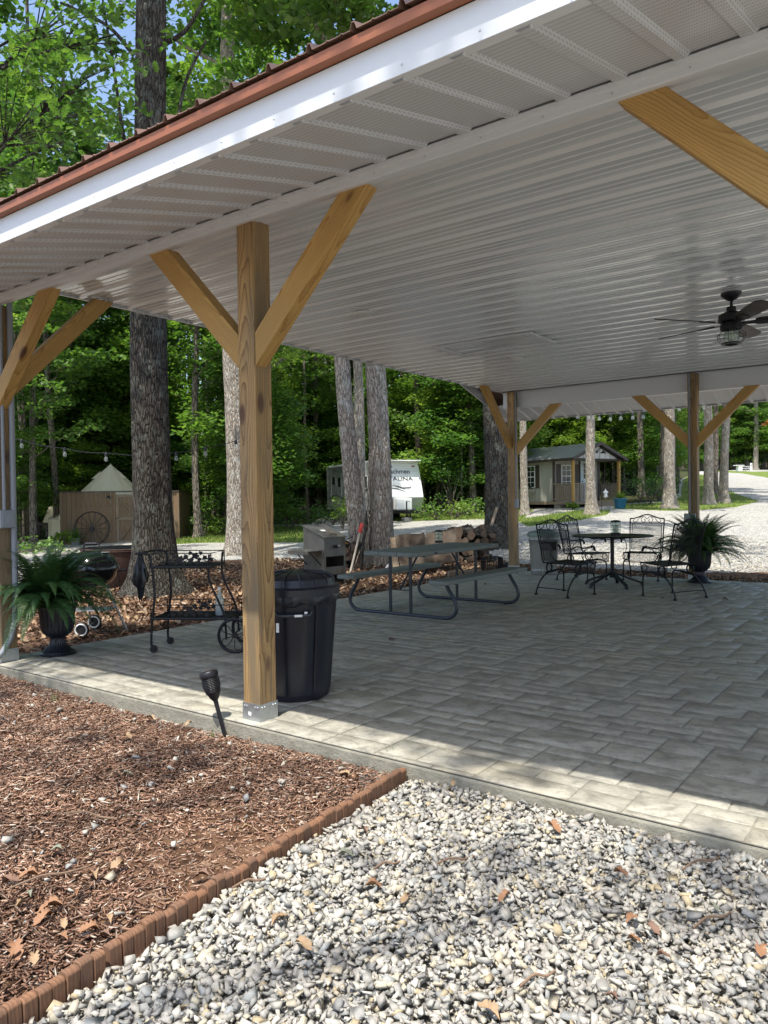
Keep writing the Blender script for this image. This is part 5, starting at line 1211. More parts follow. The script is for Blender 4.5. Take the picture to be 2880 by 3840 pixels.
# --- garden cabin
def cabin():
    D0 = 34.0; e0 = ray(2149, 1719, D0)
    fd = (.86, .5); sdv = (-.5, .86)          # along the gable front (left to right) and along the side (away)
    rz = frame_dir(*fd); W = 3.05; L = 6.6; porch = 1.35
    zf = ray(2149, 1880, D0).z; ze = e0.z; t = thing('cabin', 'small grey board-sided cabin with porch, brown shutters and pale blue door', 'cabin', (e0.x, e0.y, 0), rz)
    # local x: along the front to the right, y: away; front eave-left corner at (0,0)
    pk = ray(2252, 1664, D0+.75).z; zg = float(terr(e0.x, e0.y))
    def panelwall(m, a, b, z0, z1, step=.2):
        a = Vector(a); b = Vector(b); d = (b-a); n_ = max(1, int(d.length/step)); nrm = Vector((d.y, -d.x, 0)).normalized()*.012
        m.add([(a.x, a.y, z0), (b.x, b.y, z0), (b.x, b.y, z1), (a.x, a.y, z1)], [(0, 1, 2, 3)])
        for i in range(n_+1):
            p = a+d*(i/n_); m.bar((p.x+nrm.x*.5, p.y+nrm.y*.5, z0), (p.x+nrm.x*.5, p.y+nrm.y*.5, z1), .018, .03, (d.x, d.y, 0))
    m = MB(); i_ = .10
    panelwall(m, (i_, L, 0), (i_, porch, 0), zf, ze+.02)
    panelwall(m, (W-i_, porch, 0), (W-i_, L, 0), zf, ze+.02)
    panelwall(m, (i_, porch, 0), (W-i_, porch, 0), zf, ze+.1)
    panelwall(m, (W-i_, L, 0), (i_, L, 0), zf, ze+.1)
    m.build('wall', M['cabinwall'], t)
    for y in (.06, L-.03):
        m = MB(); m.prism([(.12, ze-.02), (W-.12, ze-.02), (W/2, pk-.08)], lambda a, b, h: (a, h, b), y-.02, y); m.build('gable', M['cabingable'], t)
        m = MB(); 
        for k in range(8):
            x = .35+k*(W-.7)/7; h = (pk-.10-ze)*(1-abs(x-W/2)/(W/2)); m.box((x, y-.028, ze+h/2-.01), (.02, .014, h))
        m.build('gable_batten', M['cabinwall'], t)
    for s in (0, 1):
        m = MB(); xa = -.18 if s == 0 else W+.18; za = ze+.02
        n_ = 44
        V = []
        for i in range(n_+1):
            y = -.22+(L+.44)*i/n_; dz = .02 if i % 4 == 0 else 0
            V += [(xa, y, za+dz), (W/2, y, pk+.06+dz)]
        m.add(V, [(2*i, 2*i+2, 2*i+3, 2*i+1) if s == 0 else (2*i, 2*i+1, 2*i+3, 2*i+2) for i in range(n_)]); m.build('roof', M['roofgrey'], t)
        for y in (-.24, L+.24):
            m = MB(); m.add([(xa, y, za+.025), (W/2, y, pk+.085), (W/2, y, pk-.06), (xa, y, za-.12), (xa, y+.03, za+.025), (W/2, y+.03, pk+.085), (W/2, y+.03, pk-.06), (xa, y+.03, za-.12)], [(0, 1, 2, 3), (7, 6, 5, 4), (0, 4, 5, 1), (3, 2, 6, 7), (0, 3, 7, 4)]); m.build('rake_trim', M['browntrim'], t)
        m = MB(); m.box((xa+(.01 if s == 0 else -.01), L/2, za-.05), (.03, L+.42, .12)); m.build('eave_trim', M['browntrim'], t)
        m = MB(); m.add([(xa, -.22, za-.06), (xa, L+.2, za-.06), (W/2, L+.2, za-.05), (W/2, -.22, za-.05)], [(0, 1, 2, 3)]); m.build('eave_soffit', M['cabinwall'], t)
    m = MB(); m.box((.10, porch, (zf+ze)/2), (.10, .08, ze-zf)); m.box((W-.10, porch, (zf+ze)/2), (.10, .08, ze-zf)); m.build('corner_trim', M['browntrim'], t)
    m = MB(); m.box((W/2, .03, ze-.03), (W, .05, .10)); m.build('porch_beam', M['browntrim'], t)
    for x in (.06, W-.10): m = MB(); m.box((x, .07, (zf+ze)/2-.03), (.11, .11, ze-zf-.06)); m.build('porch_post', M['brace'], t)
    m = MB(); m.box((W/2, L/2, zf-.07), (W-.1, L, .14)); m.build('deck', M['greyplank'], t)
    m = MB(); m.box((.3, 1.2, (zg+zf)/2-.10), (.3, .4, zf-zg-.05)); m.box((.3, 3.9, (zg+zf)/2-.10), (.3, .4, zf-zg-.05)); m.box((2.6, 1.2, (zg+zf)/2-.1), (.3, .4, zf-zg-.05)); m.box((2.6, 5, (zg+zf)/2-.1), (.3, .4, zf-zg-.05)); m.build('foundation_block', M['mortar'], t)
    # railings at the porch sides
    for x in (.06, W-.08):
        m = MB(); y = .15
        while y < porch-.05: m.box((x, y, zf+.40), (.03, .07, .72)); y += .115
        m.box((x, (porch+.08)/2, zf+.80), (.06, porch-.1, .05)); m.box((x, (porch+.08)/2, zf+.10), (.05, porch-.1, .05)); m.build('railing', M['greyplank'], t)
    m = MB(); x = .14
    while x < .75: m.box((x, .06, zf+.40), (.07, .03, .72)); x += .115
    m.box((.42, .06, zf+.80), (.68, .06, .05)); m.build('front_railing', M['greyplank'], t)
    # door
    dx = 1.72; m = MB(); m.box((dx+.43, porch-.02, zf+.97), (.96, .05, 1.94)); m.build('door_frame', M['browntrim'], t)
    m = MB(); m.box((dx+.43, porch-.05, zf+.95), (.84, .04, 1.88)); d_ = m.build('door', M['doorblue'], t)
    m = MB(); m.box((dx+.43, porch-.075, zf+1.42), (.54, .01, .74)); m.build('door_glass', M['darkglass'], d_)
    m = MB()
    for k in range(4): m.box((dx+.16+k*.18, porch-.083, zf+1.42), (.022, .012, .76))
    for k in range(4): m.box((dx+.43, porch-.083, zf+1.05+k*.247), (.56, .0115, .022))
    m.build('glazing_bars', M['white'], d_)
    m = MB(); m.sphere((dx+.10, porch-.10, zf+.93), .03); m.build('handle', M['black'], d_)
    def win(cx, cy, ax, z, w_, h_):
        o = Vector((0, -1, 0)) if ax == 'y' else Vector((-1, 0, 0)); u = Vector((1, 0, 0)) if ax == 'y' else Vector((0, -1, 0))
        c = Vector((cx, cy, z))
        def bx(m, du, dz, su, sz, off, th): 
            p = c+u*du+o*off+Vector((0, 0, dz)); m.box(p, (su, th, sz) if ax == 'y' else (th, su, sz))
        m = MB(); bx(m, 0, 0, w_, h_, .02, .03); f = m.build('window', M['white'], t)
        m = MB(); bx(m, 0, 0, w_-.09, h_-.09, .037, .008); m.build('pane', M['darkglass'], f)
        m = MB(); bx(m, 0, 0, w_-.08, .035, .045, .012); 
        for du in (-w_/6, w_/6): bx(m, du, 0, .018, h_-.08, .0445, .009)
        for dz in (-h_/4, h_/4): bx(m, 0, dz, w_-.08, .018, .0440, .007)
        m.build('glazing_bars', M['white'], f)
        for s in (-1, 1): m = MB(); bx(m, s*(w_/2+.16), 0, .26, h_+.05, .02, .03); m.build('shutter', M['browntrim'], t)
        m = MB(); bx(m, 0, -h_/2-.13, w_-.02, .16, .10, .16); b_ = m.build('window_box', M['cabinwall'], t)
        g_ = MB()
        for k in range(26):
            du = random.uniform(-w_/2, w_/2); p = c+u*du+o*random.uniform(.06, .16)+Vector((0, 0, -h_/2-.05)); q = p+Vector((random.uniform(-.05, .05), random.uniform(-.05, .05), random.uniform(.04, .14))); g_.bar(p, q, .05, .004)
        g_.build('box_plants', M['leafd'], b_)
    win(.95, porch, 'y', zf+1.18, .82, 1.05); win(i_, 3.05, 'x', zf+1.18, .85, 1.05); win(i_, 5.9, 'x', zf+1.18, .85, 1.05)
    # lamp in the gable
    m = MB(); m.tube(spline([(1.55, .03, ze+.34), (1.55, -.08, ze+.46), (1.6, -.22, ze+.44), (1.63, -.24, ze+.36)], 5), .015, 6); m.sphere((1.5, .02, ze+.33), .06, 1, .6, 1); lm = m.build('gable_lamp', M['black'], t, smooth=True)
    m = MB(); m.lathe([(.03, .06), (.06, 0), (.15, -.06), (.15, -.07), (.001, -.02)], 16, (1.63, -.24, ze+.32)); m.build('lamp_shade', M['black'], lm, smooth=True)
    # steps
    for k in range(2): m = MB(); m.box((2.0, -.16-.28*k, zf-.20-.17*k), (1.5, .32, .14)); m.build('step', M['greyplank'], t, bevel=.005)
    return rz, zg
cabin()
def shepherd():
    P = ground(2256, 1916); t = thing('hook_lantern', 'white pagoda-shaped lantern hanging from a thin black hook by the cabin steps', 'lantern', P, frame_dir(1, 0))
    m = MB(); m.tube(spline([(0, 0, 0), (0, 0, 1.0), (0, 0, .95), (.0, 0, 1.02), (.06, 0, 1.08), (.16, 0, 1.03), (.18, 0, .96)], 4) if 0 else [(0, 0, 0), (0, 0, .92), (.03, 0, 1.0), (.1, 0, 1.02), (.16, 0, .98), (.17, 0, .93)], .012, 6); m.build('hook', M['black'], t)
    m = MB(); m.lathe([(.001, .93), (.012, .90), (.02, .86), (.13, .76), (.12, .75), (.07, .75), (.07, .62), (.11, .60), (.02, .55), (.001, .5)], 12, (.17, 0, .0)); m.build('lantern_body', M['white'], t, smooth=False)
shepherd()
P = ground(2326, 1907); t = thing('blue_planter', 'blue glazed planter with yellow-green plant beside the cabin steps', 'planter', P)
m = MB(); m.lathe([(.20, 0), (.27, .36), (.31, .40), (.31, .44), (.27, .44), (.2, .36), (.001, .36)], 24); m.build('pot', M['bluepot'], t, smooth=True)
g_ = fern_mesh(60, .25, .55, 31, .35); o = mobj('plant', g_, M['leafy'], t); o.location = (0, 0, .40)
# --- far picnic bench and white post beyond the gravel
P = ground(2790, 1767); D = depth(P); sc_ = D/120
t = thing('far_picnic_table', 'small white picnic table far away at the edge of the gravel road', 'picnic table', P, frame_dir(1, .2)); t.scale = (sc_,)*3
m = MB(); m.box((0, 0, .74), (1.8, .75, .05)); m.build('table_top', M['white'], t)
for s in (-1, 1):
    m = MB(); m.box((0, s*.65, .44), (1.8, .26, .05)); m.build('bench', M['white'], t)
    m = MB(); m.bar((s*.65, -.6, 0), (s*.65, -.15, .72), .06, .09); m.bar((s*.65, .6, 0), (s*.65, .15, .72), .06, .09); m.box((s*.65, 0, .40), (.05, 1.4, .09)); m.build('leg_frame', M['white'], t)
t = thing('grill_stand', 'white stone barbecue stand left of the far picnic table', 'barbecue', ground(2773, 1768), frame_dir(1, .2)); t.scale = (sc_,)*3
m = MB(); m.box((0, 0, .42), (.7, .6, .84)); m.build('stand', M['white'], t, bevel=.03); m = MB(); m.box((-.1, 0, .93), (1.5, .7, .12)); m.build('slab_top', M['white'], t, bevel=.03)
t = thing('utility_post', 'white utility hookup post right of the far picnic table', 'post', ground(2817, 1766), frame_dir(1, 0)); t.scale = (sc_,)*3
m = MB(); m.box((0, 0, .62), (.32, .2, 1.24)); m.build('post_body', M['white'], t, bevel=.02); m = MB(); m.box((0, -.105, .9), (.24, .012, .35)); m.build('hookup_door', M['rvgrey'], t)
# --- string lights
def string_lights(pts, D, label, nm):
    P0 = [ray(x, y, D) for x, y in pts]; t = thing('string_lights', label, 'string lights', P0[0])
    m = MB(); W_ = []
    for i in range(len(P0)-1):
        a, b = P0[i], P0[i+1]
        for k in range(6): u = k/6; W_.append(a*(1-u)+b*u-P0[0]-Vector((0, 0, (b-a).length*.04*math.sin(PI*u)))+Vector((0, 0, .09)))
    W_.append(P0[-1]-P0[0]+Vector((0, 0, .09))); m.tube(W_, .006 if D < 20 else .008, 5); m.build('cable', M['black'], t)
    s = nm
    for p in P0[1:]:
        q = p-P0[0]; c = MB(); c.lathe([(.010*s, .10), (.018*s, .085), (.02*s, .04), (.018*s, .03), (.001, .03)], 10, q); h = c.build('socket', M['black'], t, smooth=True)
        c = MB(); c.lathe([(.012*s, .035), (.022*s, .0), (.026*s, -.025), (.022*s, -.05), (.001, -.06)], 12, q); c.build('bulb', M['glass'], h, smooth=True)
string_lights([(-60, 1640), (81, 1668), (243, 1700), (398, 1718), (661, 1716), (770, 1698), (885, 1672)], 13.0, 'string of clear globe bulbs hung between trees in front of the bell tent', 1.3)
string_lights([(1965, 1570), (2010, 1563), (2167, 1561), (2209, 1564), (2247, 1567), (2289, 1569), (2328, 1566), (2373, 1564), (2412, 1561), (2457, 1553), (2547, 1533), (2640, 1480)], 16.0, 'long string of clear globe bulbs hanging across the gravel behind the pavilion', 1.5)
string_lights([(2600, 1555), (2640, 1525), (2695, 1503), (2768, 1460), (2857, 1478), (2930, 1470)], 13.8, 'short string of black-socketed bulbs under the right part of the back eave', 1.1)
# --- stained log edging between mulch and gravel, one panel after another
def edging():
    A = Vector((1.095, -.075, -.1)); B = Vector((1.30, -2.45, -.1)); d = (B-A); L = d.length; rz = math.atan2(d.y, d.x)
    nP = 4; pl = L/nP; rs = random.Random(2)
    labs = ['stained log edging panel touching the patio slab', 'stained log edging panel, second one out from the patio slab', 'stained log edging panel, second from the bottom corner of the photo', 'stained log edging panel ending in the bottom left corner of the photo']
    for i in range(nP):
        o = A+d*(i/nP); t = thing('log_edging', labs[i], 'garden edging', o, rz+rs.uniform(-.012, .012), 'stained log edging panels along the mulch bed')
        o.z -= .0
        x = .004; k = 0
        while x < pl-.02:
            wd = .046+rs.uniform(-.006, .006); h = .088+rs.uniform(-.008, .008); m = MB()
            c = .008; pr = [(-.018, -.12), (.018, -.12), (.018, h-c), (.010, h), (-.010, h), (-.018, h-c)]
            m.prism(pr, lambda a, b, hh: (hh, a, b), x+.0015, x+wd-.0015); m.build('log', M['redwood'], t, bevel=.0035, rot=(rs.uniform(-.03, .03), rs.uniform(-.012, .012), 0))
            x += wd
edging()
# ------------------------------------------------------------------ vegetation
def rotmats(rng, n, tilt=None):
    """random orientations; tilt = max angle of the leaf normal from straight up"""
    if tilt is None:
        q = rng.normal(size=(n, 4)); q /= np.linalg.norm(q, axis=1)[:, None]; w_, x, y, z = q.T
    else:
        yaw = rng.uniform(0, 2*PI, n); ax = rng.uniform(0, 2*PI, n); an = rng.uniform(0, 1, n)**.6*tilt
        cy, sy = np.cos(yaw/2), np.sin(yaw/2); ca, sa = np.cos(an/2), np.sin(an/2)
        # q = axis-tilt * yaw
        w_ = ca*cy; x = sa*np.cos(ax)*cy+sa*np.sin(ax)*sy; y = sa*np.sin(ax)*cy-sa*np.cos(ax)*sy; z = ca*sy
    R_ = np.empty((n, 3, 3))
    R_[:, 0, 0] = 1-2*(y*y+z*z); R_[:, 0, 1] = 2*(x*y-z*w_); R_[:, 0, 2] = 2*(x*z+y*w_)
    R_[:, 1, 0] = 2*(x*y+z*w_); R_[:, 1, 1] = 1-2*(x*x+z*z); R_[:, 1, 2] = 2*(y*z-x*w_)
    R_[:, 2, 0] = 2*(x*z-y*w_); R_[:, 2, 1] = 2*(y*z+x*w_); R_[:, 2, 2] = 1-2*(x*x+y*y)
    return R_
def scatter(base, faces, P, S, R_, colr):
    """copies of a base shape (k,3) at P (n,3), scaled S (n,3), rotated; colr (n,3)"""
    n_, k = len(P), len(base)
    V = np.einsum('nij,nkj->nki', R_, base[None]*S[:, None, :])+P[:, None, :]
    Fc = (faces[None]+(np.arange(n_)*k)[:, None, None]).reshape(-1, faces.shape[1])
    return V.reshape(-1, 3), Fc, np.repeat(colr, k, axis=0)
LQ = np.array([(-.5, 0, 0), (-.1, .34, .06), (.55, .0, -.05), (-.1, -.34, .06)]); LQF = np.array([(0, 1, 2, 3)])
def lobed(nl=4):
    # oak leaf outline, fan around the midrib
    pts = [(-.55, 0)]
    up = []
    for i in range(nl):
        x = -.38+.80*i/nl; up += [(x, .10+.02*i), (x+.07, .30-.035*abs(i-1.4)*1.6), (x+.15, .26-.035*i)]
    up += [(.40, .09), (.58, 0)]
    pts = pts+up+[(a, -b) for a, b in reversed(up[:-1])]
    P = [(0.05, 0, .0)]+[(a, b, .09*abs(b)*3-.12*a*a) for a, b in pts]; k = len(pts)
    return np.array(P), np.array([(0, 1+i, 1+(i+1) % k) for i in range(k)])
LO, LOF = lobed()
def leaves(clusters, per, size, rng, near=False, flat=.35, tilt=1.0):
    P = []; 
    for (c, r) in clusters:
        m = max(3, int(per*(r/.8)**2*rng.uniform(.6, 1.3))); d = rng.normal(size=(m, 3)); d /= np.linalg.norm(d, axis=1)[:, None]
        d *= (rng.uniform(0, 1, m)**.45)[:, None]*r; d[:, 2] *= flat; d[:, 2] -= .18*(d[:, 0]**2+d[:, 1]**2)/max(r, .1); P.append(np.array(c)+d)
    P = np.concatenate(P); n_ = len(P); s = rng.uniform(.65, 1.25, n_)*size; S = np.stack([s, s, s], 1)
    tone = np.clip(rng.normal(.5, .25, n_), 0, 1)
    return scatter(LO if near else LQ, LOF if near else LQF, P, S, rotmats(rng, n_, tilt), np.stack([tone]*3, 1))
def trunk_mesh(h, r, rng, lean=(0, 0), flare=1.6, nseg=26, nr=16, rough=.05, taper=.55):
    V = []; ph = rng.uniform(0, 6.28, 4)
    zs = np.concatenate([np.linspace(-.25, 1.2, 9)*1.0, np.linspace(1.5, h, nseg)])
    for z in zs:
        u = max(0, z)/h; rr = r*(1-taper*u)*(1+(flare-1)*math.exp(-max(z, -.1)/(.24+r*.5)))
        cx = lean[0]*u*h+.10*math.sin(z*.35+ph[0])*min(1, z*.2); cy = lean[1]*u*h+.10*math.sin(z*.3+ph[1])*min(1, z*.2)
        for k in range(nr):
            a = 2*PI*k/nr; q = rr*(1+rough*math.sin(3*a+ph[2]+z*.4)+rough*.8*math.sin(5*a+ph[3]-z*.7)+rng.uniform(-.025, .025)+(.14*math.exp(-max(z, 0)/.25)*math.sin(5*a+ph[0])))
            V.append((cx+q*math.cos(a), cy+q*math.sin(a), z))
    n_ = len(zs); F_ = [(i*nr+k, i*nr+(k+1) % nr, (i+1)*nr+(k+1) % nr, (i+1)*nr+k) for i in range(n_-1) for k in range(nr)]
    m = MB(); m.add(V, F_)
    ctr = lambda z: Vector((lean[0]*z+.10*math.sin(z*.35+ph[0])*min(1, z*.2), lean[1]*z+.10*math.sin(z*.3+ph[1])*min(1, z*.2), z))
    return m, ctr
def limbs(m, ctr, h, z0, r, nl, rng, reach=3.0, up=.5):
    cl = []
    for i in range(nl):
        z = z0+(h-z0)*(i+rng.uniform(0, .8))/nl; a = i*2.4+rng.uniform(-.5, .5); p = ctr(min(z, h-.1)); L = reach*(1-.55*((z-z0)/(h-z0+.01))**1.3)*rng.uniform(.65, 1.15)
        rr = r*(1-.6*z/h)*.32; pts = [p]; q = p.copy(); an = rng.uniform(.25, .8)*up*1.6
        for k in range(5):
            q = q+Vector((math.cos(a)*math.cos(an), math.sin(a)*math.cos(an), math.sin(an)))*L/5; an += rng.uniform(-.25, .22); a += rng.uniform(-.3, .3); pts.append(q.copy())
            if k >= 1:
                cl.append((tuple(q+Vector((rng.uniform(-.5, .5), rng.uniform(-.5, .5), rng.uniform(-.1, .4)))), rng.uniform(.45, .95)))
                # twig
                b = a+rng.choice([-1, 1])*rng.uniform(.5, 1.2); e = q+Vector((math.cos(b), math.sin(b), rng.uniform(-.1, .4)))*L*.28; m.tube([q, (q+e)/2+Vector((0, 0, .05)), e], [rr*.35, rr*.25, rr*.12], 4, cap=False); cl.append((tuple(e), rng.uniform(.4, .85)))
        m.tube(pts, [rr*(1-.16*j) for j in range(6)], 6, cap=False)
    cl.append((tuple(ctr(h)+Vector((0, 0, .2))), .9))
    return cl
def make_tree(name, label, h, r, z0, nl, reach, per, size, leafm, barkm, seed, lean=(0, 0), flare=1.5, near=False, nr=14, extra=None, cat='tree', group=None, tilt=1.0):
    rng = np.random.default_rng(seed); t = thing(name, label, cat, (0, 0, 0), 0, group)
    m, ctr = trunk_mesh(h, r, rng, lean, flare, nr=nr); cl = limbs(m, ctr, h*.97, z0, r, nl, rng, reach) if nl else []
    if extra: extra(m, ctr)
    m.build('trunk', barkm, t, smooth=True)
    if cl: V, F_, C_ = leaves(cl, per, size, rng, near, tilt=tilt); mobj('crown', np_mesh('crown', V, F_, C_), leafm, t)
    return t
def place(o, px, D, label=None, s=1.0, rz=None):
    P = atD(px, D); o.location = (P.x, P.y, P.z-.02); o.scale = (s, s, s*1.0)
    if rz is not None: o.rotation_euler = (0, 0, rz)
    if label: o['label'] = label
    return o
FG = 'slender trees of the surrounding wood'
# the marked trees, one by one
def dead(m, ctr):
    def tw(a, b, c, d_, r): 
        m.tube(spline([ctr(a[0])]+[Vector(p) for p in (b, c, d_)], 5), [r*(1-.045*i) for i in range(16)], 7)
    base = ctr(6.0)
    rt = Vector((RH[0], RH[1], 0)); fw = Vector((FH[0], FH[1], 0))
    def at(px, py): return None
    z = 6.1
    pts = lambda L: [Vector(rt*a+Vector((0, 0, b))) for a, b in L]
    p = pts([(.22, 6.3), (.42, 7.1), (.60, 7.9), (.92, 8.5)]); m.tube(spline(p, 5), [.042*(1-.04*i) for i in range(16)], 7)
    p = pts([(-.2, 6.2), (-.38, 7.1), (-.48, 7.9), (-.62, 8.9), (-.72, 9.6)]); m.tube(spline(p, 5), [.036*(1-.035*i) for i in range(21)], 7)
    p = pts([(.25, 8.45), (.6, 8.65), (.95, 9.2)]); m.tube(spline(p, 5), [.045*(1-.05*i) for i in range(11)], 7)
    p = pts([(-.2, 8.3), (-.6, 8.75), (-1.3, 9.1)]); m.tube(spline(p, 5), [.035*(1-.05*i) for i in range(11)], 7)
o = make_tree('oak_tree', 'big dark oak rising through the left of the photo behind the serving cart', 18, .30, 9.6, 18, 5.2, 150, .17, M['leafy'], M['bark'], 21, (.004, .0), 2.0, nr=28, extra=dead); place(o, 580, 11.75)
o = make_tree('oak_tree', 'pale sunlit oak just left of the central timber post', 18, .30, 7.5, 14, 3.6, 110, .2, M['leaf'], M['bark2'], 22, (-.004, 0), 1.5, nr=18); place(o, 890, 20.0)
lr = Vector((RH[0], RH[1], 0))
o = make_tree('oak_tree', 'leaning pale-barked left stem of the twin oak behind the metal cooker', 15, .19, 8.5, 9, 3.0, 110, .2, M['leaf'], M['bark2'], 23, (lr.x*-.062, lr.y*-.062), 1.5, nr=18); place(o, 1352, 15.9)
o = make_tree('oak_tree', 'straight thick right stem of the twin oak beside the leaning boards', 18, .24, 8.5, 12, 3.5, 110, .2, M['leaf'], M['bark2'], 24, (lr.x*-.008, lr.y*-.008), 1.45, nr=20); place(o, 1430, 16.0)
o = make_tree('oak_tree', 'thin pale trunk showing between the twin oak stems', 16, .17, 8, 8, 3.0, 90, .2, M['leaf'], M['bark2'], 25, (lr.x*-.02, lr.y*-.02), 1.3); place(o, 1352, 22.5)
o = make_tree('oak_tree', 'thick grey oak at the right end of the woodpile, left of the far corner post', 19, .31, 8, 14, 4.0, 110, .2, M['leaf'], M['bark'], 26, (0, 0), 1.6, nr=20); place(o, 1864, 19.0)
for px, D, r, ln, lb, sd, h in ((1968, 32, .16, 0, 'thin pale tree right behind the far corner post, left of the cabin window', 27, 17), (2218, 29.5, .19, -.012, 'pale speckled tree standing in front of the cabin door', 28, 18), (2512, 32.5, .24, -.012, 'broad white-barked tree left of the far right post, right of the cabin', 29, 19), (2656, 34.5, .21, 0, 'white-barked tree just right of the far right post', 30, 19), (2715, 35.5, .20, .010, 'white-barked tree at the edge of the grass, beside the gravel road', 31, 18)):
    o = make_tree('oak_tree', lb, h, r, 7.5, 12, 3.6, 80, .26, M['leaf'], M['bark2'], sd, (lr.x*ln, lr.y*ln), 1.75, nr=16); place(o, px, D)
for px, D, r, lb, sd in ((2682, 44, .15, 'dark trunk between the two white-barked trees right of the far right post', 32), (2404, 43, .19, 'dark trunk right of the cabin roof', 33), (2484, 41, .18, 'dark trunk just left of the broad white-barked tree', 34), (340, 39, .2, 'dark trunk behind the left slope of the bell tent', 35), (212, 31, .13, 'thin crooked tree left of the plank fence', 36), (742, 30, .15, 'thin trunk rising at the right end of the plank fence', 37), (1775, 37, .16, 'thin grey trunk between the trailer and the oak at the woodpile', 38), (1585, 42, .2, 'grey trunk directly behind the right edge of the travel trailer', 39), (2800, 122, .32, 'thin white trunk beside the far white utility post', 40), (2834, 118, .42, 'pale mottled tree right of the far white utility post', 41)):
    o = make_tree('forest_tree', lb, 20, r, 6.0, 14, 3.2, 60, .3, M['leaf'], M['bark3'] if D < 100 else M['bark2'], sd, (random.uniform(-.02, .02), random.uniform(-.02, .02)), 1.5, nr=10); place(o, px, D)
# the wood: five kinds of tall tree and four of sapling, copied
VAR = []
for i in range(6):
    VAR.append(make_tree('forest_tree', 'slender green-crowned tree in the dense wood around the clearing', 21+i*.9, .11+.02*i, (3.2, 6.5, 4.5, 8.0, 2.6, 5.5)[i], (24, 18, 22, 16, 26, 20)[i], (3.0, 3.4, 2.8, 3.6, 2.6, 3.2)[i], 52, .22, (M['leaf'], M['leafd'], M['leaf'], M['leaf'], M['leafd'], M['leafy'])[i], M['bark3'], 50+i, ((-1)**i*.012, .01), 1.4, nr=8, group=FG))
SAP = []
for i in range(4):
    SAP.append(make_tree('sapling', 'leafy green sapling in the understorey of the wood', (4.5, 6, 7.5, 5.2)[i], .04, (.7, 1.2, 1.6, .6)[i], (12, 14, 16, 13)[i], (1.5, 1.9, 2.1, 1.8)[i], 90, .155, (M['leaf'], M['leafy'], M['leaf'], M['leafd'])[i], M['bark3'], 70+i, (.02, -.02), 1.2, nr=6, group='saplings of the understorey', cat='sapling', tilt=.7))
def clear(px, D):
    """True where the wood may stand"""
    if px < 140: return D > 25
    if px < 760: return D > 37.5
    if px < 1010: return D > 31
    if px < 1180: return D > 44
    if px < 1640: return D > 46
    if px < 1900: return D > 37
    if px < 2420: return D > 45
    if px < 2540: return D > 48
    if px < 2640: return D > 60
    if px < 3400: return D > 118
    return D > 30
rs = random.Random(17); used = [False]*6; us = [False]*4; cnt = 0
spots = []
def far_ok(px, D):
    P = atD(px, D); 
    for (x, y) in spots:
        if (x-P.x)**2+(y-P.y)**2 < (1.3 if D < 60 else 6): return False
    spots.append((P.x, P.y)); return True
def where(px, D):
    if px < -60 or px > 2940: return 'outside the side edge of the photo'
    if px < 140: return 'left of the first post'
    if px < 760: return 'behind the plank fence and bell tent'
    if px < 1180: return 'behind the central post and pale oak'
    if px < 1640: return 'behind the travel trailer'
    if px < 1900: return 'right of the trailer'
    if px < 2420: return 'behind the cabin'
    if px < 2560: return 'behind the broad white tree'
    return 'far away beyond the gravel road'
KN = ['slim low-branched', 'broad dark-leaved', 'slender', 'high-crowned', 'dense dark-leaved', 'yellow-green']; KS = ['small', 'yellow-green', 'tall', 'dark low']
def putcopy(arr, usd, i, px, D, s):
    global cnt
    o = arr[i] if not usd[i] else copy_tree(arr[i]); usd[i] = True
    place(o, px, D, ((KN if arr is VAR else KS if arr is SAP else ('thin pole-like', 'straight bare-stemmed'))[i]+(' sapling ' if arr is SAP else ' forest tree ')+where(px, D)+(', front row' if D < 48 else ', deeper in the wood' if D < 100 else '')), s, rs.uniform(0, 6.28)); cnt += 1
tries = 0
while cnt < 118 and tries < 4000:
    tries += 1
    px = rs.uniform(-700, 3150); D = 25+rs.random()**1.1*50
    if px > 2560: D = 118+rs.random()*40
    if not clear(px, D) or not far_ok(px, D): continue
    sc_ = rs.uniform(.8, 1.12)*(1.0 if D < 100 else 1.25)
    putcopy(VAR, used, rs.choice([0, 1, 2, 3, 4, 5]), px, D, sc_)
POLE = [make_tree('forest_tree', 'x', 20, .085+.03*i, 9.5, 12, 2.4, 26, .28, M['leaf'], M['bark3'], 61+i, (.015*(-1)**i, .01), 1.4, nr=8, group=FG) for i in range(2)]
up = [False]*2; cnt = 0; tries = 0
while cnt < 80 and tries < 3000:
    tries += 1; px = rs.uniform(40, 2540); D = 24
    while not clear(px, D): D += .5
    D += rs.uniform(0, 14)
    if not far_ok(px, D): continue
    putcopy(POLE, up, rs.randrange(2), px, D, rs.uniform(.85, 1.15))
# nearer crowns that show over the roof
for px, D, i, s in ((-230, 17, 1, .80), (-120, 25, 5, .9), (985, 27, 5, .9), (960, 33, 3, .95), (-480, 22, 4, .9)):
    if i == 4: i = 2
    putcopy(VAR, used, i, px, D, s)
cnt = 0; tries = 0
while cnt < 105 and tries < 4000:
    tries += 1
    px = rs.uniform(-300, 2900); base = 24
    D = rs.uniform(24, 62)
    if px > 2560: D = 116+rs.random()*14
    if not clear(px, D+1.2) or (clear(px, D-9) and D < 60 and rs.random() < .75): continue
    putcopy(SAP, us, rs.randrange(4), px, D, rs.uniform(.75, 1.25)*(1 if D < 100 else 1.6))
cnt = 0; tries = 0
while cnt < 60 and tries < 3000:
    tries += 1
    px = rs.uniform(60, 2560); D = 20
    while not clear(px, D): D += .5
    D += rs.uniform(-.5, 3.5)
    if 60 < px < 140: continue
    putcopy(SAP, us, rs.choice([0, 1, 1, 2, 2, 3]), px, D, rs.uniform(.9, 1.5))
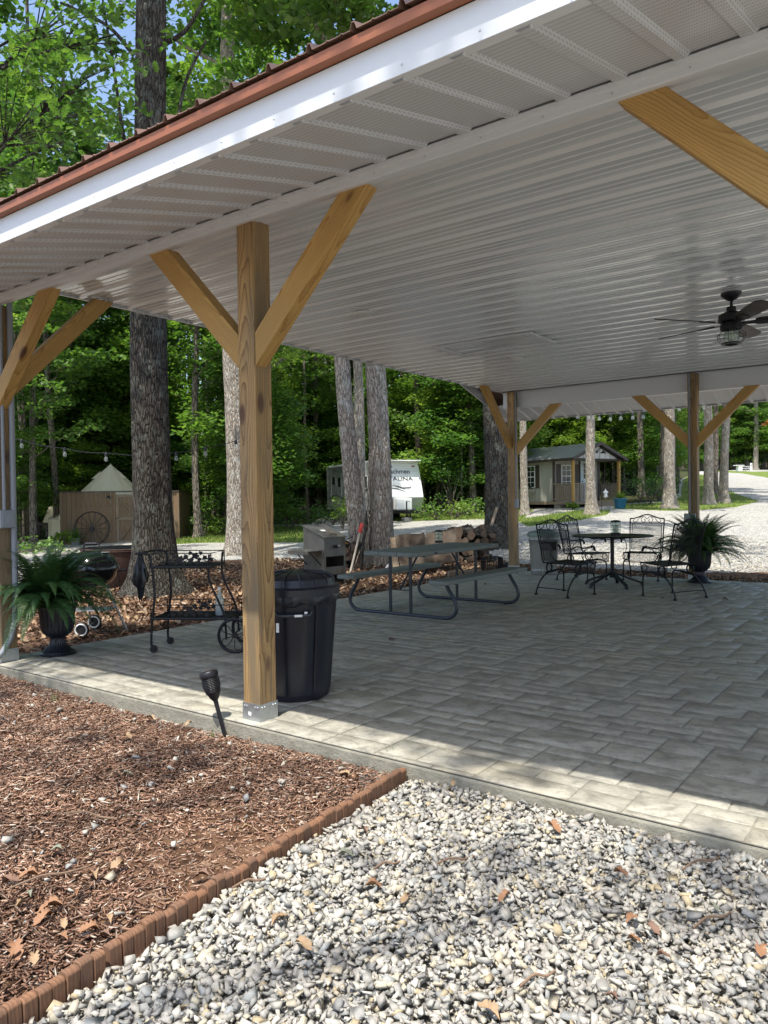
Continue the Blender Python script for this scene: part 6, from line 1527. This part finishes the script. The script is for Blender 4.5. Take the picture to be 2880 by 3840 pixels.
# the off-frame trees whose branches reach in and whose shade dapples the mulch
def near_branch(name, label, trunkP, h, r, cl, seed, barkm, size, per, leafm, lk=True):
    rng = np.random.default_rng(seed); t = thing(name, label, 'tree', trunkP)
    m, ctr = trunk_mesh(h, r, rng, (0, 0), 1.6, nr=18)
    C = []
    for (c, rad, n_) in cl:
        c = Vector(c)-Vector(trunkP); zz = min(h-1, max(2.5, c.z-1.2-c.xy.length*.25)); p = ctr(zz)
        mid = p.lerp(c, .5)+Vector((rng.uniform(-.3, .3), rng.uniform(-.3, .3), .35)); pts = spline([p, mid, c], 6)
        m.tube(pts, [.045*(1-.065*i) for i in range(len(pts))], 7)
        for k in range(n_):
            d = Vector(rng.normal(size=3)); d.z *= .45; d.normalize(); e = c+d*rad*rng.uniform(.35, 1.0); m.tube([pts[9], (pts[9]+e)/2+Vector((0, 0, .1)), e], [.012, .008, .003], 5, cap=False); C.append((tuple(e), rng.uniform(.28, .5)))
    m.build('trunk', barkm, t, smooth=True); V, F_, C_ = leaves(C, per, size, rng, True, .5, 1.1); mobj('crown', np_mesh('crown', V, F_, C_), leafm, t); return t
cl = []
for (px, py, D, rad, n_) in ((60, 140, 10.5, 1.2, 12), (240, 60, 11, 1.1, 11), (330, 300, 10.5, 1.0, 11), (120, 430, 10.2, 1.1, 12), (430, 130, 11.5, .8, 8), (20, 640, 12.5, 1.0, 9), (250, 520, 12, 1.0, 9), (-150, 300, 10, 1.3, 12), (380, 420, 13, .8, 6)):
    cl.append((ray(px, py, D), rad, n_))
near_branch('oak_tree', 'off-frame oak whose lobed leafy branches hang in at the top left', atD(-420, 11.5), 15, .24, cl, 91, M['bark'], .15, 75, M['leaf'])
cl = [((-2.0, -6.3, 10.2), 1.6, 13), ((-.2, -6.8, 11.0), 1.4, 10), ((-4.6, -6.0, 9.5), 1.7, 14), ((-3.2, -7.6, 11.5), 1.6, 12), ((3.3, -5.1, 10), .8, 6), ((2.0, -4.5, 11), .7, 4), ((.4, -5.0, 10.5), .8, 5), ((-1.8, -4.5, 10), .8, 6), ((4.3, -6.4, 9.6), .8, 6)]
near_branch('oak_tree', 'oak behind the camera whose crown dapples the mulch with shade', (-1.0, -10.5, -.1), 15, .26, cl, 92, M['bark'], .16, 95, M['leaf'])
cl = [((2.5, 5.6, 12.0), 1.5, 12), ((0.2, 6.6, 12.5), 1.4, 10), ((5.5, 6.0, 12.0), 1.6, 12), ((8.5, 7.0, 12.0), 1.8, 12)]
cl = [((-1.5, 9.4, 12.6), 1.5, 10), ((1.4, 10.4, 12.2), 1.3, 9), ((3.6, 8.6, 12.8), 1.5, 10), ((6.0, 10.2, 12.4), 1.7, 12), ((-4.5, 10.6, 13), 1.2, 8), ((8.5, 12, 12), 1.8, 12), ((3.0, 12.2, 13), .9, 6)]
near_branch('oak_tree', 'tall oak right of the photo whose long limbs throw shadow bands on the gravel', (11.5, 10.5, float(terr(11.5, 10.5))), 16, .3, cl, 93, M['bark'], .17, 40, M['leaf'])
o = make_tree('oak_tree', 'oak outside the right edge of the photo beside the gravel lot', 17, .26, 8.5, 11, 4.2, 110, .2, M['leaf'], M['bark2'], 94, (0, 0), 1.6); o.location = (4.6, 22.5, float(terr(4.6, 22.5)))
# bright rusty-leaved tree at the right edge far off
o = make_tree('rusty_tree', 'tree with orange-brown leaves at the far right edge of the gravel road', 13, .2, 5.5, 14, 4.2, 60, .4, M['orangeleaf'], M['bark3'], 95, (0, 0), 1.4, nr=8); place(o, 2990, 100)
# distant mass of wood behind everything
def woodland():
    rng = np.random.default_rng(5); n_ = 52000
    px = rng.uniform(-1500, 4200, n_); D = np.where(px > 2480, rng.uniform(150, 172, n_), rng.uniform(74, 96, n_))
    P = CAM[None]+FH[None]*D[:, None]+RH[None]*((px-1440)/FPX*D)[:, None]; g = terr(P[:, 0], P[:, 1]); hgt = np.where(px > 2480, 26, 17.5)*rng.uniform(.75, 1.05, n_)
    P[:, 2] = g+rng.uniform(0, 1, n_)**1.0*hgt
    s = rng.uniform(.5, 1.2, n_)*np.where(px > 2480, 1.25, .8); tone = np.clip(rng.normal(.45, .25, n_), 0, 1)
    V, F_, C_ = scatter(LQ, LQF, P, np.stack([s]*3, 1), rotmats(rng, n_, 1.3), np.stack([tone]*3, 1))
    o = mobj('distant_woodland', np_mesh('distant_woodland', V, F_, C_), M['leaf']); tag(o, 'dense far woodland closing the view behind the trees', 'woodland', kind='stuff')
    m = MB(); rs_ = random.Random(9)
    for i in range(420):
        p_ = rs_.uniform(-900, 2500); D_ = rs_.uniform(58, 80); a = atD(p_, D_); r = rs_.uniform(.07, .2); m.tube([a, a+Vector((rs_.uniform(-.4, .4), rs_.uniform(-.4, .4), 9)), a+Vector((rs_.uniform(-.8, .8), rs_.uniform(-.8, .8), 17))], [r, r*.8, r*.5], 5, cap=False)
    for i in range(90):
        p_ = rs_.uniform(2450, 3300); D_ = rs_.uniform(140, 150); a = atD(p_, D_); r = rs_.uniform(.15, .3); m.tube([a, a+Vector((0, 0, 12))], [r, r*.7], 5, cap=False)
    q = m.build('distant_trunks', M['bark3']); tag(q, 'countless thin dark trunks deep in the wood', 'tree trunks', kind='stuff')
woodland()
# undergrowth patches: bushes one by one
def bush(px, D, R_, H_, label, mt, seed, per=60, size=.12):
    rng = np.random.default_rng(seed); P = atD(px, D); t = thing('bush', label, 'bush', P); m = MB(); C = []
    for k in range(14):
        a = rng.uniform(0, 6.28); e = Vector((math.cos(a)*R_*rng.uniform(.2, 1), math.sin(a)*R_*rng.uniform(.2, 1), H_*rng.uniform(.35, 1))); m.tube([(0, 0, 0), (e.x*.4, e.y*.4, e.z*.6), e], [.015, .01, .005], 5, cap=False); C.append((tuple(e), R_*rng.uniform(.28, .5)))
    m.build('stems', M['bark3'], t); V, F_, C_ = leaves(C, per/(R_*.45/.8)**2, size, rng, False, .7); mobj('leaves', np_mesh('leaves', V, F_, C_), mt, t)
B = 'leafy bush of the undergrowth'
for i, (px, D, R_, H_, lb, mt) in enumerate([
    (1690, 36, .9, 2.3, 'tall blue-green bush between the trailer and the woodpile oak', M['leafd']), (1640, 34, 1.0, .8, 'low sunny bush just right of the trailer hitch', M['leaf']), (1710, 33.5, 1.0, .7, 'low bush on the grass left of the woodpile oak', M['leafy']), (1760, 35, .9, .8, 'low bush behind the firewood heap', M['leaf']),
    (1285, 30, .5, 1.3, 'young sapling bush in front of the trailer side', M['leafy']), (1250, 36, 1.2, .9, 'dark low bush under the trailer tail', M['leafd']), (860, 31, .9, .9, 'bright bush at the edge of the wood beside the pale oak', M['leafy']), (760, 31, .9, .7, 'low bush at the right end of the plank fence', M['leaf']), (1090, 33, 1.0, .8, 'low bush right of the central post at the wood edge', M['leaf']),
    (2440, 35.5, 1.1, 1.2, 'dark bush right of the blue planter', M['leafd']), (2400, 37, 1.1, 1.3, 'dark bush behind the cabin porch corner', M['leafd']), (2470, 38, 1.0, 1.0, 'green bush left of the broad white tree', M['leaf']), (230, 27.5, .4, .5, 'small bush at the left corner of the plank fence', M['leafy']), (120, 24, 1.2, .25, 'low weeds at the left edge of the gravel', M['leaf']), (60, 23.5, 1.0, .22, 'dark ground plants behind the first post', M['leafd']), (1205, 33, .9, .9, 'bushy weeds left of the trailer tail', M['leafd']), (1290, 17.6, .26, .45, 'potted red-leaved plant left of the twin oak', M['orangeleaf']), (1262, 17.2, .2, .35, 'small green plant beside the red-leaved one', M['leafy']), (2150, 33.3, .3, .25, 'little yellow flowering plant by the cabin porch post', M['leafy'])]):
    bush(px, D, R_, H_, lb, mt, 200+i, per=26, size=.13 if D > 20 else .07)
# ------------------------------------------------------------------ loose ground cover
CV = np.array([(a, b, c) for a in (-.8, .8) for b in (-.8, .8) for c in (-.8, .8)], float); CF_ = np.array([(0, 1, 3), (0, 3, 2), (4, 6, 7), (4, 7, 5), (0, 4, 5), (0, 5, 1), (2, 3, 7), (2, 7, 6), (0, 2, 6), (0, 6, 4), (1, 5, 7), (1, 7, 3)])
def stones(P, smin, smax, rng, name, label, pw=2.0):
    n_ = len(P); nv = 24; out = []
    s = smin+(smax-smin)*rng.uniform(0, 1, n_)**pw
    S = np.stack([s*rng.uniform(.8, 1.4, n_), s*rng.uniform(.6, 1.0, n_), s*rng.uniform(.28, .6, n_)], 1)*.5
    pal = np.array([(.50, .49, .465), (.38, .38, .37), (.60, .58, .52), (.28, .285, .29), (.58, .52, .39), (.70, .68, .63), (.35, .38, .40), (.52, .42, .25), (.44, .425, .40), (.64, .58, .45)])
    C_ = pal[rng.choice(len(pal), n_, p=[.18, .16, .16, .10, .08, .12, .05, .03, .09, .03])]*np.array([.62, .605, .565])+np.array([.105, .10, .09])*rng.uniform(.82, 1.12, (n_, 1))
    vid = rng.integers(0, nv, n_); Rm = rotmats(rng, n_, .95)
    Vs = []; Fs = []; Cs = []; off = 0
    for k in range(nv):
        idx = np.where(vid == k)[0]
        if not len(idx): continue
        base = CV+rng.uniform(-.34, .34, (8, 3))       # skewed block: angular crushed stone
        for _ in range(2):
            nn = rng.normal(size=3); nn /= np.linalg.norm(nn); d = base@nn; lim = rng.uniform(.45, .9); base = base-np.where(d > lim, d-lim, 0)[:, None]*nn
        V, F_, C1 = scatter(base, CF_, P[idx], S[idx], Rm[idx], C_[idx]); Vs.append(V); Fs.append(F_+off); Cs.append(C1); off += len(V)
    o = mobj(name, np_mesh(name, np.concatenate(Vs), np.concatenate(Fs), np.concatenate(Cs)), M['stone']); tag(o, label, 'gravel', kind='stuff')
def edge_x(y): return 1.095+(y+.075)*(1.30-1.095)/(-2.45+.075)
rng = np.random.default_rng(12)
n_ = 78000; P = np.stack([rng.uniform(1.1, 5.6, n_), rng.uniform(-2.75, -.07, n_), np.zeros(n_)], 1)
P = P[(P[:, 0] > edge_x(P[:, 1])+.035)]; mound = .018*np.sin(P[:, 0]*2.1+P[:, 1])+.014*np.sin(P[:, 1]*4.3)
lift = np.clip((P[:, 0]-1.15)/.9, 0, 1)*np.clip((P[:, 1]+1.9)/1.6, 0, 1)*.034; P[:, 2] = -.074+lift+mound*.5+rng.uniform(-.026, .010, len(P)); stones(P, .009, .040, rng, 'front_gravel', 'loose crushed pale limestone gravel in front of the patio slab', 1.35)
big = P[rng.choice(len(P), 380)].copy(); big[:, 2] += .010; stones(big, .040, .056, rng, 'coarse_gravel', 'larger pale stones lying on top of the front gravel', 1.0)
n_ = 26000; P = np.stack([rng.uniform(-7, 7, n_), 9.9+rng.uniform(0, 1, n_)**1.4*8.5, np.zeros(n_)], 1); P = P[~inpoly(P[:, :2], Z_LITTER)]; P[:, 2] = terr(P[:, 0], P[:, 1])+rng.uniform(-.01, .012, len(P)); stones(P, .02, .06, rng, 'back_gravel', 'bright crushed gravel of the parking area behind the patio', 1.3)
n_ = 420; P = np.stack([rng.uniform(-4.2, 1.05, n_), rng.uniform(-2.4, -.1, n_), np.full(n_, -.078)], 1); P = P[(P[:, 0] < edge_x(P[:, 1])-.03) & (P[:, 0] < edge_x(P[:, 1])-rng.exponential(1.0, n_)*.25)]; stones(P, .012, .045, rng, 'stray_stones', 'stray gravel stones scattered over the mulch', 1.6)
# mulch chips: long thin shredded splinters
def chips(P, rng, lmin, lmax, name, label, dark=1.0, tilt=.5):
    n_ = len(P); L = lmin+(lmax-lmin)*rng.uniform(0, 1, n_)**2.2; S = np.stack([L, rng.uniform(.0025, .0085, n_)*(1+L*6), rng.uniform(.002, .006, n_)], 1)
    base = np.array([(-.5, -.5, -.5), (-.42, .5, -.5), (-.5, .1, .5), (.5, -.35, -.5), (.38, .5, -.5), (.55, .05, .4)]); f = np.array([(0, 1, 2), (3, 5, 4), (0, 2, 5), (0, 5, 3), (1, 4, 5), (1, 5, 2), (0, 3, 4), (0, 4, 1)])
    pal = np.array([(.24, .125, .08), (.32, .175, .11), (.40, .23, .15), (.50, .34, .24), (.14, .085, .06), (.48, .32, .23), (.62, .50, .39)])*dark*1.08
    C_ = pal[rng.choice(7, n_, p=[.23, .26, .17, .08, .14, .08, .04])]*rng.uniform(.8, 1.2, (n_, 1))
    V, F_, C1 = scatter(base, f, P, S, rotmats(rng, n_, tilt), C_); o = mobj(name, np_mesh(name, V, F_, C1), M['chip']); tag(o, label, 'mulch', kind='stuff')
n_ = 130000; P = np.stack([rng.uniform(-5.2, 1.3, n_), -2.6+2.52*rng.uniform(0, 1, n_), np.zeros(n_)], 1); P = P[P[:, 0] < edge_x(P[:, 1])-.025]
P[:, 2] = -.088+.02*np.sin(P[:, 0]*1.7)*np.sin(P[:, 1]*2.3+1)+rng.uniform(-.008, .014, len(P)); chips(P, rng, .008, .06, 'front_mulch', 'shredded reddish brown bark mulch in front of the patio slab')
n_ = 42000; P = np.stack([rng.uniform(-9.5, -3.27, n_), rng.uniform(-.2, 12.5, n_), np.zeros(n_)], 1); P = P[inpoly(P[:, :2], Z_LITTER)]; P[:, 2] = terr(P[:, 0], P[:, 1])+rng.uniform(.0, .025, len(P)); chips(P, rng, .03, .13, 'side_mulch', 'brown mulch and pine litter around the big oak left of the slab', .8, .6)
# dry leaves
def dry(P, rng, smin, smax, name, label, tone=None):
    n_ = len(P); s = rng.uniform(smin, smax, n_); pal = np.array([(.19, .11, .06), (.27, .16, .09), (.15, .095, .065), (.32, .24, .17), (.36, .25, .15)]); C_ = pal[rng.choice(5, n_)]*rng.uniform(.8, 1.15, (n_, 1))
    b = LO.copy(); b[:, 2] = b[:, 2]*3.2+.12*np.sin(b[:, 0]*6); V, F_, C1 = scatter(b, LOF, P, np.stack([s]*3, 1), rotmats(rng, n_, .6), C_); o = mobj(name, np_mesh(name, V, F_, C1), M['deadleaf']); return tag(o, label, 'dry leaves', kind='stuff')
n_ = 5200; P = np.stack([rng.uniform(-9.5, -3.3, n_), rng.uniform(-.2, 12.5, n_), np.zeros(n_)], 1); P = P[inpoly(P[:, :2], Z_LITTER)]; P[:, 2] = terr(P[:, 0], P[:, 1])+.03; dry(P, rng, .05, .12, 'side_leaf_litter', 'dry oak leaves strewn over the side mulch bed')
n_ = 6500; P = np.stack([rng.uniform(-6, 7.5, n_), rng.uniform(9.36, 10.7, n_), np.zeros(n_)], 1); P = P[inpoly(P[:, :2], Z_LITTER)]; P[:, 2] = terr(P[:, 0], P[:, 1])+.02; dry(P, rng, .04, .10, 'back_leaf_litter', 'strip of dry brown leaves along the back edge of the slab')
# individually placed fallen leaves
b = LO.copy(); b[:, 2] = b[:, 2]*3.0+.14*np.sin(b[:, 0]*5.5)
lm = [np_mesh('fallen_leaf', b*s_, LOF, np.tile(np.array(c)[None], (len(b), 1))) for s_, c in ((.088, (.29, .155, .085)), (.08, (.34, .235, .14)), (.07, (.20, .12, .085)), (.075, (.22, .23, .17)))]
rl = random.Random(8)
def leaf_thing(px, py, z, k, where):
    p = onz(px, py, z); o = link(bpy.data.objects.new('fallen_leaf', lm[k])); 
    if not lm[k].materials: lm[k].materials.append(M['deadleaf'])
    o.location = p; s = rl.uniform(.55, 1.05)*(.85 if 'gravel' in where else 1); o.scale = (s, s, s); o.rotation_euler = (rl.uniform(-.25, .25), rl.uniform(-.25, .25), rl.uniform(0, 6.28))
    tag(o, ('curled orange-brown oak leaf lying on ', 'pale tan oak leaf lying on ', 'dark brown oak leaf lying on ', 'faded grey-green oak leaf lying on ')[k]+where+(', in the lower left leaf drift' if px < 450 and py > 3150 else ', close to the patio edge' if py < 2960 else ', near the log edging' if abs(px-(1528-(py-2864)*1.58)) < 260 else ', toward the bottom right' if px > 2200 else ', mid-way'), 'leaf', 'fallen oak leaves')
for px, py, k in ((20, 2750, 0), (60, 2815, 1), (480, 2760, 1), (705, 2712, 1), (640, 2665, 2), (90, 2925, 1), (930, 3100, 1), (480, 2900, 3), (750, 3280, 2), (350, 3275, 1), (440, 3240, 1), (90, 3385, 1), (110, 3345, 3), (180, 3400, 0), (290, 3340, 0), (160, 3440, 0), (240, 3460, 1), (330, 3480, 0), (400, 3440, 1), (230, 3510, 0), (60, 3560, 0), (130, 3590, 1), (380, 3510, 2), (1335, 2910, 0), (1290, 2900, 1), (870, 3190, 2), (330, 2620, 2), (560, 2690, 1), (40, 3300, 2), (210, 3180, 3), (100, 3280, 0), (1230, 2890, 2)): leaf_thing(px, py, -.062, k, 'the brown mulch')
for px, py, k in ((2330, 3270, 0), (1890, 3360, 0), (2370, 3440, 0), (2450, 3480, 2), (2380, 3520, 0), (1140, 3540, 1), (1410, 3320, 0), (1830, 3780, 1), (2290, 3730, 2), (2490, 3580, 2), (2850, 3560, 0), (1360, 3110, 2), (1300, 3200, 3), (1050, 3440, 1), (2080, 3100, 0), (1520, 3370, 1), (2680, 3400, 3), (1700, 2935, 1)): leaf_thing(px, py, -.028, k, 'the white gravel')
for px, py, k in ((1820, 2190, 1), (985, 2385, 2), (1470, 2397, 2), (1240, 2390, 2), (2480, 2240, 2), (2720, 2245, 2)): leaf_thing(px, py, .012, k, 'the patio floor')
# twigs
for i, (px, py, qx, qy, z) in enumerate(((830, 3060, 960, 3010, -.06), (240, 3050, 440, 3070, -.06), (590, 2860, 420, 2890, -.06), (520, 3375, 640, 3370, -.06), (40, 3330, 330, 3250, -.06), (2560, 3260, 2700, 3215, -.045), (1620, 3250, 1780, 3210, -.045), (1950, 3700, 2080, 3640, -.045), (1400, 3260, 1500, 3230, -.045), (2600, 3480, 2740, 3420, -.045), (870, 3330, 1010, 3290, -.05))):
    a, c = onz(px, py, z), onz(qx, qy, z); m = MB(); d = c-a; m.tube(spline([(0, 0, 0), d*.35+Vector((0, .012, .012)), d*.7+Vector((.01, -.008, .006)), d], 4), .0042, 5)
    t = thing('twig', ('bent brown twig lying on the mulch, number of forks none' if 0 else 'thin brown twig lying on the '+('mulch' if z < -.049 else 'gravel')), 'twig', a, 0, 'twigs on the ground'); m.build('stem', M['twig'], t, smooth=True)
# grass: tufts by the slab, blades on the lawns
def tuft(P, n_, h, label, seed):
    rng = np.random.default_rng(seed); t = thing('weed_tuft', label, 'weed', P); V = []; F_ = []; C_ = []
    for i in range(n_):
        a = rng.uniform(0, 6.28); L = h*rng.uniform(.5, 1); b = np.array([rng.normal()*.02, rng.normal()*.012, 0]); d = np.array([math.cos(a), math.sin(a), 0]); s = np.array([-d[1], d[0], 0])*.003; u = rng.uniform(.15, .7)
        for k in range(4):
            p0 = b+d*L*u*(k/4)**2+np.array([0, 0, L*(k/4)*(1-.2*u*k/4)]); p1 = b+d*L*u*((k+1)/4)**2+np.array([0, 0, L*((k+1)/4)*(1-.2*u*(k+1)/4)]); w0 = 1-k/4.3; w1 = 1-(k+1)/4.3; n0 = len(V); V += [p0-s*w0, p0+s*w0, p1+s*w1, p1-s*w1]; F_.append((n0, n0+1, n0+2, n0+3)); C_ += [(.10, .17, .04)]*4
    mobj('blades', np_mesh('blades', np.array(V), np.array(F_), np.array(C_)), M['grass'], t)
tuft(onz(1470, 2885, -.09), 16, .16, 'grass tuft at the patio edge where the log edging ends', 1); tuft(onz(92, 2560, -.09), 6, .12, 'small weed at the left end of the patio edge', 2); tuft(onz(1700+620, 3050, -.09), 5, .12, 'thin weed in the gravel against the patio edge', 3); tuft(onz(205, 2625, -.08), 9, .06, 'tiny green seedling in the mulch by the patio edge', 4); tuft(onz(800, 2765, -.08), 6, .05, 'tiny seedling at the foot of the solar torch', 5); tuft(onz(690, 2625, -.09), 5, .05, 'green sprout in the mulch left of the solar torch', 6); tuft(onz(1400, 2880, -.09), 5, .2, 'single tall grass blades left of the edging end', 7)
def lawn():
    rng = np.random.default_rng(31); Ps = []
    for z in Z_GRASS[:4]:
        z = np.array(z); lo, hi = z.min(0), z.max(0); A_ = (hi-lo).prod(); n_ = int(min(60000, A_*160)); P = np.stack([rng.uniform(lo[0], hi[0], n_), rng.uniform(lo[1], hi[1], n_)], 1); Ps.append(P[inpoly(P, [tuple(q) for q in z])])
    P = np.concatenate(Ps); P = P[rng.permutation(len(P))[:60000]]; n_ = len(P); P = np.column_stack([P, terr(P[:, 0], P[:, 1])])
    base = np.array([(-.5, 0, 0), (.5, 0, 0), (.1, .35, 1.0)]); h = rng.uniform(.05, .13, n_); S = np.stack([rng.uniform(.012, .025, n_), h, h], 1); a = rng.uniform(0, 2*PI, n_); Rm = np.zeros((n_, 3, 3)); Rm[:, 0, 0] = np.cos(a); Rm[:, 0, 1] = -np.sin(a); Rm[:, 1, 0] = np.sin(a); Rm[:, 1, 1] = np.cos(a); Rm[:, 2, 2] = 1
    pal = np.array([(.12, .21, .035), (.20, .29, .05), (.31, .32, .10), (.08, .15, .03)]); V, F_, C_ = scatter(base, np.array([(0, 1, 2)]), P, S, Rm, pal[rng.choice(4, n_)]); o = mobj('lawn_grass', np_mesh('lawn_grass', V, F_, C_), M['grass']); tag(o, 'short sunny grass patches between the gravel and the wood', 'grass', kind='stuff')
lawn()
